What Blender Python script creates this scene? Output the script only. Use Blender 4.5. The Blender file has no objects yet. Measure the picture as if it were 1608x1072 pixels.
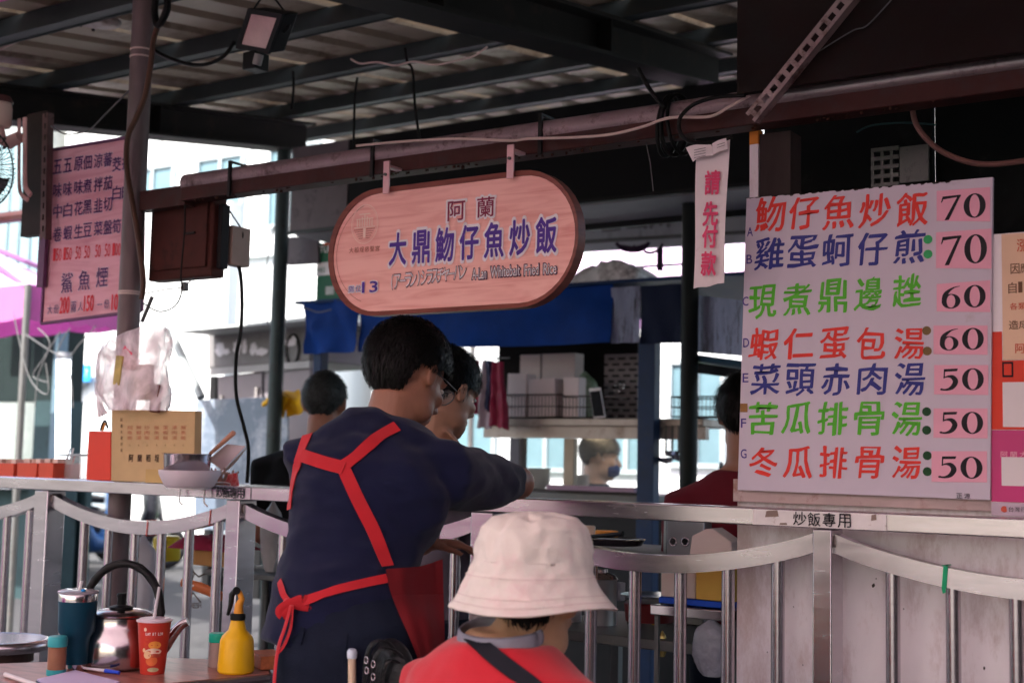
import bpy, bmesh, math, random
import numpy as np
from mathutils import Vector, Matrix, noise
from mathutils.bvhtree import BVHTree
random.seed(7)
C = bpy.context.scene.collection
SC = bpy.context.scene
V = Vector
# ---------------------------------------------------------------- camera
F = 2050.0; CX, CY = 804.0, 536.0; CAMZ = 1.3
_up = V((496, -22736, 2050)).normalized()
_xn = V((-3067, 118, 2050)); _xn = (_xn - _up * _xn.dot(_up)).normalized()
XW = -_xn; ZW = _up
YW = V((1378, 215, 2050)); YW = (YW - ZW * YW.dot(ZW) - XW * YW.dot(XW)).normalized()
CAM = V((0, 0, CAMZ))
right = V((XW.x, YW.x, ZW.x)); down = V((XW.y, YW.y, ZW.y)); fwd = V((XW.z, YW.z, ZW.z))
cam = bpy.data.cameras.new('camera'); camo = bpy.data.objects.new('camera', cam); C.objects.link(camo)
m = Matrix.Identity(4)
for i in range(3):
    m[i][0] = right[i]; m[i][1] = -down[i]; m[i][2] = -fwd[i]; m[i][3] = CAM[i]
camo.matrix_world = m
cam.sensor_width = 36; cam.lens = 36 * F / 1608.0
cam.clip_start = 0.05; cam.clip_end = 400
cam.dof.use_dof = True; cam.dof.focus_distance = 3.45; cam.dof.aperture_fstop = 3.2
SC.camera = camo
# ---------------------------------------------------------------- light
SUN_EL, SUN_AZ = 52, 186      # the sun stands behind the camera, a little to its left (compass angle from +Y)
w = bpy.data.worlds.new('World'); SC.world = w; w.use_nodes = True
nt = w.node_tree; bg = nt.nodes['Background']
sky = nt.nodes.new('ShaderNodeTexSky'); sky.sky_type = 'NISHITA'; sky.sun_disc = False
sky.sun_elevation = math.radians(SUN_EL); sky.sun_rotation = math.radians(SUN_AZ)
sky.air_density = 1.2; sky.dust_density = 4.0; sky.ozone_density = 1.0
nt.links.new(sky.outputs[0], bg.inputs[0]); bg.inputs[1].default_value = 0.14
sl = bpy.data.lights.new('sun', 'SUN'); sl.energy = 3.6; sl.angle = math.radians(0.5); sl.color = (1, .95, .88)
so = bpy.data.objects.new('sun', sl); C.objects.link(so)
el, az = math.radians(SUN_EL), math.radians(SUN_AZ)
sd = V((math.sin(az) * math.cos(el), math.cos(az) * math.cos(el), math.sin(el)))
so.rotation_euler = sd.to_track_quat('Z', 'Y').to_euler(); so.location = sd * 30
SC.view_settings.view_transform = 'Standard'; SC.view_settings.look = 'None'
SC.view_settings.exposure = 2.1; SC.view_settings.gamma = 1
SC.view_settings.use_curve_mapping = False
SC.cycles.max_bounces = 8; SC.cycles.transparent_max_bounces = 12
SC.cycles.use_denoising = True
SC.cycles.sample_clamp_indirect = 6
# ---------------------------------------------------------------- layout helpers
def ray(px, py):
    return (right * ((px - CX) / F) + down * ((py - CY) / F) + fwd)
def atY(px, py, Y):
    r = ray(px, py); return CAM + r * (Y / r.y)
def atZ(px, py, z):
    r = ray(px, py); return CAM + r * ((z - CAMZ) / r.z)
def atD(px, py, d):
    return CAM + ray(px, py) * d
def atX(px, py, X):
    r = ray(px, py); return CAM + r * (X / r.x)
def hitp(px, py, p, n):
    r = ray(px, py); return CAM + r * ((p - CAM).dot(n) / r.dot(n))
# ---------------------------------------------------------------- materials
_mats = {}
def mat(name, col, rough=.6, metal=0., var=.12, vscale=6., bump=.0, bscale=60., dirt=None, dscale=4., dth=.62,
        trans=0., alpha=1., emis=None, coat=0., sheen=0., stretch=None, transl=0., spec=None):
    if name in _mats: return _mats[name]
    if spec is None: spec = .5 if (metal > .3 or rough < .3) else (.14 if max(col) < .12 else .26)
    m = bpy.data.materials.new(name); m.use_nodes = True; n = m.node_tree.nodes; l = m.node_tree.links
    b = n['Principled BSDF']
    b.inputs['Roughness'].default_value = rough; b.inputs['Metallic'].default_value = metal
    b.inputs['Coat Weight'].default_value = coat; b.inputs['Sheen Weight'].default_value = sheen
    b.inputs['Specular IOR Level'].default_value = spec
    tc = n.new('ShaderNodeTexCoord'); src = tc.outputs['Object']
    if stretch:
        mp = n.new('ShaderNodeMapping'); mp.inputs['Scale'].default_value = stretch
        l.new(src, mp.inputs[0]); src = mp.outputs[0]
    nz = n.new('ShaderNodeTexNoise'); nz.inputs['Scale'].default_value = vscale; nz.inputs['Detail'].default_value = 6
    nz.inputs['Roughness'].default_value = .65
    l.new(src, nz.inputs['Vector'])
    r = n.new('ShaderNodeMapRange'); r.inputs[1].default_value = .3; r.inputs[2].default_value = .7
    r.inputs[3].default_value = 1 - var; r.inputs[4].default_value = 1 + var
    l.new(nz.outputs[0], r.inputs[0])
    mx = n.new('ShaderNodeVectorMath'); mx.operation = 'SCALE'; mx.inputs[0].default_value = col
    l.new(r.outputs[0], mx.inputs['Scale']); out = mx.outputs[0]
    if dirt:
        n2 = n.new('ShaderNodeTexNoise'); n2.inputs['Scale'].default_value = dscale; n2.inputs['Detail'].default_value = 9
        n2.inputs['Roughness'].default_value = .75
        l.new(src, n2.inputs['Vector'])
        r2 = n.new('ShaderNodeMapRange'); r2.inputs[1].default_value = dth - .08; r2.inputs[2].default_value = dth + .06
        l.new(n2.outputs[0], r2.inputs[0])
        mm = n.new('ShaderNodeMix'); mm.data_type = 'RGBA'
        l.new(r2.outputs[0], mm.inputs[0]); l.new(out, mm.inputs[6]); mm.inputs[7].default_value = (*dirt, 1)
        out = mm.outputs[2]
    l.new(out, b.inputs['Base Color'])
    rr = n.new('ShaderNodeMapRange'); rr.inputs[3].default_value = max(0, rough - .08); rr.inputs[4].default_value = min(1, rough + .1)
    l.new(nz.outputs[0], rr.inputs[0]); l.new(rr.outputs[0], b.inputs['Roughness'])
    if bump:
        n3 = n.new('ShaderNodeTexNoise'); n3.inputs['Scale'].default_value = bscale; n3.inputs['Detail'].default_value = 4
        l.new(src, n3.inputs['Vector'])
        bp = n.new('ShaderNodeBump'); bp.inputs['Strength'].default_value = bump; bp.inputs['Distance'].default_value = .01
        l.new(n3.outputs[0], bp.inputs['Height']); l.new(bp.outputs[0], b.inputs['Normal'])
    b.inputs['Transmission Weight'].default_value = trans
    b.inputs['Alpha'].default_value = alpha
    if emis:
        b.inputs['Emission Color'].default_value = (*emis[:3], 1); b.inputs['Emission Strength'].default_value = emis[3]
    if transl:
        o = n['Material Output']; t = n.new('ShaderNodeBsdfTranslucent'); l.new(out, t.inputs[0])
        ms = n.new('ShaderNodeMixShader'); ms.inputs[0].default_value = transl
        l.new(b.outputs[0], ms.inputs[1]); l.new(t.outputs[0], ms.inputs[2]); l.new(ms.outputs[0], o.inputs[0])
    _mats[name] = m
    return m
steel = mat('brushed_steel', (.52, .475, .51), .24, .95, .07, 5, .02, 200, stretch=(1, 1, 8))
steelw = mat('worn_steel_sleeve', (.66, .60, .64), .42, .55, .10, 7, .05, 200, dirt=(.42, .35, .36), dscale=9, dth=.72)
steeld = mat('dull_grey_steel', (.12, .12, .12), .55, .5, .2, 4, dirt=(.2, .17, .16), dscale=7)
darksteel = mat('dark_girder_paint', (.018, .017, .016), .8, .1, .3, 3, dirt=(.035, .025, .02), dscale=6, spec=.2)
purlinm = mat('grey_green_purlin_paint', (.062, .076, .078), .7, .1, .2, 3, dirt=(.07, .05, .04), dscale=5, dth=.7, spec=.25)
deckm = mat('beige_roof_sheet', (.42, .34, .26), .6, .0, .14, 2, dirt=(.2, .14, .1), dscale=3, dth=.6)
redbeam = mat('oxide_red_paint', (.062, .021, .019), .5, .1, .25, 6, .1, 60, dirt=(.055, .03, .03), dscale=14, dth=.56)
beamtop = mat('highlit_beam_paint', (.30, .22, .24), .42, .2, .25, 8, .1, 60, dirt=(.09, .05, .05), dscale=16, dth=.6)  # colour lightened to carry the highlight along the beam's upper edge
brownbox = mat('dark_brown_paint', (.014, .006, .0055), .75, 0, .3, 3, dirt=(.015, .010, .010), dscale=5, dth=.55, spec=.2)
blackp = mat('black_plastic', (.007, .007, .008), .45, 0, .2, spec=.25)
blackr = mat('black_rubber', (.009, .008, .009), .6, 0, .2, spec=.3)
blackfab = mat('black_fabric', (.014, .014, .016), .9, 0, .2, 20, .2, 300)
white = mat('white_plastic', (.78, .74, .75), .45, 0, .05)
offw = mat('grimy_white_panel', (.88, .80, .84), .5, 0, .12, 3, .05, 30, dirt=(.60, .47, .47), dscale=5, dth=.57, stretch=(1, 1, .35))
polem = mat('mauve_grey_pole_paint', (.17, .125, .13), .5, .2, .25, 9, .1, 80, dirt=(.28, .20, .19), dscale=18, dth=.7, stretch=(1, 1, .3))
greenpole = mat('grey_green_pole_paint', (.05, .065, .065), .5, .2, .2, 6, dirt=(.04, .04, .04), dscale=9)
blackpole = mat('blackened_pole_paint', (.016, .018, .018), .55, .2, .2, 6)
bluep = mat('deep_blue_tarp', (.0015, .032, .19), .7, 0, .22, 4, .3, 8, spec=.15)
bluest = mat('blue_painted_steel', (.003, .022, .075), .5, 0, .25, 6, spec=.3, dirt=(.02, .03, .05), dscale=8)
wire_b = mat('black_cable', (.006, .006, .006), .6, spec=.2)
wire_w = mat('cream_cable', (.62, .48, .44), .5)
wire_g = mat('grey_wire', (.12, .12, .125), .5)
kraft = mat('kraft_cardboard', (.56, .37, .19), .8, 0, .07, 8)
redpaint = mat('scarlet_card', (.72, .045, .02), .5, 0, .05)
skin = mat('tan_skin', (.27, .115, .07), .5, 0, .1, 12, .12, 220, spec=.4)
skin2 = mat('warm_skin', (.36, .19, .125), .5, 0, .08, 12, .1, 220, spec=.4)
hairm = mat('black_hair', (.007, .006, .006), .5, 0, .3, 40)
hairg = mat('grizzled_hair', (.034, .038, .038), .5, 0, .5, 60)
navy = mat('navy_cotton', (.005, .007, .032), .9, 0, .12, 5, .25, 400, sheen=.12, spec=.2)
navyd = mat('navy_work_trousers', (.006, .009, .022), .9, 0, .15, 6, .25, 300, spec=.2)
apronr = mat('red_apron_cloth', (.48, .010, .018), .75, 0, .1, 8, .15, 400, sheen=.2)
shirtr = mat('coral_red_shirt', (.60, .016, .03), .8, 0, .08, 5, .2, 350, sheen=.25)
maroon = mat('maroon_shirt', (.12, .006, .014), .85, 0, .1, 6, .2, 300)
hatm = mat('cream_pink_cotton', (.80, .71, .65), .85, 0, .08, 6, .25, 350, dirt=(.80, .60, .58), dscale=4, dth=.60)
greyc = mat('grey_collar_knit', (.26, .25, .30), .85, 0, .08, 8, .3, 500)
# ---------------------------------------------------------------- mesh builder
class G:
    def __init__(s): s.v = []; s.f = []; s.mi = []; s.cur = 0
    def add(s, vs, fs):
        o = len(s.v); s.v += [tuple(x) for x in vs]
        for f in fs: s.f.append(tuple(i + o for i in f)); s.mi.append(s.cur)
        return s
    def box(s, lo, hi):
        x0, y0, z0 = (min(a, b) for a, b in zip(lo, hi)); x1, y1, z1 = (max(a, b) for a, b in zip(lo, hi))
        return s.add([(x0,y0,z0),(x1,y0,z0),(x1,y1,z0),(x0,y1,z0),(x0,y0,z1),(x1,y0,z1),(x1,y1,z1),(x0,y1,z1)],
            [(0,3,2,1),(4,5,6,7),(0,1,5,4),(1,2,6,5),(2,3,7,6),(3,0,4,7)])
    def cbox(s, c, sz, rz=0, M=None):
        hx, hy, hz = sz[0]/2, sz[1]/2, sz[2]/2
        R = M if M is not None else Matrix.Rotation(rz, 3, 'Z'); c = V(c)
        p = [c + R @ V(q) for q in [(-hx,-hy,-hz),(hx,-hy,-hz),(hx,hy,-hz),(-hx,hy,-hz),(-hx,-hy,hz),(hx,-hy,hz),(hx,hy,hz),(-hx,hy,hz)]]
        return s.add(p, [(0,3,2,1),(4,5,6,7),(0,1,5,4),(1,2,6,5),(2,3,7,6),(3,0,4,7)])
    def prism(s, poly, n):      # poly: list of points (CCW seen against n), extruded by vector n
        n = V(n); k = len(poly); a = [V(p) for p in poly]; b = [p + n for p in a]
        return s.add(a + b, [tuple(range(k))[::-1], tuple(range(k, 2*k))] + [(i, (i+1) % k, k+(i+1) % k, k+i) for i in range(k)])
    def tube(s, pts, r, seg=10, cap=True, ry=None, A=None):
        pts = [V(p) for p in pts]; n = len(pts)
        rs = r if isinstance(r, (list, tuple)) else [r]*n
        rb = (ry if isinstance(ry, (list, tuple)) else [ry]*n) if ry is not None else rs
        vs = []; fr = None
        for i, p in enumerate(pts):
            t = (pts[min(i+1, n-1)] - pts[max(i-1, 0)])
            t = t.normalized() if t.length > 1e-9 else V((0,0,1))
            a = V(A) if A is not None else (fr if fr is not None else (V((0,0,1)) if abs(t.z) < .9 else V((1,0,0))))
            a = (a - t*a.dot(t))
            if a.length < 1e-6: a = t.orthogonal()
            a.normalize(); fr = a; b = t.cross(a)
            for k in range(seg):
                th = 2*math.pi*k/seg
                vs.append(p + a*(rs[i]*math.cos(th)) + b*(rb[i]*math.sin(th)))
        fs = [(i*seg+k, i*seg+(k+1) % seg, (i+1)*seg+(k+1) % seg, (i+1)*seg+k) for i in range(n-1) for k in range(seg)]
        if cap: fs += [tuple(range(seg))[::-1], tuple((n-1)*seg+k for k in range(seg))]
        return s.add(vs, fs)
    def cyl(s, a, b, r, r2=None, seg=16): return s.tube([a, b], [r, r if r2 is None else r2], seg)
    def lathe(s, prof, c, seg=32, sx=1., sy=1., closed=False, M=None):   # prof: (r,z)
        c = V(c); vs = []; n = len(prof)
        for r, z in prof:
            for k in range(seg):
                t = 2*math.pi*k/seg; q = V((r*math.cos(t)*sx, r*math.sin(t)*sy, z))
                vs.append(c + (M @ q if M is not None else q))
        fs = [(i*seg+k, i*seg+(k+1) % seg, (i+1)*seg+(k+1) % seg, (i+1)*seg+k) for i in range(n-1) for k in range(seg)]
        if prof[0][0] > 1e-5: fs.append(tuple(range(seg))[::-1])
        if prof[-1][0] > 1e-5: fs.append(tuple((n-1)*seg+k for k in range(seg)))
        return s.add(vs, fs)
    def ell(s, c, r, M=None, nu=20, nv=12):
        c = V(c); vs = []
        for i in range(nv+1):
            ph = math.pi*i/nv
            for k in range(nu):
                t = 2*math.pi*k/nu
                q = V((r[0]*math.sin(ph)*math.cos(t), r[1]*math.sin(ph)*math.sin(t), -r[2]*math.cos(ph)))
                vs.append(c + (M @ q if M is not None else q))
        fs = [(i*nu+k, i*nu+(k+1) % nu, (i+1)*nu+(k+1) % nu, (i+1)*nu+k) for i in range(nv) for k in range(nu)]
        return s.add(vs, fs)
    def grid(s, fn, nu, nv, thick=None):
        P = [[V(fn(i/nu, j/nv)) for i in range(nu+1)] for j in range(nv+1)]
        vs = [p for row in P for p in row]; W = nu+1
        fs = [(j*W+i, j*W+i+1, (j+1)*W+i+1, (j+1)*W+i) for j in range(nv) for i in range(nu)]
        if thick is not None:
            t = V(thick); o = len(vs); vs += [p + t for p in vs]
            fs += [tuple(q+o for q in f)[::-1] for f in fs]
            bd = [i for i in range(W)] + [j*W+nu for j in range(1, nv+1)] + [nv*W+i for i in range(nu-1, -1, -1)] + [j*W for j in range(nv-1, 0, -1)]
            for k in range(len(bd)):
                a, b = bd[k], bd[(k+1) % len(bd)]; fs.append((b, a, a+o, b+o))
        return s.add(vs, fs)
    def bounds(s):
        a = np.array(s.v); return V(a.min(0)), V(a.max(0))
    def mesh(s, name, mats, org=V((0,0,0)), smooth=False, weld=False):
        me = bpy.data.meshes.new(name)
        me.from_pydata([(x-org.x, y-org.y, z-org.z) for x, y, z in s.v], [], s.f)
        for m in (mats if isinstance(mats, (list, tuple)) else [mats]): me.materials.append(m)
        me.polygons.foreach_set('material_index', s.mi)
        bm = bmesh.new(); bm.from_mesh(me)
        bmesh.ops.remove_doubles(bm, verts=bm.verts, dist=1e-6)
        bmesh.ops.recalc_face_normals(bm, faces=bm.faces)
        bm.to_mesh(me); bm.free()
        if smooth:
            me.polygons.foreach_set('use_smooth', [True]*len(me.polygons))
        me.update(); return me
def finish(o, smooth, bevel):
    if bevel:
        b = o.modifiers.new('bevel', 'BEVEL'); b.width = bevel; b.segments = 2; b.limit_method = 'ANGLE'; b.angle_limit = math.radians(40)
    if smooth == 'auto' or bevel:
        me = o.data
        me.polygons.foreach_set('use_smooth', [True]*len(me.polygons))
        try:
            me.set_sharp_from_angle(angle=math.radians(38))
        except Exception: pass
def tag(o, label=None, cat=None, group=None, kind=None):
    if label: o['label'] = label
    if cat: o['category'] = cat
    if group: o['group'] = group
    if kind: o['kind'] = kind
    return o
def thing(name, label, cat, loc, group=None):
    o = bpy.data.objects.new(name, None); C.objects.link(o); o.location = loc; o.empty_display_size = .1
    return tag(o, label, cat, group)
def rootloc(p):
    l = V((0,0,0))
    while p is not None: l = l + V(p.location); p = p.parent
    return l
def part(name, g, m, parent, smooth=False, bevel=0, label=None, kind=None):
    ro = rootloc(parent)
    lo, hi = g.bounds(); c = (lo + hi)/2
    me = g.mesh(name, m, c, smooth is True)
    o = bpy.data.objects.new(name, me); C.objects.link(o); o.parent = parent; o.location = c - ro
    finish(o, smooth, bevel); tag(o, label, None, None, kind); return o
def solo(name, g, m, label, cat, group=None, smooth=False, bevel=0, kind=None):
    lo, hi = g.bounds(); c = V(((lo.x+hi.x)/2, (lo.y+hi.y)/2, lo.z))
    me = g.mesh(name, m, c, smooth is True)
    o = bpy.data.objects.new(name, me); C.objects.link(o); o.location = c
    finish(o, smooth, bevel); tag(o, label, cat, group, kind); return o
def copy_tree(o, parent=None):
    c = o.copy(); C.objects.link(c)
    if parent is not None: c.parent = parent
    for ch in list(o.children): copy_tree(ch, c)
    return c
def dup(root, loc, label=None, rz=None):
    c = copy_tree(root); c.location = loc
    if rz is not None: c.rotation_euler.z = rz
    if label: c['label'] = label
    return c
def smoothpts(pts, n=6):
    pts = [V(p) for p in pts]; out = []
    for i in range(len(pts)-1):
        p0 = pts[max(i-1, 0)]; p1 = pts[i]; p2 = pts[i+1]; p3 = pts[min(i+2, len(pts)-1)]
        for k in range(n):
            t = k/n
            out.append(.5*((2*p1) + (p2-p0)*t + (2*p0-5*p1+4*p2-p3)*t*t + (3*p1-p0-3*p2+p3)*t**3))
    out.append(pts[-1]); return out
# ---------------------------------------------------------------- lettering
_tc = {}
def glyph(ch, off=0.):
    k = (ch, off)
    if k in _tc: return _tc[k]
    cu = bpy.data.curves.new('t', 'FONT'); cu.body = ch; cu.size = 1; cu.offset = off; cu.resolution_u = 3
    ob = bpy.data.objects.new('t', cu); C.objects.link(ob)
    dg = bpy.context.evaluated_depsgraph_get(); me = bpy.data.meshes.new_from_object(ob.evaluated_get(dg))
    vs = [(v.co.x, v.co.y) for v in me.vertices]; fs = [tuple(p.vertices) for p in me.polygons]
    bpy.data.objects.remove(ob); bpy.data.curves.remove(cu); bpy.data.meshes.remove(me)
    _tc[k] = (vs, fs); return _tc[k]
def put_text(g, ch, O, U, W, off=.0, jit=0., fit=True, shear=0., nrm=V((0, -1, 0))):
    """one glyph (or word) stretched into the box O, O+U, O+W (3-D corner, width vector, height vector);
    off > 0 thickens it evenly, jit > 0 gives it the slanted pen and the wobble of a brush"""
    vs, fs = glyph(ch, 0.)
    if not vs: return
    xs = [v[0] for v in vs]; ys = [v[1] for v in vs]
    x0, x1, y0, y1 = min(xs), max(xs), min(ys), max(ys)
    if ch in ('一', 'ー'): y0 -= .4; y1 += .4
    sd_ = random.random()*50
    base = []
    for x, y in vs:
        u = (x-x0)/max(1e-6, x1-x0); v = (y-y0)/max(1e-6, y1-y0)
        if jit:
            nn = noise.noise_vector(V((x*3+sd_, y*3, sd_))); u += nn.x*jit; v += nn.y*jit
            nn = noise.noise_vector(V((x*14+sd_, y*14, sd_))); u += nn.x*jit*.3; v += nn.y*jit*.3
        u += shear*(v-.5)
        base.append((u, v))
    if jit and off: sh = [(0, 0), (off*1.1, off*.55), (-off*1.1, -off*.55), (off*.55, off*.28), (-off*.55, -off*.28), (0, off*.5), (0, -off*.5)]
    elif off:
        k = 6 if off < .04 else 10; sh = [(0, 0)] + [(off*math.cos(2*math.pi*i/k), off*math.sin(2*math.pi*i/k)) for i in range(k)]
    else: sh = [(0, 0)]
    asp = V(U).length/max(1e-9, V(W).length)
    for i, (a, b) in enumerate(sh):
        sx = 1/asp if (len(ch) > 1) else 1
        g.add([V(O) + V(U)*(u+a*sx) + V(W)*(v+b) + nrm*(.00003*i) for u, v in base], fs)
def row_text(g, chars, c0, c1, w0, h0, w1=None, h1=None, off=.0, jit=0., nrm=V((0,-1,0)), lift=.002, U=V((1,0,0)), shear=0.):
    """chars centred on points from c0 to c1"""
    n = len(chars); w1 = w1 or w0; h1 = h1 or h0
    for i, ch in enumerate(chars):
        if ch == ' ': continue
        t = i/(n-1) if n > 1 else 0
        c = V(c0).lerp(V(c1), t); w_ = w0+(w1-w0)*t; h_ = h0+(h1-h0)*t
        kx = .5 if ch == '1' else .3 if ch in 'Il()' else (.75 if ch in '0123456789' else 1)
        Uv = U*(w_*kx); W = V((0,0,h_))
        put_text(g, ch, c - Uv/2 - W/2 + nrm*lift, Uv, W, off, jit, shear=shear, nrm=nrm)
# ================================================================ GROUND, STREET
asph = mat('street_asphalt', (.05, .05, .053), .9, 0, .2, 3, .3, 120, dirt=(.045, .045, .05), dscale=2)
pave = mat('concrete_paving', (.13, .12, .12), .85, 0, .15, 2, .2, 80, dirt=(.14, .12, .12), dscale=3)
g = G(); g.box((-150, -150, -.5), (150, 150, 0)); o = solo('ground', g, asph, None, None, kind='structure')
g = G(); g.box((-5.6, -4, 0.004), (6, 6.4, .06)); solo('pavement', g, pave, None, None, kind='structure')
g = G()
for k in range(2): g.box((-26, 11.2+k*.75, .004), (-5.5, 11.35+k*.75, .010))
solo('road_marking', g, mat('white_road_paint', (.7, .7, .7), .8, 0, .1, dirt=(.3, .3, .3)), None, None, kind='structure')
kg = mat('green_kerb_paint', (.01, .30, .06), .6, 0, .15)
t = thing('kerb', 'low bright green painted kerb across the street, seen between the fence tubes', 'kerb', (-11, 12.9, 0))
for k in range(12):
    g = G(); g.box((-20+k*1.1, 12.9, .0), (-20+k*1.1+1.08, 13.2, .16)); part('kerb_stone', g, kg, t, bevel=.01)
# ================================================================ FAR BUILDINGS
wallw = mat('pale_render_wall', (.62, .64, .65), .85, 0, .10, .6, dirt=(.34, .37, .38), dscale=1.2, dth=.68)
glassb = mat('blue_grey_glass', (.10, .17, .20), .15, 0, .15, 1.5)
frm = mat('white_window_frame', (.30, .34, .36), .5, 0, .05)
tilew = mat('white_wall_tile', (.48, .50, .52), .5, 0, .08, 2)
def building(x0, x1, y, h, label, m, cols, rows, wz0, dz, dep=6, ww=1.0, wh=1.1, grp='pale buildings across the street'):
    t = thing('building', label, 'building', ((x0+x1)/2, y+dep/2, 0), grp)
    g = G(); g.box((x0, y, 0), (x1, y+dep, h)); part('wall', g, m, t)
    g = G(); g.box((x0-.1, y-.12, h), (x1+.1, y+dep, h+.25)); part('roof', g, m, t)
    for r in range(rows):
        g = G(); g.box((x0, y-.10, wz0+r*dz-.45), (x1, y-.003, wz0+r*dz-.30)); part('ledge', g, m, t)
        for c in range(cols):
            cx = x0+(c+.5)*(x1-x0)/cols
            f = G(); z = wz0+r*dz
            f.box((cx-ww/2, y-.07, z-.05), (cx+ww/2, y-.004, z)); f.box((cx-ww/2, y-.07, z+wh), (cx+ww/2, y-.004, z+wh+.05))
            for q in (-ww/2, -.02, ww/2-.05): f.box((cx+q, y-.07, z+.001), (cx+q+.05, y-.004, z+wh-.001))
            fo = part('window', f, frm, t)
            p = G(); p.box((cx-ww/2+.05, y-.03, z+.002), (cx+ww/2-.05, y-.005, z+wh-.002)); part('pane', p, glassb, fo)
    return t
building(-18.2, -12.2, 13.6, 9.5, 'white rendered house with rows of wide windows, left of the pale tiled block', wallw, 4, 3, 1.7, 2.9)
building(-11.9, -7.2, 14.2, 11, 'pale tiled block straight behind the blue stall', tilew, 4, 4, 1.2, 2.6, ww=.8)
building(-6.9, -1.5, 13.2, 10, 'pale block with narrow windows, farthest right beyond the stall', wallw, 5, 4, 1.3, 2.5, ww=.7)
building(-26, -18.6, 12.5, 8, 'low cream building at the far left end of the street', mat('cream_render_wall', (.72, .72, .66), .85), 4, 3, 1.5, 2.6)
# electricity meter with blue tag on a wall post (left)
MTY = 11.2
p0 = atY(128, 590, MTY)
t = thing('electric_meter', 'round grey electricity meter with a small blue tag on the white wall', 'meter', (p0.x, MTY, p0.z-.3))
g = G(); g.cyl(p0+V((-.08,-.10,0)), p0+V((-.08,.05,0)), .17, seg=20); part('meter_dial', g, mat('meter_grey', (.3, .33, .35), .4), t, bevel=.01)
g = G(); g.cbox(p0+V((.16,-.06,.03)), (.2, .03, .22)); part('tag_plate', g, mat('blue_tag', (.02, .25, .6), .5), t)
g = G(); row_text(g, '17', p0+V((.12,-.08,.03)), p0+V((.2,-.08,.03)), .05, .09); part('tag_number', g, white, t)
g = G(); g.box((p0.x-.9, MTY+.07, 0), (p0.x+2.6, MTY+.25, 4.4)); solo('wall', g, wallw, 'bright white rendered wall carrying the electricity meter', 'wall')
# ================================================================ KIOSK / SHOP AT FAR LEFT
teal = mat('dark_teal_paint', (.03, .055, .06), .6, 0, .2, 2, dirt=(.02, .03, .03))
t = thing('shop_kiosk', 'dark teal shop front with a bright serving window, at the far left edge', 'shop', (-11.5, 8, 0))
pr = atY(100, 600, 7.2).x
g = G(); g.box((-14, 7.2, 0), (pr, 7.4, .95)); part('wall', g, teal, t)
g = G(); g.box((-14, 7.2, 1.72), (pr, 7.4, 2.35)); part('fascia', g, mat('black_green_fascia', (.012, .02, .02), .6), t)
for k, x in enumerate((pr-.35, pr-1.6)):
    g = G(); g.box((x, 7.18, .951), (x+.16 if k else pr, 7.42, 1.719)); part('post', g, teal, t)
g = G(); g.box((-14, 7.5, 0), (pr, 7.56, .94)); part('back_panel', g, teal, t)
g = G(); g.box((-14, 7.0, .951), (pr-.4, 7.19, .99)); part('sill', g, mat('kiosk_sill', (.5, .52, .54), .4), t)
for k in range(5):
    g = G(); x = pr-1.4+k*.13; g.lathe([(.055, 0), (.055, .16), (.04, .18), (.04, .23)], (x, 7.09, .99), 14); part('jar', g, mat('glass_jar_grey', (.2, .28, .3), .2), t, smooth='auto')
g = G(); g.box((pr-.02, 7.1, .001), (pr+.06, 7.18, 2.5)); solo('steel_post', g, mat('blue_grey_post', (.10, .16, .2), .5), 'blue grey steel post at the corner of the dark teal shop', 'post')
g = G(); g.box((-14, 6.9, 2.38), (pr-1.1, 7.5, 2.44)); solo('awning', g, mat('sea_green_tarp', (.03, .45, .36), .6, transl=.3), 'strip of sea green awning above the dark teal shop front', 'awning')
# white upright tube light
p0, p1 = atY(98, 735, 6.8), atY(100, 565, 6.8)
t = thing('tube_light', 'bright white upright fluorescent tube beside the dark shop', 'lamp', p0)
g = G(); g.cyl(p0, p1, .055, seg=16); part('tube', g, mat('tube_glow', (.9, .95, 1), .4, emis=(.85, .93, 1, 1.6)), t, smooth='auto')
for q, s in ((p0, -1), (p1, 1)):
    g = G(); g.cyl(q, q+V((0, 0, .06*s)), .06, seg=16); part('end_cap', g, mat('grey_cap', (.3, .32, .34), .5), t, smooth='auto')
g = G(); g.cyl((p0.x, p0.y, .06), p0-V((0,0,.06)), .025, seg=10); part('stand', g, greenpole, t)
# ================================================================ PINK MARKET TENTS
pinkt = mat('magenta_tent_cloth', (.62, .22, .50), .7, 0, .05, 2, transl=.55)
pinkl = mat('pale_pink_tent_cloth', (.80, .55, .80), .7, 0, .05, 2, transl=.55)
def tent(name, cx, cy, hx, hy, zb, zt, label, m1, m2, legs=True, drop=.22):
    t = thing(name, label, 'tent', (cx, cy, 0))
    n = G()
    cs = [V((cx-hx, cy-hy, zb)), V((cx+hx, cy-hy, zb)), V((cx+hx, cy+hy, zb)), V((cx-hx, cy+hy, zb))]; ap = V((cx, cy, zt))
    for i in range(4):
        a, b = cs[i], cs[(i+1) % 4]
        n = G()
        def fn(u, v, a=a, b=b):
            p = a.lerp(b, u).lerp(ap, v); p.z -= .10*math.sin(math.pi*v)*(1) ; return p
        n.grid(fn, 8, 8, (0, 0, .006)); part('roof_cloth', n, m2, t, smooth='auto')
        n = G(); n.grid(lambda u, v, a=a, b=b: a.lerp(b, u)+V((0, 0, -.002-v*drop-.03*abs(math.sin(u*math.pi*5))*v)), 40, 3, (0.004, 0.004, 0))
        part('valance', n, m1, t, smooth='auto')
    n = G()
    for i in range(4): n.tube([cs[i]-V((0,0,.03)), ap-V((0,0,.05))], .02, 6)
    part('frame', n, mat('tent_frame_purple', (.16, .07, .16), .5), t)
    if legs:
        for q in cs:
            n = G(); n.cyl((q.x, q.y, 0), q, .025, seg=8); part('leg', n, steeld, t)
    return t
q0 = atY(48, 446, 5.6)
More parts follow.
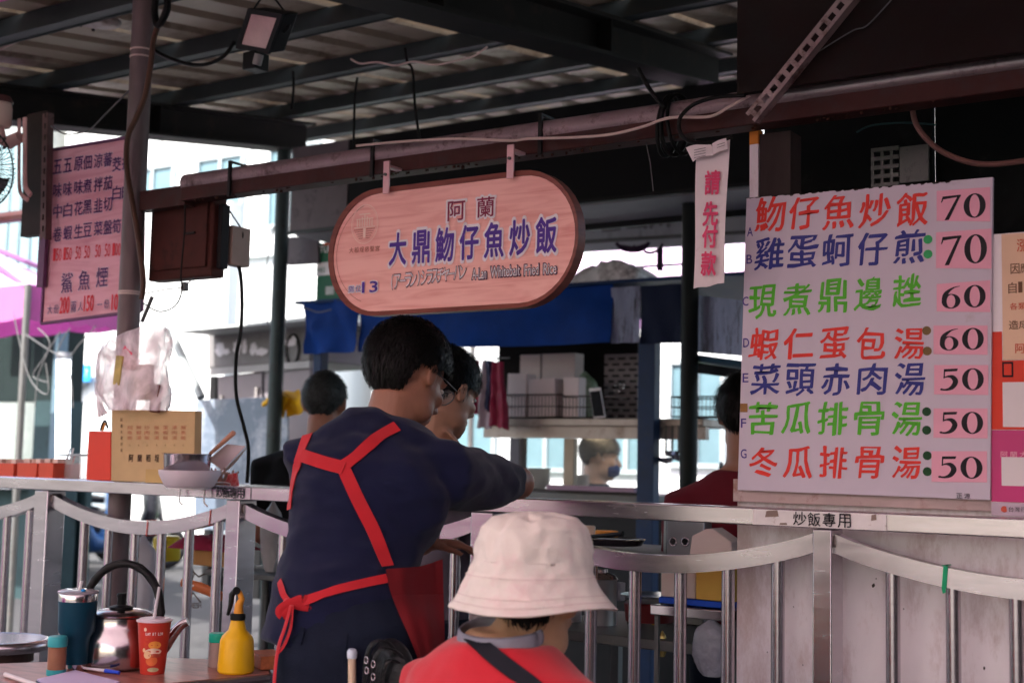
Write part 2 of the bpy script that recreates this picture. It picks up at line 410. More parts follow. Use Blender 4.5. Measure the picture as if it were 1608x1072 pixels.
tent('market_tent', q0.x-1.6, 6.0, 1.6, .42, atY(60, 446, 5.6).z, atY(60, 446, 5.6).z+.62, 'magenta market tent with a pale pink roof at the left edge', pinkt, pinkl)
# unseen tent added over the camera, to shade and tint everything in front pink
tent('market_tent', -2.2, -1.0, 4.6, 3.0, 2.62, 3.15, 'large pink tent added out of view over the near side, to tint the light', pinkt,
     mat('rose_tent_cloth', (.86, .765, .785), .7, 0, .05, 2, transl=.5), True, .15)
g = G(); g.box((2.6, -5, .06), (2.75, 2.9, 2.6)); solo('unseen_dark_wall', g, mat('unseen_wall_black', (.012, .011, .011), .8, 0, .2, 2), 'unseen dark wall added on the right, to darken the steel reflections', 'wall')  # out of view, added so the right sides of the steel reflect dark
# ================================================================ ROOF
SL = .14; RK = 1.5
def zg(y): return 3.2125 - SL*(6.0-y)
GX0, GX1 = -6.55, 5.0
YN, YF = 1.3, 8.0
t = thing('roof', 'corrugated tin roof on dark girders and grey purlins over the stalls', 'roof', ((GX0+GX1)/2, 4.8, 2.5))
ns = 12; sw = (GX1-GX0)/ns
for k in range(ns):
    g = G(); per = .25; prof = []
    x = GX0+k*sw
    xe = x+sw+.02
    xx = x
    while xx < xe:
        prof += [(xx, 0), (min(xx+.15, xe), 0), (min(xx+.17, xe), .036), (min(xx+.23, xe), .036)]; xx += per
    prof = [p for i, p in enumerate(prof) if i == 0 or p[0] > prof[i-1][0]+1e-4]
    vs = []
    for (px_, pz) in prof:
        for (yy) in (YN, YF):
            vs.append((px_, yy, zg(yy)+.272+pz + .004*(k % 2)))
    n_ = len(prof); fs = [(2*i, 2*i+2, 2*i+3, 2*i+1) for i in range(n_-1)]
    vs2 = [(a, b, c+.003) for a, b, c in vs]; fs += [tuple(q+len(vs) for q in f)[::-1] for f in fs]
    g.add(vs+vs2, fs); part('roof_sheet', g, deckm, t)
def lbox(g, x0, x1, y0, y1, z0, z1):
    g.add([(x0, y0, z0), (x1, y0, z0), (x1, y1, z0+(y1-y0)*SL), (x0, y1, z0+(y1-y0)*SL), (x0, y0, z1), (x1, y0, z1), (x1, y1, z1+(y1-y0)*SL), (x0, y1, z1+(y1-y0)*SL)],
          [(0,3,2,1),(4,5,6,7),(0,1,5,4),(1,2,6,5),(2,3,7,6),(3,0,4,7)])
for k in range(-1, 6):
    y = 3.265+.84*k; z = zg(y)+.185
    g = G(); x0 = GX0-.25
    lbox(g, x0, GX1, y-.04, y-.036, z, z+.078); lbox(g, x0, GX1, y-.0359, y+.05, z, z+.005); lbox(g, x0, GX1, y-.0359, y+.05, z+.073, z+.078); lbox(g, x0, GX1, y+.046, y+.05, z+.0051, z+.02)
    part('purlin', g, purlinm, t)
for x in (-5.685, -2.82, .1, 3.0):
    g = G(); y0, y1 = 2.3, 6.05
    for w_, z0, z1 in ((.006, .0181, .164), (.085, 0, .018), (.085, .165, .182)):
        lbox(g, x-w_, x+w_, y0, y1, zg(y0)+z0, zg(y0)+z1)
    part('girder', g, darksteel, t)
    for yy in (3.6, 4.8):
        g = G(); lbox(g, x-.08, x+.08, yy, yy+.008, zg(yy)+.0181, zg(yy)+.164); part('stiffener', g, darksteel, t)
# light far strip: translucent sheet lit from above beyond the last girder
# poles
def pole(px, py, Y, r, m, label, ztop, sq=False):
    p = atY(px, py, Y)
    g = G()
    if sq: g.box((p.x-r, Y-r, .06), (p.x+r, Y+r, ztop))
    else: g.cyl((p.x, Y, .06), (p.x, Y, ztop), r, seg=20)
    return p, g
t = thing('steel_pole', 'thick mauve grey pole with cream bands, beside the pink price board', 'pole', (-3.77, 3.12, .06))
g = G(); g.cyl((-3.765, 3.12, .06), (-3.765, 3.12, 3.06), .04, seg=24); part('shaft', g, polem, t, smooth='auto')
for z in (2.735, 2.762, 1.86, 1.868):
    g = G(); g.cyl((-3.765, 3.12, z), (-3.765, 3.12, z+.006), .042, seg=24); part('band', g, wire_w, t)
p, g = pole(437, 500, 5.85, .046, greenpole, '', zg(5.85)); solo('steel_pole', g, greenpole, 'grey green pole with the yellow gloves, left of the blue stall', 'pole', smooth='auto')
PG = p
p, g = pole(1083, 500, 5.85, .044, blackpole, '', zg(5.85)); solo('steel_pole', g, blackpole, 'nearly black pole right of the blue stall post, behind the hanging paper sign', 'pole', smooth='auto')
# ================================================================ FRONT BEAM
BY = 3.1
t = thing('front_beam', 'rusty red steel beam with a highlight-coloured pipe on it, running the whole width above the signs', 'beam', (-1.4, BY, 2.17))
g = G(); g.box((-3.50, BY, 2.178), (2.5, BY+.07, 2.235)); part('channel', g, redbeam, t, bevel=.004)
g = G(); g.tube([(-3.50, BY+.028, 2.243), (-1.2, BY+.028, 2.243)], .034, 16); part('pipe', g, beamtop, t, smooth='auto')
g = G(); g.tube([(-1.27, BY+.012, 2.246), (2.5, BY+.012, 2.246)], .024, 16); part('pipe', g, mat('galvanised_pipe', (.36, .30, .31), .35, .7, .15, 12, dirt=(.12, .08, .08), dscale=14), t, smooth='auto')
g = G(); g.box((-3.74, BY+.012, 2.165), (-3.49, BY+.06, 2.236)); part('bracket', g, redbeam, t)
for x in (-3.25, -2.62, -1.995):
    g = G(); g.box((x-.006, BY-.012, 2.17), (x+.006, BY-.004, 2.285)); g.box((x-.006, BY-.012, 2.285), (x+.006, BY+.075, 2.291)); part('strap', g, blackr, t)
g = G(); rs0 = random.Random(2)
for k in range(70):
    x = -3.45+rs0.random()**1.2*2.6; l_ = .002+.007*rs0.random()**2; g.cbox((x, BY+.003+.03*rs0.random(), 2.1775-l_/2), (.004+.006*rs0.random(), .004, l_))
part('rust_drips', g, mat('flaking_rust', (.05, .02, .014), .9), t, kind='stuff')
# ================================================================ BROWN BOX ON THE POLE
a, b = atY(233, 305, 3.2), atY(350, 425, 3.2)
t = thing('junction_box', 'dark red brown steel box hanging under the beam, right of the thick pole', 'box', ((a.x+b.x)/2, 3.25, b.z))
x0, x1 = atY(236, 360, 3.18).x, atY(334, 360, 3.18).x; z1 = atY(300, 302, 3.18).z; z0 = atY(300, 436, 3.18).z
g = G(); g.box((x0, 3.18, z0), (x1, 3.245, z1)); part('body', g, mat('maroon_box_paint', (.075, .022, .018), .6, 0, .3, 4, dirt=(.03, .014, .012), dscale=6), t, bevel=.006)
g = G(); g.box((x0+.03, 3.170, z0+.035), (x1-.02, 3.179, z1-.03)); part('door', g, mat('maroon_box_paint', (.075, .022, .018)), t, bevel=.002)
g = G(); g.box((x1-.12, 3.163, (z0+z1)/2), (x1-.075, 3.169, (z0+z1)/2+.007)); part('handle', g, blackp, t)
g = G(); g.box((x1+.002, 3.2, z0+.03), (x1+.022, 3.24, z1-.05)); part('side_panel', g, mat('black_box_side', (.02, .018, .02), .6), t, bevel=.004)
a = atY(355, 385, 3.25)
g = G(); g.box((a.x-.018, 3.25, a.z-.07), (a.x+.03, 3.34, a.z+.07)); solo('switch_box', g, mat('beige_plastic', (.36, .26, .22), .5), 'small beige switch box fixed to the right side of the brown steel box', 'box', bevel=.003)
# ================================================================ FENCE
RB, RT = 1.153, 1.195
t = thing('fence', 'stainless steel fence with a flat top rail, sagging lower bars and round tubes', 'fence', (-2.4, 3.0, .06))
g = G(); g.box((-5.2, 3.0, RB), (.6, 3.085, RT)); part('top_rail', g, steel, t, bevel=.003)
POSTS = [-5.04, -4.055, -3.082, -2.107, -1.122, -.14]
for x in POSTS:
    hw = .0235 if x > -1.5 else (.038 if x < -3.5 or -2.5 < x else .030)
    g = G(); g.box((x-hw, 3.004, .06), (x+hw, 3.082, RB-.002)); part('post', g, steel, t, bevel=.003)
def scallop(xa, xb, sag, ra, h=.045, drop=.0):
    g = G(); n_ = 26
    vs = []
    for i in range(n_+1):
        u = i/n_; x = xa+(xb-xa)*u; z = RB-.012-drop - sag*math.sin(math.pi*u)**.85 if 0 < u < 1 else RB-.012-drop
        hh = h
        vs += [(x, 3.02, z-hh), (x, 3.06, z-hh), (x, 3.06, z), (x, 3.02, z)]
    fs = [(4*i+a_, 4*i+(a_+1) % 4, 4*i+4+(a_+1) % 4, 4*i+4+a_) for i in range(n_) for a_ in range(4)] + [(3, 2, 1, 0), tuple(4*n_+a_ for a_ in range(4))]
    g.add(vs, fs); return g
def sagz(xa, xb, sag, x, h=.045): u = (x-xa)/(xb-xa); return RB-.012-sag*math.sin(math.pi*u)**.85-h
BAYS = []
for i in range(len(POSTS)-1):
    l, r = POSTS[i], POSTS[i+1]
    hf = lambda q: .0235 if q > -1.5 else (.038 if q < -3.5 or -2.5 < q else .030)
    xa = l+hf(l)+.001; xb = r-hf(r)-.001
    BAYS.append((xa, xb, .078))
    part('sagging_bar', scallop(xa, xb, .078, 0), steel, t, smooth='auto')
tubes = {0: [-4.16-.133*k for k in range(6)], 1: [-3.18-.134*k for k in range(6)], 2: [-2.222-.1335*k for k in range(6)],
         3: [-1.247-.131*k for k in range(6)], 4: [-.28-.137*k for k in range(6)]}
for b_, xs in tubes.items():
    for x in xs:
        xa, xb, sg = BAYS[b_]
        g = G(); g.cyl((x, 3.04, .14), (x, 3.04, sagz(xa, xb, sg, x)+.006), .0165, seg=18); part('tube', g, steel, t, smooth='auto')
g = G(); g.box((-5.2, 3.02, .10), (.6, 3.06, .14)); part('bottom_rail', g, steel, t)
# taped labels with handwriting on the rail
paper = mat('worn_white_paper', (.80, .74, .74), .8, 0, .08, 14, dirt=(.42, .30, .26), dscale=22, dth=.64)
ink = mat('black_ink', (.015, .012, .02), .6, 0, .05)
for (xa_, xb_, s_, ha, lab) in ((1182, 1392, [(1256, 814), (1326, 819)], 21, 'worn white paper label lettered in black ink on the rail under the menu board'),
                            (336, 392, [(345, 773), (378, 777)], 16, 'small inked label on the rail beside the stacked bowls')):
    p, q = atY(xa_, 812, 2.998), atY(xb_, 812, 2.998)
    tt = thing('rail_label', lab, 'label', (p.x, 2.998, RB))
    g = G(); g.box((p.x, 2.9975, RB+.002), (q.x, 2.9988, RT-.003)); part('paper', g, paper if xa_ > 600 else steel, tt)
    g = G(); c0 = atY(*s_[0], 2.997); c1 = atY(*s_[1], 2.997); hh = ha*(c0-CAM).dot(fwd)/F
    c0.z = c1.z = (RB+RT)/2
    row_text(g, '炒飯專用', c0, c1, hh*1.0, hh, off=.01, jit=.05); part('lettering', g, ink, tt)
# torn scraps
for (px_, py_, w_, h_) in ((1212, 806, .035, .018), (1372, 812, .013, .016), (1230, 822, .02, .006)):
    p = atY(px_, py_, 2.9968)
    g = G(); g.prism([(p.x-w_/2, 2.9968, p.z-h_/2), (p.x+w_/2, 2.9968, p.z-h_/3), (p.x+w_*.4, 2.9968, p.z+h_/2), (p.x-w_*.4, 2.9968, p.z+h_/3)], (0, .0008, 0))
    solo('paper_scrap', g, mat('brown_scrap', (.28, .2, .17), .8), {1212: 'torn brown scrap of tape left of the black lettering on the rail', 1372: 'square brown scrap of tape right of the black lettering on the rail', 1230: 'thin brown strip of old tape under the black lettering on the rail'}[px_], 'scrap')
# green ribbon tied on the right sagging bar; thin red ties on the left
def ribbon_loop(x, bay, w_, m, label, tail=0.):
    xa, xb, sg = BAYS[bay]; zt = sagz(xa, xb, sg, x)+.045
    g = G(); z0 = zt-.047; z1 = zt+.002
    g.prism([(x-w_/2, 3.0175, z0), (x+w_/2, 3.0175, z0), (x+w_/2+.004, 3.0175, z1), (x-w_/2+.004, 3.0175, z1)], (0, .001, 0))
    g.box((x-w_/2, 3.0175, z1+.0005), (x+w_/2, 3.062, z1+.002)); g.box((x-w_/2, 3.0175, z0-.002), (x+w_/2, 3.062, z0-.0005))
    if tail: g.prism([(x-w_/2+.003, 3.016, z0-tail), (x+w_/2, 3.016, z0-tail*.7), (x+w_/2-.002, 3.0165, z0), (x-w_/2, 3.0165, z0)], (0, .001, 0))
    solo('ribbon', g, m, label, 'ribbon')
ribbon_loop(-.842, 4, .010, mat('green_ribbon', (.01, .38, .17), .6), 'green plastic ribbon tied round the sagging fence bar under the payment posters', .012)
ribbon_loop(-3.50, 1, .003, mat('red_thread', (.6, .05, .04), .6), 'thin red thread tied at the lowest point of the left sagging bar')
ribbon_loop(-3.20, 1, .003, mat('red_thread', (.6, .05, .04), .6), 'thin red thread tied on the left sagging bar near the post')
# ================================================================ WHITE PANEL BEHIND FENCE ON THE RIGHT
xL = atY(1157, 900, 3.16).x
t = thing('white_partition', 'grubby white partition standing behind the fence under the menu board', 'panel', (-.4, 3.2, .06))
for k in range(2):
    g = G(); g.box((xL+k*1.1, 3.16, .06), (xL+k*1.1+1.097, 3.19, 1.25)); part('panel', g, offw, t, bevel=.002)
g = G(); rs0 = random.Random(8)
for k in range(10):
    x = xL+.02+rs0.random()*.68; z = .80+rs0.random()*.33; r_ = .0012+.003*rs0.random()**4
    g.add([(x+r_*(1+.5*rs0.random())*math.cos(a), 3.1596, z+r_*1.5*(.6+rs0.random())*math.sin(a)) for a in (0, 1, 2, 3, 4, 5)], [(0, 1, 2, 3, 4, 5)])
part('stain_specks', g, mat('dark_speck', (.06, .045, .04), .9), t, kind='stuff')
g = G(); g.box((xL, 3.135, 1.205), (.5, 3.159, 1.262)); part('ledge', g, mat('pink_grimy_ledge', (.50, .37, .36), .6, 0, .15, 5, dirt=(.30, .16, .13), dscale=10, dth=.6), t)
# vertical white post rising behind the menu
a = atY(1184, 215, 3.17)
g = G(); g.box((a.x-.012, 3.17, 1.27), (a.x+.012, 3.2, a.z-.02)); o1 = g
t = thing('timber_post', 'narrow white painted post with an orange top, rising behind the menu board', 'post', (a.x, 3.18, 1.27))
part('shaft', g, offw, t); g = G(); g.box((a.x-.0125, 3.1695, a.z-.02), (a.x+.0125, 3.2, a.z+.02)); part('orange_tip', g, mat('orange_paint', (.65, .22, .03), .6), t)
g = G(); g.box((a.x+.0135, 3.175, 1.27), (a.x+.10, 3.25, 2.17)); solo('timber_post', g, mat('dark_weathered_timber', (.055, .04, .038), .8, 0, .3, 8, stretch=(1,1,.2)), 'dark weathered timber post beside the narrow white post above the menu', 'post')
# ================================================================ TOP RIGHT DARK BOARD
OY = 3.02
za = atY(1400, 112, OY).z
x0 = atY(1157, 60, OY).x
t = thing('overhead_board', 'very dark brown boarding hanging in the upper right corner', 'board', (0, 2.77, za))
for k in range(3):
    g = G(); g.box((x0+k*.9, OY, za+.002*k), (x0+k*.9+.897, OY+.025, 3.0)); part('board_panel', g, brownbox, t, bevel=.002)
# dark loft behind the beam on the right
lf = mat('dark_loft_panel', (.010, .012, .012), .8, 0, .3, 2, dirt=(.03, .032, .032), dscale=3, dth=.62)
t = thing('loft_wall', 'near-black panels behind the beam, above the menu board', 'panel', (.2, 3.65, 1.4))
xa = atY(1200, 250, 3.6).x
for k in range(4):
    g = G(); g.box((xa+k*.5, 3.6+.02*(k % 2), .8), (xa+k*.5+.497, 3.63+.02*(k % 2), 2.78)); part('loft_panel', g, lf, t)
# perforated grey bracket in the loft
a, b = atY(1368, 292, 3.45), atY(1458, 226, 3.45)
g = G(); W_, H_ = b.x-a.x, b.z-a.z
t = thing('perforated_bracket', 'grey bracket plate with oval holes, in the dark above the menu board', 'bracket', a)
pm = mat('grey_pitted_plate', (.13, .135, .13), .5, .4, .2, 9, dirt=(.04, .04, .04), dscale=20)
g.box((a.x+.5*W_, 3.45, a.z), (b.x, 3.462, b.z)); part('plate', g, pm, t)
g = G(); nx, nz = 3, 4
xs = [a.x+.5*W_*i/(nx*2) for i in range(nx*2+1)]
for i in range(0, nx*2, 2): g.box((xs[i], 3.45, a.z), (xs[i]+.008, 3.462, b.z))
for j in range(nz+1):
    z = a.z+H_*j/nz; g.box((a.x, 3.449, z-.006), (a.x+.5*W_-.002, 3.461, z+.005))
part('grille', g, pm, t)
# ================================================================ OVAL WOOD SIGN
def woodmat(name, base, dark, rough=.5, sc=(1.2, 1, 14), wv=.5):
    m = bpy.data.materials.new(name); m.use_nodes = True; n = m.node_tree.nodes; l = m.node_tree.links; b = n['Principled BSDF']
    tc = n.new('ShaderNodeTexCoord'); mp = n.new('ShaderNodeMapping'); mp.inputs['Scale'].default_value = sc; mp.inputs['Rotation'].default_value = (0, .03, 0)
    l.new(tc.outputs['Object'], mp.inputs[0])
    nz = n.new('ShaderNodeTexNoise'); nz.inputs['Scale'].default_value = 3; nz.inputs['Detail'].default_value = 8; nz.inputs['Distortion'].default_value = 1.2
    l.new(mp.outputs[0], nz.inputs['Vector'])
    r = n.new('ShaderNodeMapRange'); r.inputs[1].default_value = .42; r.inputs[2].default_value = .75; l.new(nz.outputs[0], r.inputs[0])
    mx = n.new('ShaderNodeMix'); mx.data_type = 'RGBA'; mx.inputs[6].default_value = (*base, 1); mx.inputs[7].default_value = (*dark, 1)
    l.new(r.outputs[0], mx.inputs[0]); l.new(mx.outputs[2], b.inputs['Base Color']); b.inputs['Roughness'].default_value = rough; b.inputs['Specular IOR Level'].default_value = .22
    return m
wood = woodmat('pink_varnished_wood_print', (.97, .52, .46), (.80, .32, .28), .42)
wooded = woodmat('dark_red_wood_edge', (.26, .085, .065), (.16, .05, .045), .45)
SY = 3.06
L, R_ = atY(519, 392, SY).x, atY(911, 380, SY).x
top = atY(850, 265, SY).z; bot = atY(700, 490, SY).z
ctr = V(((L+R_)/2, SY, (top+bot)/2)); HW, HH = (R_-L)/2, (top-bot)/2
def stadium(hw, hh, n=20, e=1.0):
    r = hh*.98; pts = []
    for k in range(n+1):
        a = -math.pi/2+math.pi*k/n; pts.append((hw-r+r*math.cos(a)*e, hh*math.sin(a)))
    for k in range(n+1):
        a = math.pi/2+math.pi*k/n; pts.append((-hw+r+r*math.cos(a)*e, hh*math.sin(a)))
    return pts
t = thing('shop_sign', 'long round ended pinkish wooden stall sign with purple lettering, hanging from the red beam', 'sign', ctr)
g = G(); g.prism([(ctr.x+x, SY, ctr.z+z) for x, z in stadium(HW-.014, HH-.014)], (0, .022, 0)); part('panel', g, wood, t)
g = G(); o_ = stadium(HW, HH); i_ = stadium(HW-.0139, HH-.0139); n_ = len(o_); vs = []
for (a, b), (c, d) in zip(o_, i_):
    vs += [(ctr.x+a, SY-.010, ctr.z+b), (ctr.x+a, SY+.03, ctr.z+b), (ctr.x+c, SY+.03, ctr.z+d), (ctr.x+c, SY-.004, ctr.z+d)]
fs = [(4*i+k, 4*i+(k+1) % 4, 4*((i+1) % n_)+(k+1) % 4, 4*((i+1) % n_)+k) for i in range(n_) for k in range(4)]
g.add(vs, fs); part('rim', g, wooded, t, smooth='auto')
FY = SY-.0015
purple = mat('purple_lettering', (.085, .03, .30), .5, 0, .04)
winered = mat('wine_red_lettering', (.26, .02, .07), .5, 0, .04)
outl = mat('white_lettering_outline', (.86, .78, .82), .5, 0, .03)
dpur = mat('deep_plum_lettering', (.07, .02, .06), .5, 0, .03)
def pxh(h, p): return h*(p-CAM).dot(fwd)/F
def line_px(g, chars, a, b, w0, h0, w1=None, h1=None, Y=FY, off=0, lift=.001, jit=0, shear=0.):
    """chars between the pixel centres a and b; w, h in pixels as seen (w along the board)"""
    p, q = atY(*a, Y), atY(*b, Y)
    kx = lambda P_, px: abs(atY(CX+F*((P_-CAM).dot(right)/(P_-CAM).dot(fwd))+px/2, 500, Y).x-atY(CX+F*((P_-CAM).dot(right)/(P_-CAM).dot(fwd))-px/2, 500, Y).x)
    row_text(g, chars, p, q, kx(p, w0), pxh(h0, p), kx(q, w1 or w0), pxh(h1 or h0, q), off=off, jit=jit, lift=lift, shear=shear)
def outlined(t, chars, a, b, w0, h0, w1, h1, m, o1=.02, o2=.075, ws=1.12, om=outl, shear=0.):
    g = G(); line_px(g, chars, a, b, w0*ws, h0*ws, w1*ws, h1*ws, off=o2, lift=.0006, shear=shear); part('lettering_outline', g, om, t)
    g = G(); line_px(g, chars, a, b, w0, h0, w1, h1, off=o1, lift=.0014, shear=shear); part('lettering', g, m, t)
outlined(t, '阿蘭', (717, 331), (763, 325), 27, 31, 27, 32, winered, .012, .05, 1.14)
outlined(t, '大鼎魩仔魚炒飯', (625, 391), (858, 369), 26, 50, 32, 56, purple, .03, .07, 1.10)
g = G(); a, b = atY(612, 443, FY), atY(732, 428, FY)
outlined(t, '(アーラン)シラスチャーハン', (616, 443), (727, 427), 9.5, 22, 10, 20, outl, .0, .03, 1.10, om=dpur)
for wd, xa_, xb_, ym in (('A-Lan', 742, 764, 430.5), ('Whitebait', 771, 817, 427.5), ('Fried', 824, 846, 424.5), ('Rice', 854, 874, 422.5)):
    A, B = atY(xa_, ym, FY), atY(xb_, ym, FY); h = pxh(17, A)
    for off, ex, m, nm, lf_ in ((.05, .0018, dpur, 'lettering_outline', .0006), (.0, 0, outl, 'lettering', .0014)):
        g = G(); put_text(g, wd, V((A.x-ex, FY-lf_, A.z-h/2-ex)), V((B.x-A.x+2*ex, 0, 0)), V((0, 0, h+2*ex)), off); part(nm, g, m, t)
outlined(t, ['13'], (581, 450.5), (582, 450.5), 24, 17, 24, 17, purple, .035, .075, 1.06)
outlined(t, '攤位', (552, 454), (563, 453), 9, 10, 9, 10, purple, .0, .05, 1.2)
# emblem: temple gate in a ring, small red name below
em = mat('pale_gold_print', (.98, .72, .62), .5, 0, .05); emr = mat('faded_red_print', (.42, .13, .10), .5, 0, .05)
ec = atY(573, 352, FY); er = pxh(29, ec); ew = er*.86
g = G()
def ring(g, c, rx, rz, w_, y, n=36, a0=0, a1=2*math.pi):
    vs = []; 
    for k in range(n+1):
        a = a0+(a1-a0)*k/n
        vs += [(c.x+rx*math.cos(a), y, c.z+rz*math.sin(a)), (c.x+(rx-w_)*math.cos(a), y, c.z+(rz-w_)*math.sin(a))]
    g.add(vs, [(2*i, 2*i+1, 2*i+3, 2*i+2) for i in range(n)])
def rc(g, x0, x1, z0, z1, y=FY-.0012): g.add([(x0, y, z0), (x1, y, z0), (x1, y, z1), (x0, y, z1)], [(0, 1, 2, 3)])
ring(g, ec, ew*1.1, er*1.08, .0022, FY-.001); ring(g, ec, ew*.98, er*.97, .001, FY-.001)
for k in range(-3, 4):
    rc(g, ec.x+k*ew*.2-.0022, ec.x+k*ew*.2+.0022, ec.z-er*.12, ec.z+er*(.5-.09*abs(k)))
rc(g, ec.x-ew*.85, ec.x+ew*.85, ec.z-er*.2, ec.z-er*.14); rc(g, ec.x-ew*.7, ec.x+ew*.7, ec.z+er*.26, ec.z+er*.31, FY-.0015); rc(g, ec.x-ew*.45, ec.x+ew*.45, ec.z+er*.52, ec.z+er*.58)
rc(g, ec.x-ew*.1, ec.x+ew*.1, ec.z-er*.75, ec.z-er*.22)
part('emblem', g, em, t)
g = G()
for k in range(5): rc(g, ec.x-ew*(.86-.1*k), ec.x-ew*.12, ec.z-er*(.3+.12*k), ec.z-er*(.27+.12*k), FY-.0013); rc(g, ec.x+ew*.12, ec.x+ew*(.86-.1*k), ec.z-er*(.3+.12*k), ec.z-er*(.27+.12*k), FY-.0013)
line_px(g, '大稻埕慈聖宮', (552, 393), (593, 390), 6.5, 8.5, 6.5, 8.5, off=.01)
part('emblem_print', g, emr, t)
g = G(); ring(g, V((ctr.x-HW+HH+.0, 0, ctr.z)), HH*.86, HH*.82, .0016, FY-.0008, 30, math.pi*.62, math.pi*1.38); part('print_line', g, emr, t)
# hanger brackets
for px_ in (608, 802):
    p = atY(px_, 270, 3.04); zt = atY(px_, 252 if px_ == 608 else 226, 3.03).z; zb = atY(px_, 303 if px_ == 608 else 279, 3.03).z
    w_ = .0115
    g = G(); g.box((p.x-w_, 3.035, zb), (p.x+w_, 3.041, zt)); g.box((p.x-w_, 3.0415, zt-.02), (p.x+w_, 3.098, zt-.012))
    br = part('hanger', g, mat('pink_zinc_plate', (.66, .40, .42), .4, .2, .06), t, bevel=.001)
    g = G(); g.cyl((p.x, 3.0335, (zt+zb)/2+.008), (p.x, 3.0275, (zt+zb)/2+.008), .005, seg=8); part('bolt', g, steeld, br)
# ================================================================ MENU BOARD
MY = 3.118
boardm = mat('lilac_white_board', (.58, .50, .59), .45, 0, .05, 1.5, .02, 40, dirt=(.44, .36, .38), dscale=6, dth=.72)
q = [atY(*p, MY) for p in ((1158, 769), (1555, 785), (1559, 278), (1172, 311))]
t = thing('menu_board', 'large lilac white menu board with brush lettered dishes and prices on pink cards', 'menu board', V(((q[0].x+q[1].x)/2, MY, q[0].z)))
g = G(); g.prism(q, (0, .012, 0)); part('board', g, boardm, t, bevel=.001)
# ragged dirty top edge
g = G(); edm = mat('black_grime', (.03, .022, .02), .8)
random.seed(3)
for k in range(46):
    u = random.random(); p = q[3].lerp(q[2], u*.85); w_ = .004+.010*random.random(); h_ = .001+.0035*random.random()**2
    g.add([(p.x-w_, MY-.0006, p.z-.0002), (p.x+w_, MY-.0006, p.z+.0002), (p.x+w_*.3, MY-.0006, p.z-h_), (p.x-w_*.5, MY-.0006, p.z-h_*1.2)], [(0, 1, 2, 3)])
part('grime', g, edm, t)
mred = mat('brush_red', (.72, .035, .025), .5, 0, .08); mblu = mat('brush_blue', (.028, .03, .22), .5, 0, .08); mgrn = mat('brush_green', (.085, .44, .02), .5, 0, .08)
ROWS = [('魩仔魚炒飯', mred, (1209, 336), (1433, 328), 46, 52, 'A', 1178, 364),
        ('雞蛋蚵仔煎', mblu, (1208, 398), (1428, 388), 46, 50, 'B', 1177, 407),
        ('現煮鼎邊趖', mgrn, (1198, 473), (1424, 457), 42, 50, 'C', 1171, 473),
        ('蝦仁蛋包湯', mred, (1200, 540), (1428, 539), 44, 48, 'D', 1172, 538),
        ('菜頭赤肉湯', mblu, (1203, 595), (1429, 595), 44, 48, 'E', 1171, 593),
        ('苦瓜排骨湯', mgrn, (1198, 657), (1424, 657), 44, 50, 'F', 1168, 664),
        ('冬瓜排骨湯', mred, (1200, 725), (1424, 726), 42, 48, 'G', 1168, 712)]
lpm = mat('violet_letter', (.07, .04, .24), .5, 0, .05)
for s, m, a, b, w_, h_, L_, lx, ly in ROWS:
    g = G(); line_px(g, s, a, b, w_, h_, w_*1.03, h_*1.03, Y=MY, off=.021, lift=.001, jit=.065, shear=.08); part('dish_name', g, m, t)
    g = G(); line_px(g, L_, (lx, ly), (lx, ly), 9 if L_ != 'F' else 8, 14, Y=MY, off=.015, lift=.0011); part('row_letter', g, lpm, t)
# price cards with hand cut serif figures
cardm = mat('pink_price_card', (.80, .37, .48), .55, 0, .04)
figm = mat('price_figure_black', (.012, .008, .014), .4, 0, .02)
def ell_ring(g, cx, cz, rx, rz, ix, iz, y, n=32, s=None, tilt=0.):
    vs = []
    for k in range(n+1):
        a = 2*math.pi*k/n
        vs += [(cx+rx*math.cos(a)*s, y, cz+rz*math.sin(a)*s), (cx+(ix*math.cos(a)+tilt*math.sin(a))*s, y, cz+iz*math.sin(a)*s)]
    g.add(vs, [(2*i, 2*i+1, 2*i+3, 2*i+2) for i in range(n)])
def stroke(g, pts, y, O, s):
    """pts: (x, z, halfwidth) drawn as one ribbon"""
    P_ = smoothpts([V((a, b, c)) for a, b, c in pts], 6); vs = []
    for i, p in enumerate(P_):
        d = P_[min(i+1, len(P_)-1)]-P_[max(i-1, 0)]; d.z = 0; d.normalize(); nn = V((-d.y, d.x, 0))
        for sg in (1, -1):
            vs.append((O[0]+(p.x+nn.x*p.z*sg)*s[0], y, O[1]+(p.y+nn.y*p.z*sg)*s[1]))
    g.add(vs, [(2*i, 2*i+1, 2*i+3, 2*i+2) for i in range(len(P_)-1)])
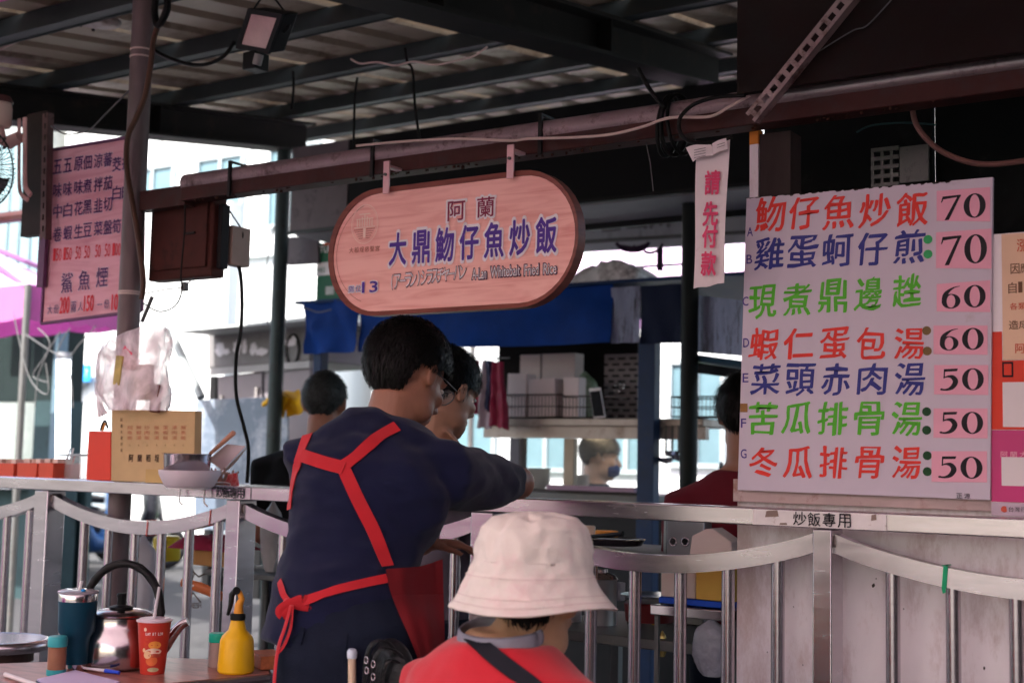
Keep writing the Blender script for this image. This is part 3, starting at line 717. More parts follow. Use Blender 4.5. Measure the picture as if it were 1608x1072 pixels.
def digit(g, d, O, s, y):      # unit cell 1 x 1, O bottom left
    n_ = 32
    def er_(cx, cz, rx, rz, ix, iz, tl=0.):
        vs = []
        for k in range(n_+1):
            a = 2*math.pi*k/n_
            vs += [(O[0]+(cx+rx*math.cos(a))*s[0], y, O[1]+(cz+rz*math.sin(a))*s[1]), (O[0]+(cx+ix*math.cos(a)+tl*math.sin(a))*s[0], y, O[1]+(cz+iz*math.sin(a))*s[1])]
        g.add(vs, [(2*i, 2*i+1, 2*i+3, 2*i+2) for i in range(n_)])
    if d == '0': er_(.5, .5, .50, .5, .235, .452)
    if d == '6':
        er_(.48, .33, .44, .33, .20, .285); stroke(g, [(.90, .985, .012), (.62, .93, .03), (.36, .78, .075), (.20, .60, .11), (.15, .36, .11)], y-.0001, O, s)
    if d == '7':
        stroke(g, [(.06, .74, .022), (.12, .86, .035)], y, O, s); g.add([(O[0]+a*s[0], y-.0001, O[1]+b*s[1]) for a, b in ((.08, .86), (.96, .92), (.96, 1.0), (.12, .985))], [(0, 1, 2, 3)])
        g.add([(O[0]+a*s[0], y-.0002, O[1]+b*s[1]) for a, b in ((.80, .93), (.96, .97), (.40, .0), (.20, .0))], [(0, 1, 2, 3)])
    if d == '5':
        g.add([(O[0]+a*s[0], y-.0001, O[1]+b*s[1]) for a, b in ((.24, .86), (.86, .88), (.90, 1.0), (.26, .985))], [(0, 1, 2, 3)])
        g.add([(O[0]+a*s[0], y-.0002, O[1]+b*s[1]) for a, b in ((.22, .56), (.28, .56), (.31, .985), (.245, .985))], [(0, 1, 2, 3)])
        stroke(g, [(.22, .585, .02), (.44, .645, .045), (.66, .60, .10), (.78, .40, .125), (.64, .16, .10), (.38, .045, .05), (.10, .05, .035)], y-.0003, O, s)
        stroke(g, [(.06, .055, .02), (.13, .06, .045), (.2, .06, .03)], y-.0004, O, s)
CARDS = [('70', (1471, 297, 1555, 347), (1477, 306, 1547, 343)), ('70', (1470, 362, 1557, 421), (1477, 370, 1549, 414)),
         ('60', (1471, 443, 1555, 489), (1478, 449, 1547, 483)), ('60', (1466, 511, 1551, 556), (1475, 516, 1544, 549)),
         ('50', (1467, 573, 1552, 619), (1475, 579, 1544, 612)), ('50', (1466, 641, 1551, 687), (1474, 647, 1543, 680)),
         ('50', (1463, 708, 1550, 756), (1472, 717, 1542, 750))]
for s_, (x0, y0, x1, y1), (a0, b0, a1, b1) in CARDS:
    pts = [atY(x0, y1, MY-.0005), atY(x1, y1+1, MY-.0005), atY(x1, y0-3 if y0 < 450 else y0, MY-.0005), atY(x0, y0+3 if y0 < 450 else y0, MY-.0005)]
    g = G(); g.prism([p+V((0, -.0012, 0)) for p in pts], (0, .0008, 0)); c = part('price_card', g, cardm, t)
    yy = MY-.0022
    A, B = atY(a0, b1, yy), atY(a1, b0, yy); W_ = B.x-A.x; H_ = pxh(b1-b0, A)
    zc = (atY((a0+a1)/2, (b0+b1)/2, yy)).z
    g = G()
    for k, dch in enumerate(s_): digit(g, dch, (A.x-W_*.01+k*W_*.53, zc-H_*.52), (W_*.49, H_*1.04), yy)
    part('price', g, figm, c)
for x, y, m in ((1457, 376, 0), (1457, 399, 0), (1455, 519, 1), (1456, 551, 1), (1455, 646, 2), (1455, 675, 2), (1456, 715, 2), (1456, 740, 2)):
    mm = (mat('green_sticker', (.02, .36, .10), .4), mat('brown_sticker', (.16, .10, .03), .5), mat('dark_green_sticker', (.012, .06, .02), .4))[m]
    p = atY(x, y, MY-.0012); r_ = pxh(7, p); g = G(); g.tube([p+V((0, 0, 0)), p+V((0, .0008, 0))], r_, 20); part('round_sticker', g, mm, t)
p = atY(1168, 640, MY-.0012); g = G(); g.box((p.x-.010, MY-.0014, p.z-.011), (p.x+.010, MY-.0006, p.z+.011)); part('tape', g, mat('brown_tape', (.30, .14, .04), .5), t)
p = atY(1512, 778, MY-.001); g = G(); row_text(g, '正源', p-V((.008, 0, 0)), p+V((.010, 0, 0)), .014, .012, off=.0, jit=.03); part('signature', g, ink, t)
# ================================================================ POSTERS IN A HOLDER, RIGHT EDGE
PY = 3.125
def rect_px(x0, y0, x1, y1, Y, th=.001):
    pts = [atY(x0, y1, Y), atY(x1, y1, Y), atY(x1, y0, Y), atY(x0, y0, Y)]
    xl = pts[0].x; xr = pts[1].x; zb = pts[0].z; zt = pts[3].z
    g = G(); g.box((xl, Y, zb), (xr, Y+th, zt)); return g, V((xl, Y, zb)), V((xr-xl, 0, 0)), V((0, 0, zt-zb))
t = thing('notice_holder', 'tall holder of payment posters and a cream notice, right of the menu board', 'notice holder', atY(1600, 812, PY))
g, *_ = rect_px(1559, 368, 1760, 810, PY+.003, .006); part('backing', g, offw, t)
g, *_ = rect_px(1575, 368, 1760, 565, PY, .001); part('notice', g, mat('cream_notice_paper', (.78, .52, .36), .6, 0, .04), t)
g, *_ = rect_px(1557, 521, 1575, 674, PY+.001, .001); part('red_poster', g, redpaint, t)
g, *_ = rect_px(1575, 566, 1760, 674, PY+.001, .001); part('red_poster', g, redpaint, t)
g, *_ = rect_px(1557, 675, 1760, 787, PY, .001); part('magenta_poster', g, mat('magenta_print', (.55, .03, .18), .35, 0, .05), t)
g, *_ = rect_px(1557, 788, 1760, 809, PY, .001); part('footer', g, mat('lilac_print', (.55, .42, .52), .4), t)
cardw = mat('white_card', (.74, .66, .68), .4, 0, .03)
g, *_ = rect_px(1575, 600, 1660, 670, PY-.001, .001); part('card', g, cardw, t)
g, *_ = rect_px(1573, 717, 1660, 762, PY-.001, .001); part('card', g, cardw, t)
mo = mat('red_notice_text', (.62, .10, .06), .6); mb = mat('brown_notice_text', (.16, .07, .04), .6)
for s_, a, b, w_, h_, m_ in (('漲價', (1606, 385), (1636, 382), 18, 20, mo), ('因應物價', (1594, 422), (1640, 418), 14, 16, mb), ('自112年', (1590, 452), (1640, 447), 13, 17, mb),
                         ('各類品項', (1592, 481), (1632, 479), 12, 11, mo), ('造成不便', (1592, 510), (1640, 506), 15, 14, mb), ('阿蘭', (1602, 547), (1622, 545), 15, 15, mo)):
    g = G(); line_px(g, s_, a, b, w_, h_, Y=PY, off=.01, lift=.0008); part('lettering', g, m_, t)
g, *_ = rect_px(1574, 568, 1591, 592, PY-.0005, .0008); fr_ = part('black_frame', g, ink, t)
g, *_ = rect_px(1576.5, 571, 1588.5, 589, PY-.0012, .0006); part('frame_fill', g, redpaint, fr_)
g = G(); line_px(g, '阿蘭大鼎', (1577, 713-.0), (1622, 713), 11, 9, Y=PY, lift=.0008); part('lettering', g, cardm, t)
g = G(); line_px(g, '台灣行動支付', (1588, 799), (1636, 800), 8, 8, Y=PY, lift=.0008); part('lettering', g, ink, t)
p = atY(1587, 800, PY-.0006); g = G(); g.tube([atY(1577, 799, PY-.0012), atY(1577, 799, PY-.0004)], pxh(5, p), 16); part('logo_disc', g, mo, t)
# ================================================================ HANGING PAPER SIGN (pay first)
HY = 2.985
t = thing('paper_sign', 'narrow white paper strip with four red characters hanging from the beam', 'sign', atY(1115, 452, HY))
pap = mat('creased_pink_white_paper', (.86, .76, .78), .7, 0, .05, 10, .2, 25, dirt=(.60, .44, .46), dscale=9, dth=.72, transl=.15)
A, B, Cc, D = atY(1089, 453, HY), atY(1136, 443, HY), atY(1145, 218, HY), atY(1094, 236, HY)
g = G(); g.grid(lambda u, v: (A.lerp(B, u)).lerp(D.lerp(Cc, u), v)+V((0, .006*math.sin(u*3.1)+.004*math.sin(v*6+u*2), .0015*math.sin(u*11))), 8, 24, (0, .0012, 0)); part('paper', g, pap, t, smooth='auto')
g = G()
for ch, cx_, cy_ in (('請', 1118, 286), ('先', 1115, 335), ('付', 1114, 371), ('款', 1112, 413)):
    p = atY(cx_, cy_, HY-.004); w_ = pxh(23, p)*1.08; h_ = pxh(37 if ch != '付' else 34, p)
    put_text(g, ch, p-V((w_/2, 0, h_/2)), V((w_, 0, -.002)), V((.002, 0, h_)), .035)
part('lettering', g, mat('rose_red_print', (.70, .06, .16), .6), t)
A, B, Cc, D = atY(1088, 254, HY-.01), atY(1120, 243, HY-.01), atY(1117, 226, HY-.012), atY(1077, 232, HY-.01)
g = G(); g.grid(lambda u, v: (A.lerp(B, u)).lerp(D.lerp(Cc, u), v)+V((0, -.008*math.sin(u*3.1), .002*math.sin(u*5))), 6, 4, (0, .001, 0)); part('folded_flap', g, pap, t, smooth='auto')
A, B, Cc, D = atY(1120, 243, HY-.01), atY(1143, 234, HY-.01), atY(1140, 217, HY-.012), atY(1118, 226, HY-.01)
g = G(); g.grid(lambda u, v: (A.lerp(B, u)).lerp(D.lerp(Cc, u), v)+V((0, -.006*math.sin(u*3.1), 0)), 6, 4, (0, .001, 0)); part('folded_flap', g, pap, t, smooth='auto')
g = G()
for k in range(4): 
    a, b = atY(1090, 236+k*4, HY-.021), atY(1108, 232+k*4, HY-.021); g.tube([a, b], .0007, 4)
for k in range(2):
    a, b = atY(1126, 228+k*4, HY-.018), atY(1138, 224+k*4, HY-.018); g.tube([a, b], .0007, 4)
part('small_print', g, mat('grey_print', (.2, .17, .17), .7), t)
# ================================================================ PINK PRICE BOARD, UPPER LEFT
LY = 3.16
pinkb = woodmat('faded_pink_wood_print', (.82, .42, .50), (.68, .28, .35), .5, (1, 1, 9))
t = thing('price_board', 'pink board of purple dish names and red prices, left of the thick pole', 'price board', atY(140, 505, LY))
qs = [atY(*p, LY) for p in ((66, 508), (222, 488), (226, 212), (80, 236))]
g = G(); g.prism(qs, (0, .012, 0)); part('board', g, pinkb, t)
g = G()
for a, b in ((0, 1), (1, 2), (2, 3), (3, 0)):
    p, q_ = qs[a], qs[b]; d = (q_-p).normalized(); n__ = V((d.z, 0, -d.x))*.006
    g.prism([p-d*.003-n__, q_+d*.003-n__, q_+d*.003+n__*.2, p-d*.003+n__*.2][::1], (0, -.006, 0)) if False else g.tube([p+V((0, -.002, 0)), q_+V((0, -.002, 0))], .0065, 6)
part('frame', g, mat('plum_frame_paint', (.16, .06, .14), .5), t, smooth='auto')
pu2 = mat('violet_board_lettering', (.09, .025, .14), .6, 0, .03); wo2 = mat('pale_pink_outline', (.80, .56, .66), .6, 0, .03); rd2 = mat('red_price_lettering', (.75, .04, .06), .6, 0, .03)
cols = [('五味中卷', 91, 151), ('五味白蝦', 107, 151), ('原味花生', 124, 50), ('佃煮黑豆', 138, 50), ('涼拌韭菜', 155, 50), ('蕃茄切盤', 170, 50), ('茭白 筍', 184, 100), (' 白 菜', 199, 100)]
go, gt, gr = G(), G(), G()
for i, (s_, cx_, pr_) in enumerate(cols):
    sl = -.145*(cx_-91)
    ys = (266+.5, 300, 334, 366)
    if i == 6: ss = [('茭', 258), ('白', 303), ('筍', 355)]
    elif i == 7: ss = [('拌', 255), ('白', 300), ('菜', 352)]
    else: ss = [(ch, y+sl*1.0) for ch, y in zip(s_, (262, 299, 332, 368))]
    for ch, y in ss:
        p = atY(cx_, y, LY); w_ = abs(atY(cx_+6.7, y, LY).x-atY(cx_-6.7, y, LY).x); h_ = pxh(22, p)
        for g_, e, off, lf_ in ((go, 1.06, .03, .0012), (gt, 1, .018, .002)):
            put_text(g_, ch, p+V((-w_*e/2, -lf_, -h_*e/2)), V((w_*e, 0, 0)), V((0, 0, h_*e)), off)
    xx = {151: '150', 50: '50', 100: '100'}[pr_]
    for k, ch in enumerate(xx):
        px2 = cx_-5+k*4.6+(2 if len(xx) == 2 else 0); y = 400-.09*(cx_-91)
        p = atY(px2, y, LY); w_ = abs(atY(px2+2, y, LY).x-atY(px2-2, y, LY).x); h_ = pxh(20, p)
        put_text(gr, ch, p+V((-w_/2, -.002, -h_/2)), V((w_, 0, 0)), V((0, 0, h_)), .0)
for ch, cx_, cy_ in (('鯊', 106, 444), ('魚', 133, 440), ('煙', 161, 435)):
    p = atY(cx_, cy_, LY); w_ = abs(atY(cx_+9, 440, LY).x-atY(cx_-9, 440, LY).x); h_ = pxh(31, p)
    for g_, e, off, lf_ in ((go, 1.05, .03, .0012), (gt, 1, .012, .002)):
        put_text(g_, ch, p+V((-w_*e/2, -lf_, -h_*e/2)), V((w_*e, 0, 0)), V((0, 0, h_*e)), off)
for s_, x_, y_, w__, h__, g_ in (('大', 79, 486, 8, 14, gt), ('份', 89, 485, 8, 14, gt), ('200', 102, 479, 15, 26, gr), ('兩', 116, 482, 8, 17, gt), ('人', 127, 481, 8, 14, gt), ('150', 140, 476, 15, 25, gr),
                            ('一', 157, 478, 8, 14, gt), ('份', 168, 477, 8, 14, gt), ('100', 184, 474, 16, 25, gr), ('盤', 201, 470, 8, 14, gt)):
    p = atY(x_, y_, LY); w_ = abs(atY(x_+w__/2, y_, LY).x-atY(x_-w__/2, y_, LY).x); h_ = pxh(h__, p)
    if g_ is gt: put_text(go, s_, p+V((-w_*.54, -.0012, -h_*.54)), V((w_*1.08, 0, 0)), V((0, 0, h_*1.08)), .03)
    put_text(g_, s_, p+V((-w_/2, -.002, -h_/2)), V((w_, 0, 0)), V((0, 0, h_)), .02 if g_ is gr else .0)
part('lettering_outline', go, wo2, t); part('lettering', gt, pu2, t); part('price_figures', gr, rd2, t, kind='stuff')
# slotted angle posts carrying the board and the fan
def slotted(name_t, p0, p1, wd, m, pitch=.045, hole=.022, side=V((1, 0, 0)), nrm=V((0, 1, 0)), lw=.32, th=.002):
    """angle iron strip with a row of slots: rails + bridges"""
    d = (p1-p0); Ln = d.length; d.normalize(); g = G()
    s = (side-d*side.dot(d)).normalized(); n__ = d.cross(s).normalized()
    def bx_(a0, a1, b0, b1):
        c = [p0+d*a0+s*b0, p0+d*a1+s*b0, p0+d*a1+s*b1, p0+d*a0+s*b1]; g.prism(c, n__*th)
    bx_(0, Ln, -wd/2, -wd*lw/2); bx_(0, Ln, wd*lw/2, wd/2)
    a = .008
    while a < Ln:
        bx_(a, min(Ln, a+pitch-hole), -wd*lw/2+.0001, wd*lw/2-.0001); a += pitch
    g.prism([p0+s*wd/2, p0+d*Ln+s*wd/2, p0+d*Ln+s*(wd/2-.002), p0+s*(wd/2-.002)], n__*wd*.8)
    return g
rustp = mat('rusty_mauve_angle', (.17, .10, .10), .6, .3, .3, 9, dirt=(.08, .04, .03), dscale=15)
t = thing('slotted_post', 'upright rusty slotted angle iron beside the wall fan', 'bracket', atY(66, 375, 3.1))
g = slotted('', atY(67, 376, 3.1), atY(71, 178, 3.1), .034, rustp); part('angle', g, rustp, t)
g = G(); a, b = atY(43, 180, 3.13), atY(62, 368, 3.13); g.box((a.x, 3.13, b.z), (b.x+.004, 3.165, a.z)); part('upright', g, mat('dark_brown_upright', (.04, .028, .026), .6, 0, .3, 8), t)
g = G(); c = atY(72, 362, 3.11); g.box((c.x-.16, 3.135, c.z-.24), (c.x-.12, 3.145, c.z)) if False else g.box((atY(56, 440, 3.13).x, 3.134, atY(60, 450, 3.13).z), (atY(66, 440, 3.13).x, 3.15, b.z)); part('lower_plate', g, mat('plum_frame_paint', (.16, .06, .14)), t)
wg = mat('galvanised_angle', (.30, .22, .22), .55, .3, .2, 10, dirt=(.10, .05, .04), dscale=14, dth=.6)
p0 = atY(1178, 185, 2.99); p1 = atY(1345, -22, 2.95)
d_ = (p1-p0).normalized(); sd_ = V((0, 1, 0)).cross(d_)
t = thing('slotted_brace', 'diagonal perforated angle iron brace rising from the beam to the upper right corner', 'brace', p0)
g = slotted('', p0, p1, .036, wg, .031, .018, sd_, None, .42, .003); part('angle', g, wg, t)
# ================================================================ PEOPLE
def bake(name, g, mats, parent, voxel=.008, sm=3, disp=None, label=None, top=False, org=None):
    """closed shapes in g melted into one continuous surface"""
    lo, hi = g.bounds(); c = (lo+hi)/2
    me = g.mesh(name, mats, c)
    o = bpy.data.objects.new(name, me); C.objects.link(o)
    r = o.modifiers.new('r', 'REMESH'); r.mode = 'VOXEL'; r.voxel_size = voxel
    if sm: s_ = o.modifiers.new('s', 'SMOOTH'); s_.iterations = sm; s_.factor = .6
    dg = bpy.context.evaluated_depsgraph_get(); me2 = bpy.data.meshes.new_from_object(o.evaluated_get(dg))
    o.modifiers.clear(); o.data = me2; bpy.data.meshes.remove(me); me2.name = name
    if not len(me2.materials): me2.materials.append(mats if not isinstance(mats, list) else mats[0])
    if disp:
        for v in me2.vertices:
            v.co += V(disp(v.co + c, v.normal))
    me2.polygons.foreach_set('use_smooth', [True]*len(me2.polygons)); me2.update()
    if parent is not None: o.parent = parent; o.location = c-rootloc(parent)
    else: o.location = c
    if label: o['label'] = label
    return o
def frame(yaw, pitch=0., roll=0.):
    """columns right, forward, up; yaw measured from +Y towards +X (degrees), pitch down positive"""
    R = Matrix.Rotation(-math.radians(yaw), 3, 'Z') @ Matrix.Rotation(-math.radians(pitch), 3, 'X') @ Matrix.Rotation(math.radians(roll), 3, 'Y')
    return R
def head_shape(g, c, R, s=1., fat=1.):
    def P(x, y, z): return c + R @ (V((x, y, z))*s)
    def E(x, y, z, a, b, d): g.ell(P(x, y, z), (a*s, b*s, d*s), R)
    E(0, -.012, .035, .076*fat, .096, .088)         # cranium
    E(0, .012, -.02, .066*fat, .078, .088)          # face
    E(0, .030, -.062, .050*fat, .056, .050)         # jaw
    E(0, .066, -.098, .024, .022, .018)             # chin
    E(.040*fat, .022, -.062, .026, .040, .036); E(-.040*fat, .022, -.062, .026, .040, .036)
    E(0, .078, .022, .052, .016, .012)              # brow
    E(.034, .066, -.022, .024, .022, .020); E(-.034, .066, -.022, .024, .022, .020)   # cheeks
    g.tube([P(0, .083, .012), P(0, .100, -.010), P(0, .112, -.028), P(0, .092, -.036)], [.008*s, .010*s, .0125*s, .010*s], 10)
    E(.012, .093, -.032, .008, .010, .007); E(-.012, .093, -.032, .008, .010, .007)
    E(0, .086, -.056, .022, .013, .006); E(0, .085, -.067, .019, .013, .0065)       # lips
    for sx in (-1, 1):                                # ears
        Me = R @ Matrix.Rotation(math.radians(-22*sx), 3, 'Z')
        g.ell(P(sx*.078*fat, -.008, .000), (.0075*s, .018*s, .030*s), Me)
        g.tube([P(sx*.076*fat, .006, -.020), P(sx*.084*fat, .004, .004), P(sx*.088*fat, -.006, .024), P(sx*.089*fat, -.020, .020), P(sx*.087*fat, -.024, .002), P(sx*.080*fat, -.012, -.024)], .0042*s, 8)
def face_parts(parent, c, R, s=1.):
    ew = mat('eye_white', (.6, .58, .55), .2); ir = mat('dark_iris', (.015, .01, .008), .1)
    for sx in (-1, 1):
        p = c + R @ (V((sx*.031, .079, .006))*s)
        g = G(); g.ell(p, (.012*s, .009*s, .0065*s), R, 12, 8); e = part('eye', g, ew, parent, True)
        g = G(); g.ell(p + R @ V((0, .0066*s, 0)), (.0055*s, .004*s, .0055*s), R, 10, 6); part('iris', g, ir, e, True)
    for sx in (-1, 1):
        g = G(); g.tube([c + R @ (V((sx*.014, .093, .027))*s), c + R @ (V((sx*.032, .092, .033))*s), c + R @ (V((sx*.050, .078, .028))*s)], [.002*s, .004*s, .0015*s], 6); part('eyebrow', g, hairm, parent, True)
def hair_cap(parent, c, R, m, s=1., fat=1., seed=1, n=2600, ln=.035, vol=1.0, low=-.045, front=.045, name='hair', fringe=0., side=-.004, cut=9.):
    """scalp shell with a hairline plus many short tapering locks"""
    rnd = random.Random(seed); g = G()
    cc = V((0, -.014, .036)); rr = V((.081*fat, .103, .095))*vol
    def hl(th):           # lowest z (head units) allowed at azimuth th (0 = forward)
        f = math.cos(th)  # 1 front, -1 back
        a = abs(math.sin(th))
        jt = .010*noise.noise(V((math.sin(th)*4, math.cos(th)*4, seed)))
        if f > .25: return front - .02*a + fringe
        if f > -.30: return side+jt*.6
        return side+(low-side)*min(1, (-.30-f)/.35)+jt*2
    def pt(th, ph, k=1.):
        d = V((math.sin(th)*math.sin(ph), math.cos(th)*math.sin(ph), math.cos(ph)))
        nn = noise.noise(d*5+V((seed, 0, 0)))*.022+noise.noise(d*14+V((seed, 0, 0)))*.006
        return V((d.x*rr.x, d.y*rr.y, d.z*rr.z))*(k+nn)+cc, d
    NU, NV = 56, 26
    vs = []; idx = {}
    for j in range(NV+1):
        for i in range(NU):
            th = 2*math.pi*i/NU
            lowz = hl(th); ph_max = math.acos(max(-1, min(1, (lowz-cc.z)/(rr.z))))
            ph = ph_max*j/NV
            p, d = pt(th, ph, 1.0 if j < NV else .93)
            vs.append(c + R @ (p*s))
    g.add(vs, [(j*NU+i, j*NU+(i+1) % NU, (j+1)*NU+(i+1) % NU, (j+1)*NU+i) for j in range(NV) for i in range(NU)])
    for k in range(n):
        th = rnd.random()*2*math.pi; lowz = hl(th); phm = math.acos(max(-1, min(1, (lowz-cc.z)/rr.z)))
        ph = math.acos(1-rnd.random()*(1-math.cos(phm)))
        p, d = pt(th, ph, .99)
        if p.z > cut: continue
        lnk = 1. if p.z > lowz+.02 else .55
        down_ = V((0, 0, -1)); tang = (down_ - d*down_.dot(d)); tang = tang.normalized() if tang.length > .05 else V((rnd.uniform(-1, 1), rnd.uniform(-1, 1), 0)).normalized()
        tang = (tang + V((rnd.uniform(-.22, .22), rnd.uniform(-.22, .22), rnd.uniform(-.1, .1)))).normalized()
        L_ = ln*(.5+rnd.random()*.8)*lnk; out = d*(.003+.006*rnd.random())
        w_ = tang.cross(d).normalized()*(.0008+.0010*rnd.random())
        a, b_, e = p, p+tang*L_*.5+out, p+tang*L_+out*.7
        g.add([c + R @ (q*s) for q in (a-w_, a+w_, b_+w_*.8, b_-w_*.8, e)], [(0, 1, 2, 3), (3, 2, 4)])
    return part(name, g, m, parent, smooth=True)
def hand(g, w, d, n_, s=1., curl=.5, thumb=1, spread=.12):
    """w wrist point, d pointing direction, n_ palm-back normal; palm, four unequal bent fingers, thumb from the side"""
    d = V(d).normalized(); n_ = (V(n_)-d*V(n_).dot(d)).normalized(); sd__ = d.cross(n_)*thumb
    pc = w+d*.048*s
    g.tube([w, w+d*.02*s, w+d*.06*s, w+d*.092*s], [.022*s, .030*s, .040*s, .038*s], 14, ry=[.017*s, .016*s, .015*s, .011*s], A=sd__)
    for k, (off, L_) in enumerate(((.029, .070), (.010, .079), (-.009, .074), (-.027, .058))):
        b = w+d*.080*s+sd__*off*s; dd = (d+sd__*(off/.029*spread)).normalized()
        a1 = curl*.6; a2 = curl*1.4; a3 = curl*2.0
        p = [b]; 
        for a, fr in ((a1, .45), (a2, .32), (a3, .23)):
            p.append(p[-1]+(dd*math.cos(a)-n_*math.sin(a))*L_*fr*s)
        g.tube([b-d*.02*s]+p, [.009*s, .0095*s, .0088*s, .0080*s, .0060*s], 10)
    b = w+d*.022*s+sd__*.026*s
    p = [b, b+(d*.5+sd__*.8-n_*.15).normalized()*.036*s]; p.append(p[-1]+(d*.85+sd__*.45-n_*.3).normalized()*.030*s); p.append(p[-1]+(d+sd__*.1-n_*.35).normalized()*.022*s)
    g.tube([w+d*.012*s]+p, [.014*s, .013*s, .0105*s, .0095*s, .007*s], 10)
def torso(g, pts, A, grow=0.):
    """pts: (centre, half width, half depth)"""
    g.tube([p[0] for p in pts], [p[1]+grow for p in pts], 24, ry=[p[2]+grow for p in pts], A=A)
def folds(amp, fr, seed, zf=1.):
    def f(p, n):
        q = V((p.x*fr, p.y*fr, p.z*fr*zf+seed))
        a = 1-abs(noise.noise(q))*2
        return n*(amp*(a-.6) + amp*.6*noise.noise(q*2.3))
    return f
def ribbon_on(bvhs, px, wd, off=.004, n=8, ends=None):
    """strap laid on the cloth below the picture path px"""
    pts = []
    P_ = smoothpts([V((a, b, 0)) for a, b in px], n)
    for p in P_:
        r = ray(p.x, p.y).normalized(); best = None
        for b in bvhs:
            h = b.ray_cast(CAM, r)
            if h[0] is not None and (best is None or h[3] < best[3]): best = h
        if best is not None: pts.append((best[0], best[1]))
    return pts
def strap_mesh(pts, wd, off=.004, th=.002, smooth_n=2):
    P_ = [p for p, n in pts]; N = [n for p, n in pts]
    for _ in range(smooth_n):
        P_ = [P_[0]]+[(P_[i-1]+P_[i]*2+P_[i+1])/4 for i in range(1, len(P_)-1)]+[P_[-1]]
        N = [N[0]]+[(N[i-1]+N[i]+N[i+1]).normalized() for i in range(1, len(N)-1)]+[N[-1]]
    g = G(); vs = []
    for i, p in enumerate(P_):
        t = (P_[min(i+1, len(P_)-1)]-P_[max(i-1, 0)]).normalized(); s = t.cross(N[i]).normalized()*wd/2; o_ = p+N[i]*(off+.0018*noise.noise(p*38))
        vs += [o_-s, o_+s, o_+s+N[i]*th, o_-s+N[i]*th]
    n_ = len(P_)
    g.add(vs, [(4*i+a, 4*i+(a+1) % 4, 4*i+4+(a+1) % 4, 4*i+4+a) for i in range(n_-1) for a in range(4)]+[(3, 2, 1, 0), tuple(4*(n_-1)+a for a in range(4))])
    return g
def bvh_of(o):
    dg = bpy.context.evaluated_depsgraph_get(); dg.update()
    mw = Matrix.Translation(rootloc(o)); me = o.data
    return BVHTree.FromPolygons([mw @ v.co for v in me.vertices], [tuple(p.vertices) for p in me.polygons])

# ---------------------------------------------------------------- 1. cook in red apron, back to us, leaning on the rail
hd = atY(640, 596, 2.50); HS = 1.06
R1 = frame(6, 24, -4)
chest = atY(570, 790, 2.36); waist = atY(538, 955, 2.27); hip = atY(560, 1060, 2.27)
shR = atY(696, 742, 2.46); shL = atY(494, 706, 2.33)
elb = V((-1.905, 2.88, 1.238)); neckb = atY(600, 684, 2.42)
A1 = (shR-shL).normalized()
t1 = thing('person', 'man in navy shirt and red apron leaning on the rail with his back to us', 'person', V((hip.x, hip.y, .06)))
g = G()
head_shape(g, hd, R1, HS, 1.02)
g.tube([neckb-V((0, 0, .05)), neckb+V((0, .02, .01)), hd+R1 @ V((0, -.02, -.05))], [.075, .062, .060], 16)
tp = [(hip-V((0, 0, .06)), .165, .115), (hip+V((0, 0, .06)), .165, .115), (waist, .138, .096), ((waist+chest)/2, .144, .100), (chest, .160, .110), ((chest+neckb)/2+V((.0, 0, .0)), .170, .100), (neckb-V((0, 0, .015)), .12, .07), (neckb+V((0, 0, .01)), .06, .05)]
torso(g, tp, A1)
g.tube([shR-A1*.03, shR, shR.lerp(elb, .5), elb], [.055, .060, .050, .040], 14)
hwR = elb+V((-.235, .06, .035))
g.ell(elb, (.044, .044, .044)); g.tube([elb, elb.lerp(hwR, .5), hwR], [.040, .036, .026], 14)
hand(g, hwR, (-1, .15, -.05), (0, .1, 1), .95, .5, -1)
shL_e = shL+V((-.02, .12, -.26)); hwL = shL_e+V((.12, .20, .03))
g.tube([shL+A1*.03, shL, shL_e, shL_e.lerp(hwL, .5), hwL], [.055, .058, .044, .038, .026], 14)
hand(g, hwL, (.6, .6, 0), (0, 0, 1), .95, .5, 1)
for sx in (-1, 1):
    k = hip+A1*(.085*sx); kn = V((k.x, k.y+.04, .50)); ft = V((k.x, k.y, .13))
    g.tube([k, kn, ft], [.095, .062, .042], 14); g.tube([ft-V((0, .03, .02)), ft+V((0, .09, -.045)), ft+V((0, .17, -.05))], [.042, .038, .025], 12)
b1 = bake('body', g, skin, t1, .007, 3)
face_parts(t1, hd, R1, HS)
hair_cap(t1, hd, R1, hairm, HS, 1.02, 3, 9000, .022, 1.085, -.092, .05, side=.012)
# shirt
g = G()
torso(g, [(waist-V((0, 0, .075)), .170, .128), (waist, .158, .118)]+[(p, a, b) for p, a, b in tp[3:]][:-1]+[(neckb+V((0, .0, .02)), .07, .062)], A1, .014)
g.tube([shR-A1*.05, shR-V((0, 0, .004)), shR.lerp(elb, .5)-V((0, 0, .008)), shR.lerp(elb, .86)], [.074, .082, .073, .056], 18)
g.tube([shL+A1*.05, shL-V((0, 0, .004)), shL.lerp(shL_e, .5), shL.lerp(shL_e, .85)], [.074, .080, .070, .062], 18)
g.ell((shR+shL)/2+V((0, .0, -.09)), (.195, .115, .16), None); g.tube([shL+A1*.03+V((0,0,.01)), shL.lerp(neckb, .6)+V((0, 0, .018)), neckb+V((0, 0, .004)), shR.lerp(neckb, .6)+V((0, 0, .004)), shR-A1*.03+V((0,0,.01))], [.055, .07, .068, .07, .055], 16)
shirt1 = bake('shirt', g, navy, t1, .008, 6, folds(.008, 7, 3.3, 2.4))
g = G()
torso(g, [(hip-V((0, 0, .12)), .185, .14), (hip, .187, .138), (hip+V((0, 0, .06)), .185, .136), (waist-V((0, 0, .03)), .164, .122)], A1, .008)
for sx in (-1, 1):
    k = hip+A1*(.088*sx); kn = V((k.x, k.y+.04, .50)); ft = V((k.x, k.y, .13))
    g.tube([k-V((0, 0, .02)), kn, ft], [.106, .082, .066], 16)
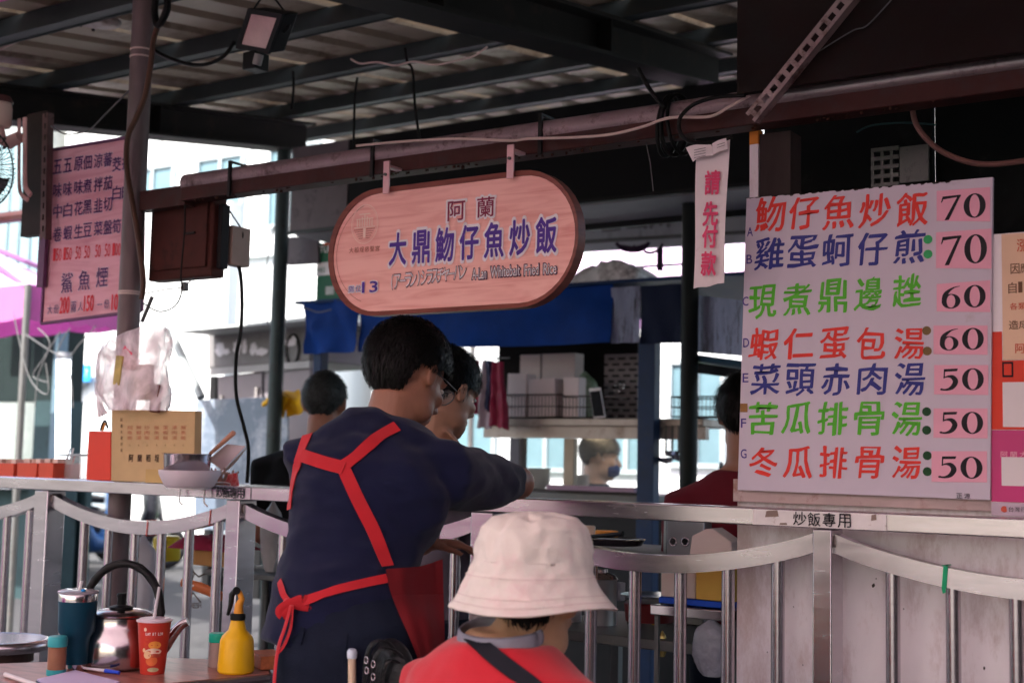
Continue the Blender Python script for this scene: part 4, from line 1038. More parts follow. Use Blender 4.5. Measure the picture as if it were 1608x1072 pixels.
tr1 = bake('trousers', g, navyd, t1, .009, 3, folds(.005, 8, 9.1, 1))
for sx in (-1, 1):
    k = hip+A1*(.085*sx)
    g = G(); g.ell(V((k.x, k.y+.06, .10)), (.045, .14, .04)); part('shoe', g, blackr, t1, True)
g = G(); nk = neckb+V((0, .012, .026)); rg = [nk+A1*(.073*math.cos(a))+V((0, 1, 0))*(.066*math.sin(a))+V((0, 0, -.012*math.sin(a)-.010*math.cos(a))) for a in np.linspace(0, 2*math.pi, 40)]
g.tube(rg, .008, 8, ry=.004, A=V((0, 0, 1))); part('collar', g, mat('dark_navy_rib', (.004, .006, .03), .9), t1, True)
BV = [bvh_of(shirt1), bvh_of(tr1)]
def strap(name, px, wd, m, parent, bv=None, off=.003, th=.002):
    pts = ribbon_on(bv or BV, px, wd)
    if len(pts) < 3: print('STRAP MISS', name, px, len(pts)); return
    return part(name, strap_mesh(pts, wd, off, th, 3), m, parent, smooth='auto')
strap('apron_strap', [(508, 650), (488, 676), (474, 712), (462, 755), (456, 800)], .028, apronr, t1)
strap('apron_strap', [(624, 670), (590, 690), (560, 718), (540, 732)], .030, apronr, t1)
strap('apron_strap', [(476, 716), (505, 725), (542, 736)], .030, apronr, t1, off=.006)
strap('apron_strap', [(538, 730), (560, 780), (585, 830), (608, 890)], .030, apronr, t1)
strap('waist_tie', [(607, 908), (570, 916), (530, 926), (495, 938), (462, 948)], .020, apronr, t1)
strap('waist_tie', [(441, 912), (446, 932), (458, 947)], .014, apronr, t1)
# bow and tails
kp = ribbon_on(BV, [(457, 946), (460, 948), (462, 950)], .01)
kc = kp[0][0]+kp[0][1]*.010 if kp else atY(457, 946, 2.2)
dd = (kc-CAM).dot(fwd)
def onp(px, py, k=0.): return atD(px, py, dd-.006-k)
g = G(); g.ell(kc, (.012, .010, .010)); part('bow_knot', g, apronr, t1, True)
g = G()
for pts_ in ([(458, 946), (448, 950), (439, 958), (444, 966), (456, 952)], [(458, 946), (474, 940), (490, 944), (492, 952), (478, 952), (460, 948)]):
    P_ = smoothpts([onp(*p, .006) for p in pts_], 5); g.tube(P_, .0095, 8, ry=.0022, A=fwd.cross(V((0, 0, 1))))
part('bow_loop', g, apronr, t1, smooth='auto')
for pts_ in ([(457, 950), (447, 985), (436, 1020), (430, 1075), (429, 1110)], [(459, 950), (456, 985), (446, 1012), (436, 1024)]):
    P_ = smoothpts([onp(*p, .012) for p in pts_], 5)
    g = G(); g.tube(P_, .0065, 8, ry=.0015, A=V((1, -.3, 0))); part('tie_tail', g, apronr, t1, smooth='auto')
# apron skirt wrapping the right hip and front
g = G()
edge = [(606, 893), (612, 925), (626, 962), (645, 1005), (662, 1050), (675, 1090)]
E_ = smoothpts([V((a, b, 0)) for a, b in edge], 4)
def dep(px_, py_):
    r = ray(px_, py_).normalized(); best = None
    for b in BV:
        h = b.ray_cast(CAM, r)
        if h[0] is not None and (best is None or h[3] < best): best = h[3]
    return None if best is None else (r*best).dot(fwd)
NU_, NV_ = 14, 22; ap = []
for j_ in range(NV_+1):
    v = j_/NV_; e = E_[min(len(E_)-1, int(v*(len(E_)-1)+.5))]; row = []; last = None
    for i_ in range(NU_+1):
        u = i_/NU_; x2 = 694+5*v; px_ = e.x+(x2-e.x)*u
        py_ = e.y + (-7*u-26*max(0, u-.6)**1.2 if v < .02 else (-7*u-26*max(0, u-.6)**1.2)*max(0, 1-v*4))
        d = dep(px_, py_)
        if d is None: d = (last if last is not None else 2.95)+.012
        if last is not None: d = min(max(d, last-.012), last+.022)
        last = d; row.append((px_, py_, d))
    ap.append(row)
for _ in range(4):
    ap = [[(ap[j][i][0], ap[j][i][1], (ap[j][i][2]*2+ap[max(j-1, 0)][i][2]+ap[min(j+1, NV_)][i][2]+ap[j][max(i-1, 0)][2]+ap[j][min(i+1, NU_)][2])/6) for i in range(NU_+1)] for j in range(NV_+1)]
g = G(); g.grid(lambda u, v: atD(*[ap[int(round(v*NV_))][int(round(u*NU_))][k] for k in (0, 1)], ap[int(round(v*NV_))][int(round(u*NU_))][2]-.020+.003*math.sin(u*16+v*3)), NU_, NV_, (0, .003, 0)); part('apron', g, mat('shaded_red_apron_cloth', (.15, .006, .010), .8, 0, .1, 8, .15, 400), t1, smooth='auto')  # same red apron cloth, darkened so its shade sits in the colour
# belt loops
for a in ((478, 990), (545, 1000)):
    strap('belt_loop', [(a[0]-1, a[1]-6), (a[0]-3, a[1]+8), (a[0]-6, a[1]+22)], .011, navyd, t1)
# glasses
gm = mat('clear_glasses', (.75, .8, .85), .05, .0, .02, alpha=.12)
g = G(); P1 = lambda x, y, z: hd + R1 @ (V((x, y, z))*HS)
g.tube([P1(.082, -.004, .012), P1(.080, .04, .012), P1(.074, .090, .010)], .0016, 6); g.tube([P1(-.082, -.004, .012), P1(-.080, .04, .012), P1(-.074, .090, .010)], .0016, 6)
for sx in (-1, 1): g.tube([P1(sx*.036+.025*math.cos(a), .100, .0+.018*math.sin(a)) for a in np.linspace(0, 2*math.pi, 20)], .0016, 6)
gl = part('glasses', g, steeld, t1, True)
for sx in (-1, 1):
    g = G(); g.lathe([(.0001, 0), (.023, 0), (.023, .002), (.0001, .002)], P1(sx*.036, .099, 0), 20, M=R1 @ Matrix.Rotation(math.pi/2, 3, 'X')); part('lens', g, gm, gl)
# ---------------------------------------------------------------- 2. customer beyond him, seen in lost profile
hc = atY(699, 618, 3.16); R2 = frame(2, 22, 0)
R2 = frame(14, 16, 0)
t2 = thing('person', 'person with short dark hair and hidden face, beyond the man in the apron', 'person', V((hc.x, 3.3, .06)))
g = G(); head_shape(g, hc, R2, 1.07, 1.06)
nb = hc+V((-.035, -.03, -.16)); A2 = R2 @ V((1, 0, 0))
g.ell(hc+R2 @ V((0, .055, -.085)), (.05, .04, .034), R2)
g.tube([nb-V((0, 0, .06)), nb, hc+R2 @ V((0, -.015, -.05))], [.07, .064, .064], 14)
c2 = nb+V((0, 0, -.04))
tq = [(V((c2.x, c2.y, .80)), .17, .12), (c2-V((0, 0, .35)), .16, .11), (c2-V((0, 0, .15)), .19, .11), (c2-V((0, 0, .03)), .13, .08), (c2+V((0, 0, .03)), .06, .06)]
torso(g, tq, A2)
hw2 = atY(708, 712, 3.16)
sr2 = c2+A2*.17-V((0, 0, .07)); el2 = sr2+V((.05, .05, -.20))
g.tube([sr2, el2, hw2+V((0, 0, -.03))], [.055, .042, .028], 12)
hand(g, hw2+V((-.035, 0, -.03)), (.55, -.1, .75), (.2, 1, .3), .9, .7, 1, .2)
for sx in (-1, 1):
    k = V((c2.x, c2.y, .82))+A2*.085*sx; g.tube([k, V((k.x, k.y, .45)), V((k.x, k.y, .12))], [.095, .065, .045], 12); g.tube([V((k.x, k.y-.02, .11)), V((k.x, k.y+.14, .09))], [.04, .03], 10)
bake('body', g, skin2, t2, .007, 3); face_parts(t2, hc, R2, 1.07)
hair_cap(t2, hc, R2, hairm, 1.07, 1.04, 8, 3600, .028, 1.06, -.075, .04, side=-.01)
g = G(); torso(g, [(q[0], q[1], q[2]) for q in tq[:-1]], A2, .014); g.tube([sr2-A2*.05, sr2, el2], [.07, .072, .058], 14)
bake('shirt', g, mat('grey_violet_shirt', (.10, .085, .11), .85), t2, .01, 4, folds(.004, 9, 1))
g = G()
for sx in (-1, 1):
    k = V((c2.x, c2.y, .84))+A2*.09*sx; g.tube([k, V((k.x, k.y, .45)), V((k.x, k.y, .13))], [.115, .085, .07], 12)
bake('trousers', g, navyd, t2, .012, 2)
ep = hc+R2 @ (V((.078, .03, -.02))*1.07)
# clear earphone at the cheek
ee = atD(687, 620, (hd-CAM).dot(fwd)+.06)
g = G()
for k in range(5): g.ell(ee+V((random.uniform(-.010, .010), random.uniform(-.01, .01), random.uniform(-.010, .010))), (.008, .006, .009))
solo('earphone', g, mat('clear_crumpled_plastic', (.85, .85, .88), .12, .3, .1, 40), 'shiny clear plastic piece by the cheek between the two heads', 'earphone', smooth=True)
# ---------------------------------------------------------------- 3. seated woman in cream bucket hat
hb = atY(838, 950, 2.14); R3 = frame(14, 10, 0)
hb = V((hb.x, hb.y, 1.025)); R3 = frame(-14, 14, 0)
t3 = thing('person', 'seated person in a coral red shirt and cream bucket hat, back turned', 'person', V((hb.x, hb.y, .06)))
g = G(); head_shape(g, hb, R3, 1.02, 1.0)
nb3 = hb+V((-.015, -.030, -.062)); A3 = V((1, -.18, 0)).normalized()
g.tube([nb3-V((0, 0, .07)), nb3, hb+R3 @ V((0, -.02, -.05))], [.068, .060, .060], 14)
c3 = nb3-V((.025, .02, .025))
tq = [(V((c3.x, c3.y, .50)), .18, .14), (c3-V((0, 0, .30)), .18, .13), (c3-V((0, 0, .13)), .235, .130), (c3-V((0, 0, .05)), .20, .108), (c3+V((0, 0, .0)), .12, .085), (c3+V((0, 0, .04)), .06, .06)]
torso(g, tq, A3)
for sx in (-1, 1):
    s_ = c3+A3*.185*sx-V((0, 0, .085)); e_ = s_+V((.03*sx, .08, -.24)); h_ = e_+V((-.06*sx, .22, .03))
    g.tube([s_-A3*.05*sx, s_, e_, h_], [.055, .055, .042, .026], 12); hand(g, h_, (-.3*sx, 1, 0), (0, 0, 1), .9, .5, sx)
    k = V((c3.x, c3.y+.05, .53))+A3*.09*sx; kn = k+V((0, .38, .0)); g.tube([k, kn, V((kn.x, kn.y, .12))], [.09, .062, .042], 12); g.tube([V((kn.x, kn.y-.02, .11)), V((kn.x, kn.y+.14, .09))], [.04, .03], 10)
bake('body', g, mat('warm_neck_skin', (.42, .24, .14), .5, 0, .08, 12, .1, 200), t3, .008, 3); face_parts(t3, hb, R3, 1.02)
hair_cap(t3, hb, R3, hairm, 1.02, 1.0, 12, 2600, .03, .98, -.085, .03, cut=-.015)
g = G(); torso(g, tq[:-1]+[(c3+V((0, 0, .02)), .085, .075)], A3, .016)
for sx in (-1, 1):
    s_ = c3+A3*.185*sx-V((0, 0, .085)); e_ = s_+V((.03*sx, .08, -.24))
    g.tube([s_-A3*.07*sx, s_, s_.lerp(e_, .8)], [.076, .076, .066], 16)
sh3 = bake('shirt', g, shirtr, t3, .008, 6, folds(.004, 8, 5.5, 1.4))
g = G()
for sx in (-1, 1):
    k = V((c3.x, c3.y+.03, .54))+A3*.09*sx; kn = k+V((0, .40, .0)); g.tube([k-V((0, .08, 0)), k, kn, V((kn.x, kn.y, .14))], [.11, .11, .08, .065], 12)
bake('trousers', g, navyd, t3, .012, 2)
g = G()
rg = []
for k in range(29):
    a = 2*math.pi*k/28; rg.append(c3+A3*(.092*math.cos(a))+V((0, 1, 0))*(.080*math.sin(a))+V((0, 0, .030+.012*math.sin(a))))
g.tube(rg[:-1]+[rg[0]], .016, 8, ry=.0055, A=V((0, 0, 1))); part('collar', g, greyc, t3, True)
BV3 = [bvh_of(sh3)]
strap('bag_strap', [(738, 1006), (765, 1022), (800, 1050), (835, 1076), (860, 1098)], .030, mat('charcoal_webbing', (.018, .018, .025), .8), t3, BV3, .004, .003)
# hat
hat = G(); R3h = frame(14, 0, 0)
def hatp(u, v):
    a = 2*math.pi*u
    prof = [(0.0, .160), (.040, .159), (.078, .150), (.098, .132), (.106, .105), (.110, .07), (.113, .047), (.116, .041), (.128, .018), (.142, -.003), (.157, -.018)]
    f = v*(len(prof)-1); i = min(int(f), len(prof)-2); w_ = f-i
    r = prof[i][0]*(1-w_)+prof[i+1][0]*w_; z = prof[i][1]*(1-w_)+prof[i+1][1]*w_
    d = V((math.cos(a), math.sin(a), 0))
    nz = noise.noise(V((d.x*1.6, d.y*1.6, z*14+2)))
    dent = 0
    wr = .0035*(1-abs(noise.noise(V((d.x*3.2, d.y*3.2, z*22))))*3)+.002*noise.noise(V((d.x*9, d.y*9, z*60)))
    if v < .5: z += -.022*max(0, noise.noise(V((d.x*1.1*r*22, d.y*1.1*r*22, 1.7))))*1.4
    r2 = r*(1+.06*nz)+(wr if v > .12 else 0)
    if v > .7: z += .005*(v-.7)/.3*math.sin(2*a+2.2)+.005*(v-.7)/.3*math.sin(3*a+1)
    return hb+V((0, -.004, .015))+R3h @ V((d.x*r2*.98, d.y*r2*1.06, z))
hat.grid(hatp, 110, 60)
ho = solo('bucket_hat', hat, hatm, 'cream and pink cotton bucket hat on the seated person', 'hat', smooth=True)
sf = ho.modifiers.new('s', 'SOLIDIFY'); sf.thickness = .003; sf.offset = -1
bmh = bmesh.new(); bmh.from_mesh(ho.data); bmesh.ops.remove_doubles(bmh, verts=bmh.verts, dist=.0004); bmesh.ops.recalc_face_normals(bmh, faces=bmh.faces); bmh.to_mesh(ho.data); bmh.free()
ho2 = thing('bucket_hat', ho['label'], 'hat', ho.location.copy()); ho.name = 'hat_cloth'; ho2.name = 'bucket_hat'
ho.parent = ho2; ho.location = (0, 0, 0)
for k_ in ('label', 'category'): del ho[k_]
for vv in (.705, .86, .93):
    g = G(); g.tube([hatp(i/60, vv)+V((0, 0, .001))+(hatp(i/60, vv)-hb).normalized()*.0012 for i in range(61)], .0006, 5); part('stitched_seam', g, mat('cream_stitching', (.66, .52, .50), .9), ho2)
# stool
t = thing('stool', 'round stool under the seated person', 'stool', V((c3.x, c3.y, .06)))
g = G(); g.lathe([(.16, 0), (.165, .01), (.165, .03), (.155, .035)], (c3.x, c3.y, .43), 28); part('seat', g, redpaint, t, smooth='auto')
for a in range(4):
    g = G(); d = V((math.cos(a*math.pi/2+.4), math.sin(a*math.pi/2+.4), 0)); g.cyl(V((c3.x, c3.y, .06))+d*.17, V((c3.x, c3.y, .43))+d*.12, .012, seg=8); part('leg', g, steel, t)
# ---------------------------------------------------------------- 4. man with cropped grey hair, black shirt
def bystander(label, hc, R, s, hairmat, skinm, shm, hairlen=.02, n=2600, vol=1.03, low=-.06, front=.05, zfoot=.06, width=1., lean=V((0, 0, 0)), arms=True, seedh=20, neck=.125):
    t = thing('person', label, 'person', V((hc.x, hc.y, zfoot)))
    g = G(); head_shape(g, hc, R, s)
    A = (R @ V((1, 0, 0))); A.z = 0; A.normalize(); fw = V((-A.y, A.x, 0))
    nb = hc-fw*.03*s-V((0, 0, neck*s)); c = nb-V((0, 0, .05*s))+lean
    g.tube([c-V((0, 0, .02)), nb, hc+R @ V((0, -.02, -.05))], [.066*s, .058*s, .058*s], 14)
    hipz = max(.62, min(.92, (hc.z-zfoot)*.56+zfoot))
    tq = [(V((c.x, c.y, hipz-.08)), .165*s, .12*s), (V((c.x, c.y, hipz)).lerp(c, .4), .155*s, .11*s), (c-V((0, 0, .15*s)), .185*s*width, .115*s), (c-V((0, 0, .06*s)), .165*s*width, .09*s), (c, .10*s, .07*s), (c+V((0, 0, .03)), .06*s, .055*s)]
    torso(g, tq, A)
    arm = []
    for sx in (-1, 1):
        s0 = c+A*.175*s*width*sx-V((0, 0, .085*s)); e = s0+V((0, 0, -.27*s))+fw*.03+A*.02*sx; h = e+fw*.20-V((0, 0, .06))
        arm.append((s0, e, h)); g.tube([s0-A*.05*sx, s0, e, h], [.052*s, .052*s, .040*s, .026*s], 12); hand(g, h, fw+V((0, 0, -.2)), V((0, 0, 1)), .9*s, .5, sx)
    legs = []
    for sx in (-1, 1):
        k = V((c.x, c.y, hipz))+A*.085*sx; f = V((k.x, k.y, zfoot+.06)); legs.append((k, f)); g.tube([k, k.lerp(f, .5)+fw*.03, f], [.09, .06, .042], 12); g.tube([f-fw*.02, f+fw*.14-V((0, 0, .02))], [.04, .03], 10)
    bake('body', g, skinm, t, .009, 3); face_parts(t, hc, R, s)
    hair_cap(t, hc, R, hairmat, s, 1.03, seedh, n, hairlen, vol, low, front)
    g = G(); torso(g, tq[:-1]+[(c+V((0, 0, .015)), .075*s, .07*s)], A, .014)
    for sx, (s0, e, h) in zip((-1, 1), arm): g.tube([s0-A*.06*sx, s0, s0.lerp(e, .8)], [.07*s, .07*s, .06*s], 14)
    bake('shirt', g, shm, t, .011, 4, folds(.004, 8, seedh))
    g = G()
    for k, f in legs: g.tube([k+V((0, 0, .03)), k.lerp(f, .5)+fw*.03, f], [.11, .08, .07], 12)
    bake('trousers', g, navyd, t, .014, 2)
    return t, c, A, fw
h4 = atY(511, 612, 3.80); h4 = V(h4)
bystander('man with cropped grey hair and black shirt, left of the blue stall', h4+V((0, 0, -.06)), frame(-25, 6), 1.0, hairg, skin, mat('black_tshirt', (.006, .006, .007), .9), .012, 3200, 1.0, -.06, .05, width=1.2, neck=.105)
h5 = atY(943, 718, 6.75)
t5, *_ = bystander('man in a navy face mask and dark jacket, seen behind the stall window', h5, frame(62, 8), 1.12, mat('light_grey_hair', (.10, .10, .10), .6, 0, .4, 60), mat('pale_skin', (.55, .36, .28), .5), mat('slate_blue_jacket', (.035, .06, .09), .8), .025, 2600, 1.06, -.05, .045, neck=.10, width=1.1)
R5 = frame(62, 8)
g = G(); g.ell(h5+R5 @ V((0, .066, -.063)), (.066, .063, .048), R5); mk = part('face_mask', g, mat('navy_mask', (.02, .04, .16), .8), t5, True)
g = G(); g.tube([h5+R5 @ V((.055, .07, -.03)), h5+R5 @ V((.082, .0, .0))], .0015, 5); part('ear_loop', g, white, mk)
h6 = atY(1172, 655, 3.95)
bystander('person in a maroon shirt, half hidden behind the menu board', h6, frame(-20, 4), 1.06, hairm, skin, maroon, .04, 2600, 1.08, -.07, .04, width=1.05, seedh=31)
# ================================================================ BLUE STALL
def quadpx(pts, Y): return [atY(x, y, Y) for x, y in pts]
VY = 5.95; K = 1.42
zt, zb = 1.3+.662*K, 1.3+.435*K
x0 = atY(479, 510, VY).x; x1 = atY(1083, 500, VY).x
t = thing('food_stall', 'food stall with a deep blue tarp valance, blue posts and a glazed front', 'stall', V(((x0+x1)/2, 4.7, .06)))
def val(xa, xb, m, nm, zt_, zb_, y=VY, amp=.012, dep=.004, lab=None):
    g = G(); n_ = max(6, int((xb-xa)*24))
    g.grid(lambda u, v: V((xa+(xb-xa)*u, y+amp*math.sin(u*11+v*3.0)*(1-.5*v)+amp*1.6*noise.noise(V((u*5+v*2, v*2.5, 1.7)))*2-amp*1.2*abs(noise.noise(V((u*9-v*3, v*1.5, 7.7))))*2, zb_+(zt_-zb_)*v)), n_, 6, (0, dep, 0))
    return part(nm, g, m, t, smooth='auto', label=lab)
xm = atY(564, 500, VY).x
val(x0, xm-.001, bluep, 'valance', zt, zb); val(xm, atY(962, 500, VY).x, bluep, 'valance', zt+.002, zb+.002, VY+0.007, .012)
wv = mat('streaked_grey_blue_tarp', (.24, .26, .38), .5, 0, .3, 5, .2, 20, dirt=(.07, .07, .09), dscale=9, dth=.58, stretch=(3, 1, .6))
xa, xb = atY(959, 500, VY).x, atY(1004, 500, VY).x
val(xa, xb, wv, 'valance', zt-.03, zb, VY+0.009, .004, lab='streaked grey valance piece')
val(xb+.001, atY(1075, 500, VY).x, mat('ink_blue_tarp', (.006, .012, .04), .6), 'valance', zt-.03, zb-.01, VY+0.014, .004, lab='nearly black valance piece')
g = G(); g.box((x0-.07, VY-0.028, zt-.012), (x1+.75, VY+1.562, zt+.006)); part('canopy_top', g, mat('navy_canopy_top', (.01, .03, .09), .6, 0, .2), t)
for px_, w_ in ((1018, .048), (500, .031)):
    p = atY(px_, 650, VY+0.057); g = G(); g.box((p.x-w_, VY+0.028, .06), (p.x+w_, VY+0.099, zb+.03)); part('post', g, bluest, t, bevel=.003)
p = atY(1065, 650, VY+1.278)
for x in (x0+.05, x1-.05):
    g = G(); g.box((x-.02, VY+1.420, .06), (x+.02, VY+1.477, zt)); part('post', g, bluest, t)
# right hand weathered valance (continuing, further right)
xr0, xr1 = atY(1094, 520, VY).x, atY(1200, 520, VY).x
g = G(); A, B, Cc, D = atY(1094, 553, VY), atY(1215, 563, VY-0.497), atY(1215, 478, VY-0.497), atY(1094, 463, VY)
g.grid(lambda u, v: A.lerp(B, u).lerp(D.lerp(Cc, u), v)+V((0, .006*math.sin(u*9), 0)), 12, 5, (0, .004, 0)); part('valance', g, wv, t, smooth='auto', label='streaked grey side valance')
g = G(); A, B = atY(1090, 562, VY-0.028), atY(1215, 580, VY-0.525); g.tube([A, B], .020, 8); part('edge_pipe', g, mat('blue_black_pipe', (.02, .05, .08), .4, .3), t, smooth='auto')
g = G(); A, B, Cc, D = atY(1090, 585, VY+0.142), atY(1200, 600, VY-0.284), atY(1200, 574, VY-0.284), atY(1090, 563, VY+0.142); g.prism([A, B, Cc, D], (0, .01, 0)); part('inner_panel', g, blackfab, t)
# shelf with wire baskets
SZ = atY(850, 657, VY+0.142).z
xs0, xs1 = atY(760, 650, VY+0.142).x, atY(1108, 650, VY+0.142).x
shelfm = mat('greasy_beige_metal', (.36, .31, .28), .45, .4, .2, 6, dirt=(.2, .15, .12), dscale=8)
g = G(); g.box((xs0, VY+0.114, SZ-.040), (xs1, VY+0.568, SZ)); part('shelf', g, shelfm, t, bevel=.004)
g = G(); g.box((xs0, VY+0.142, SZ-.107), (xs1, VY+0.185, SZ-.041)); part('window_header', g, shelfm, t)
# window frames below shelf
fm = mat('dark_bronze_frame', (.05, .045, .045), .45, .3, .2); fl = mat('brass_grey_frame', (.22, .18, .14), .4, .5, .2)
wz0 = atY(850, 768, VY+0.170).z
def vbar(px_, w_, m, y=VY+0.156, z0=None, z1=None, nm='mullion'):
    p = atY(px_, 700, y); ww = (atY(px_+w_/2, 700, y)-atY(px_-w_/2, 700, y)).x/2
    g = G(); g.box((p.x-ww, y, z0 or wz0), (p.x+ww, y+.043, z1 or SZ-.108)); return part(nm, g, m, t, bevel=.002)
vbar(808, 15, mat('slate_frame', (.05, .05, .07), .4, .4)); vbar(819, 5, fm, VY+0.128); vbar(893, 16, fl, VY+0.163); 
g = G(); g.box((xs0+.1, VY+0.149, wz0-.012), (atY(998, 700, VY).x, VY+0.213, wz0+.006)); part('sill', g, fm, t, bevel=.002)
a, b = atY(860, 768, VY+0.099), atY(998, 762, VY+0.099)
g = G(); g.box((a.x, VY+0.085, a.z-.0), (b.x, VY+0.121, a.z+.026)); part('sliding_rail', g, mat('mauve_plastic_rail', (.30, .19, .26), .5), t)
g = G(); g.box((xs0+.1, VY+0.177, wz0+.007), (atY(998, 700, VY).x, VY+0.182, SZ-.109)); part('glass', g, mat('clear_window_glass', (.75, .80, .80), .05, 0, .0, alpha=.06, spec=.3), t)
g = G(); g.box((xs0+.1, VY+0.142, wz0-.05), (atY(1000, 700, VY).x, VY+0.781, wz0-.013)); part('counter', g, steeld, t, bevel=.003)
# cabinet body below
xcl = atY(700, 900, VY+0.284).x
g = G(); g.box((xcl, VY+0.256, .10), (x1-.1, VY+1.022, wz0-.051)); part('cabinet', g, mat('dark_stall_cabinet', (.022, .022, .024), .5, .2, .3, 3), t, bevel=.004)
# lamp tube inside the stall window
p0, p1 = atY(921, 684, VY+0.710), atY(1002, 680, VY+0.710)
lt = thing('stall_lamp', 'warm white tube lamp glowing behind the stall window', 'lamp', V((p0.x, p0.y, p0.z-.02)))
g = G(); g.cyl(p0, p1, .016, seg=12); part('tube', g, mat('warm_tube_glow', (1, .85, .65), .4, emis=(1, .78, .5, 3.0)), lt, smooth='auto')
g = G(); g.box((p0.x-.03, VY+0.696, p0.z+.018), (p1.x+.03, VY+0.753, p0.z+.035)); part('lamp_body', g, shelfm, lt)
g = G(); g.box((atY(786, 600, VY+0.710).x, VY+0.682, SZ-.02), (atY(1004, 600, VY+0.710).x, VY+0.710, zt-.02)); part('back_panel', g, mat('dark_back_panel', (.012, .010, .010), .7, 0, .3, 3), t)  # near-black panel closing the gap behind the shelf
# wire baskets
wr = mat('brown_wire', (.05, .035, .03), .5, .3)
def basket(px0, px1, Y, y_bot, y_top, label, m=wr, dep=.23, rnd_=0):
    a, b = atY(px0, y_bot, Y), atY(px1, y_bot, Y); h = atY(px0, y_top, Y).z-a.z
    z0 = SZ+.003
    t_ = thing('wire_basket', label, 'basket', V(((a.x+b.x)/2, Y+dep/2, z0)), 'wire baskets on the stall shelf')
    g = G(); L_ = b.x-a.x
    for zz in (z0+.004, z0+h*.5, z0+h): g.tube([(a.x, Y, zz), (b.x, Y, zz), (b.x, Y+dep, zz), (a.x, Y+dep, zz), (a.x, Y, zz)], .0030 if zz < z0+h-.001 else .0042, 5)
    part('rim', g, m, t_, smooth='auto')
    g = G(); n_ = int(L_/.022)
    for k in range(n_+1):
        x = a.x+L_*k/n_; g.tube([(x, Y-.001, z0+h), (x, Y-.001, z0+.004), (x, Y+dep, z0+.004)], .0018, 4)
    part('wires', g, m, t_, kind='stuff')
    return t_, a, b, z0
basket(793, 878, VY+0.142, 653, 617, 'brown wire basket of pale boxes, leftmost on the stall shelf')
basket(883, 950, VY+0.156, 652, 618, 'brown wire basket behind the propped phone on the stall shelf')
basket(1053, 1128, VY+0.028, 655, 623, 'wire basket right of the blue stall post, holding pale packs')
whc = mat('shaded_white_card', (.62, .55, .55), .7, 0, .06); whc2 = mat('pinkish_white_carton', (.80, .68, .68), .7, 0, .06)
def bx(px0, px1, y0, y1, Y, dep, m, nm, label, cat, z0=None, bevel=.002, tilt=0., **k):
    a, b = atY(px0, y1, Y), atY(px1, y0, Y)
    zz = z0 if z0 is not None else a.z
    g = G(); g.box((a.x, Y, zz), (b.x, Y+dep, b.z)); o = solo(nm, g, m, label, cat, bevel=bevel, **k)
    if tilt: o.rotation_euler.y = tilt
    return o
bx(795, 826, 586, 650, VY+0.170, .10, whc2, 'carton', 'upright pale carton in the leftmost wire basket', 'carton', SZ+.012, tilt=.02)
bx(830, 873, 594, 650, VY+0.170, .10, whc2, 'carton', 'pale carton with a slanted lid beside the upright one in the basket', 'carton', SZ+.012, tilt=-.04)
bx(884, 909, 592, 650, VY+0.185, .08, whc2, 'carton', 'narrow pale carton left of the phone on the stall shelf', 'carton', SZ+.012)
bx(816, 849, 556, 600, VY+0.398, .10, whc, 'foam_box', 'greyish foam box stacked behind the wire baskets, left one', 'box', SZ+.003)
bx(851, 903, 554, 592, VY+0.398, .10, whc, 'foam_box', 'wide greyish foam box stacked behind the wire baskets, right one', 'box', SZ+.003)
# leafy bag
def bag(px, py, Y, w_, h_, m, nm, label, cat, seed, dz=.0, tie=True, amp=.22, dep=.7, z0=None, sub=(28, 18)):
    c = atY(px, py, Y); W_ = pxh(w_, c)/2; H_ = pxh(h_, c)
    zz = z0 if z0 is not None else c.z-H_/2
    g = G()
    def f(u, v):
        a = 2*math.pi*u; d = V((math.cos(a), math.sin(a), 0)); s_ = math.sin(math.pi*min(.98, .08+v*.84))**.55
        if tie and v > .82: s_ *= max(.12, 1-(v-.82)*4.6)
        k = 1+amp*noise.noise(V((d.x*2.2+seed, d.y*2.2, v*3.2)))+amp*.35*(1-abs(noise.noise(V((d.x*5+seed, d.y*5, v*6))))*3)
        return V((c.x+W_*s_*k*d.x, Y+W_*dep*s_*k*d.y, zz+H_*v))
    g.grid(f, *sub)
    return solo(nm, g, m, label, cat, smooth=True)
clearp = mat('clear_bag_film', (.72, .68, .72), .25, 0, .1, 9, .6, 30, trans=.25, alpha=.62)
bag(918, 580, VY+0.312, 45, 75, mat('leafy_film', (.30, .36, .30), .35, 0, .4, 14, .5, 40, dirt=(.08, .16, .06), dscale=12, dth=.55, alpha=.9), 'vegetable_bag', 'clear bag of green vegetables between the foam boxes and the slotted board', 'bag', 4, z0=SZ+.003)
# phone leaning
a = atY(938, 625, VY+0.121)
t_ = thing('phone', 'white framed phone with a dark screen propped on the stall shelf', 'phone', V((a.x, a.y, SZ+.001)))
Mp = Matrix.Rotation(math.radians(-5), 3, 'Y') @ Matrix.Rotation(math.radians(12), 3, 'X')
hh = pxh(48, a); ww = pxh(21, a)
g = G(); g.cbox((a.x, a.y, SZ+hh/2+.001), (ww, .008, hh), M=Mp); part('case', g, white, t_, bevel=.003)
g = G(); g.cbox(V((a.x, a.y, SZ+hh/2+.001))+Mp @ V((0, -.0045, -.003)), (ww*.9, .001, hh*.84), M=Mp); part('screen', g, mat('dark_screen', (.01, .01, .012), .1), t_)
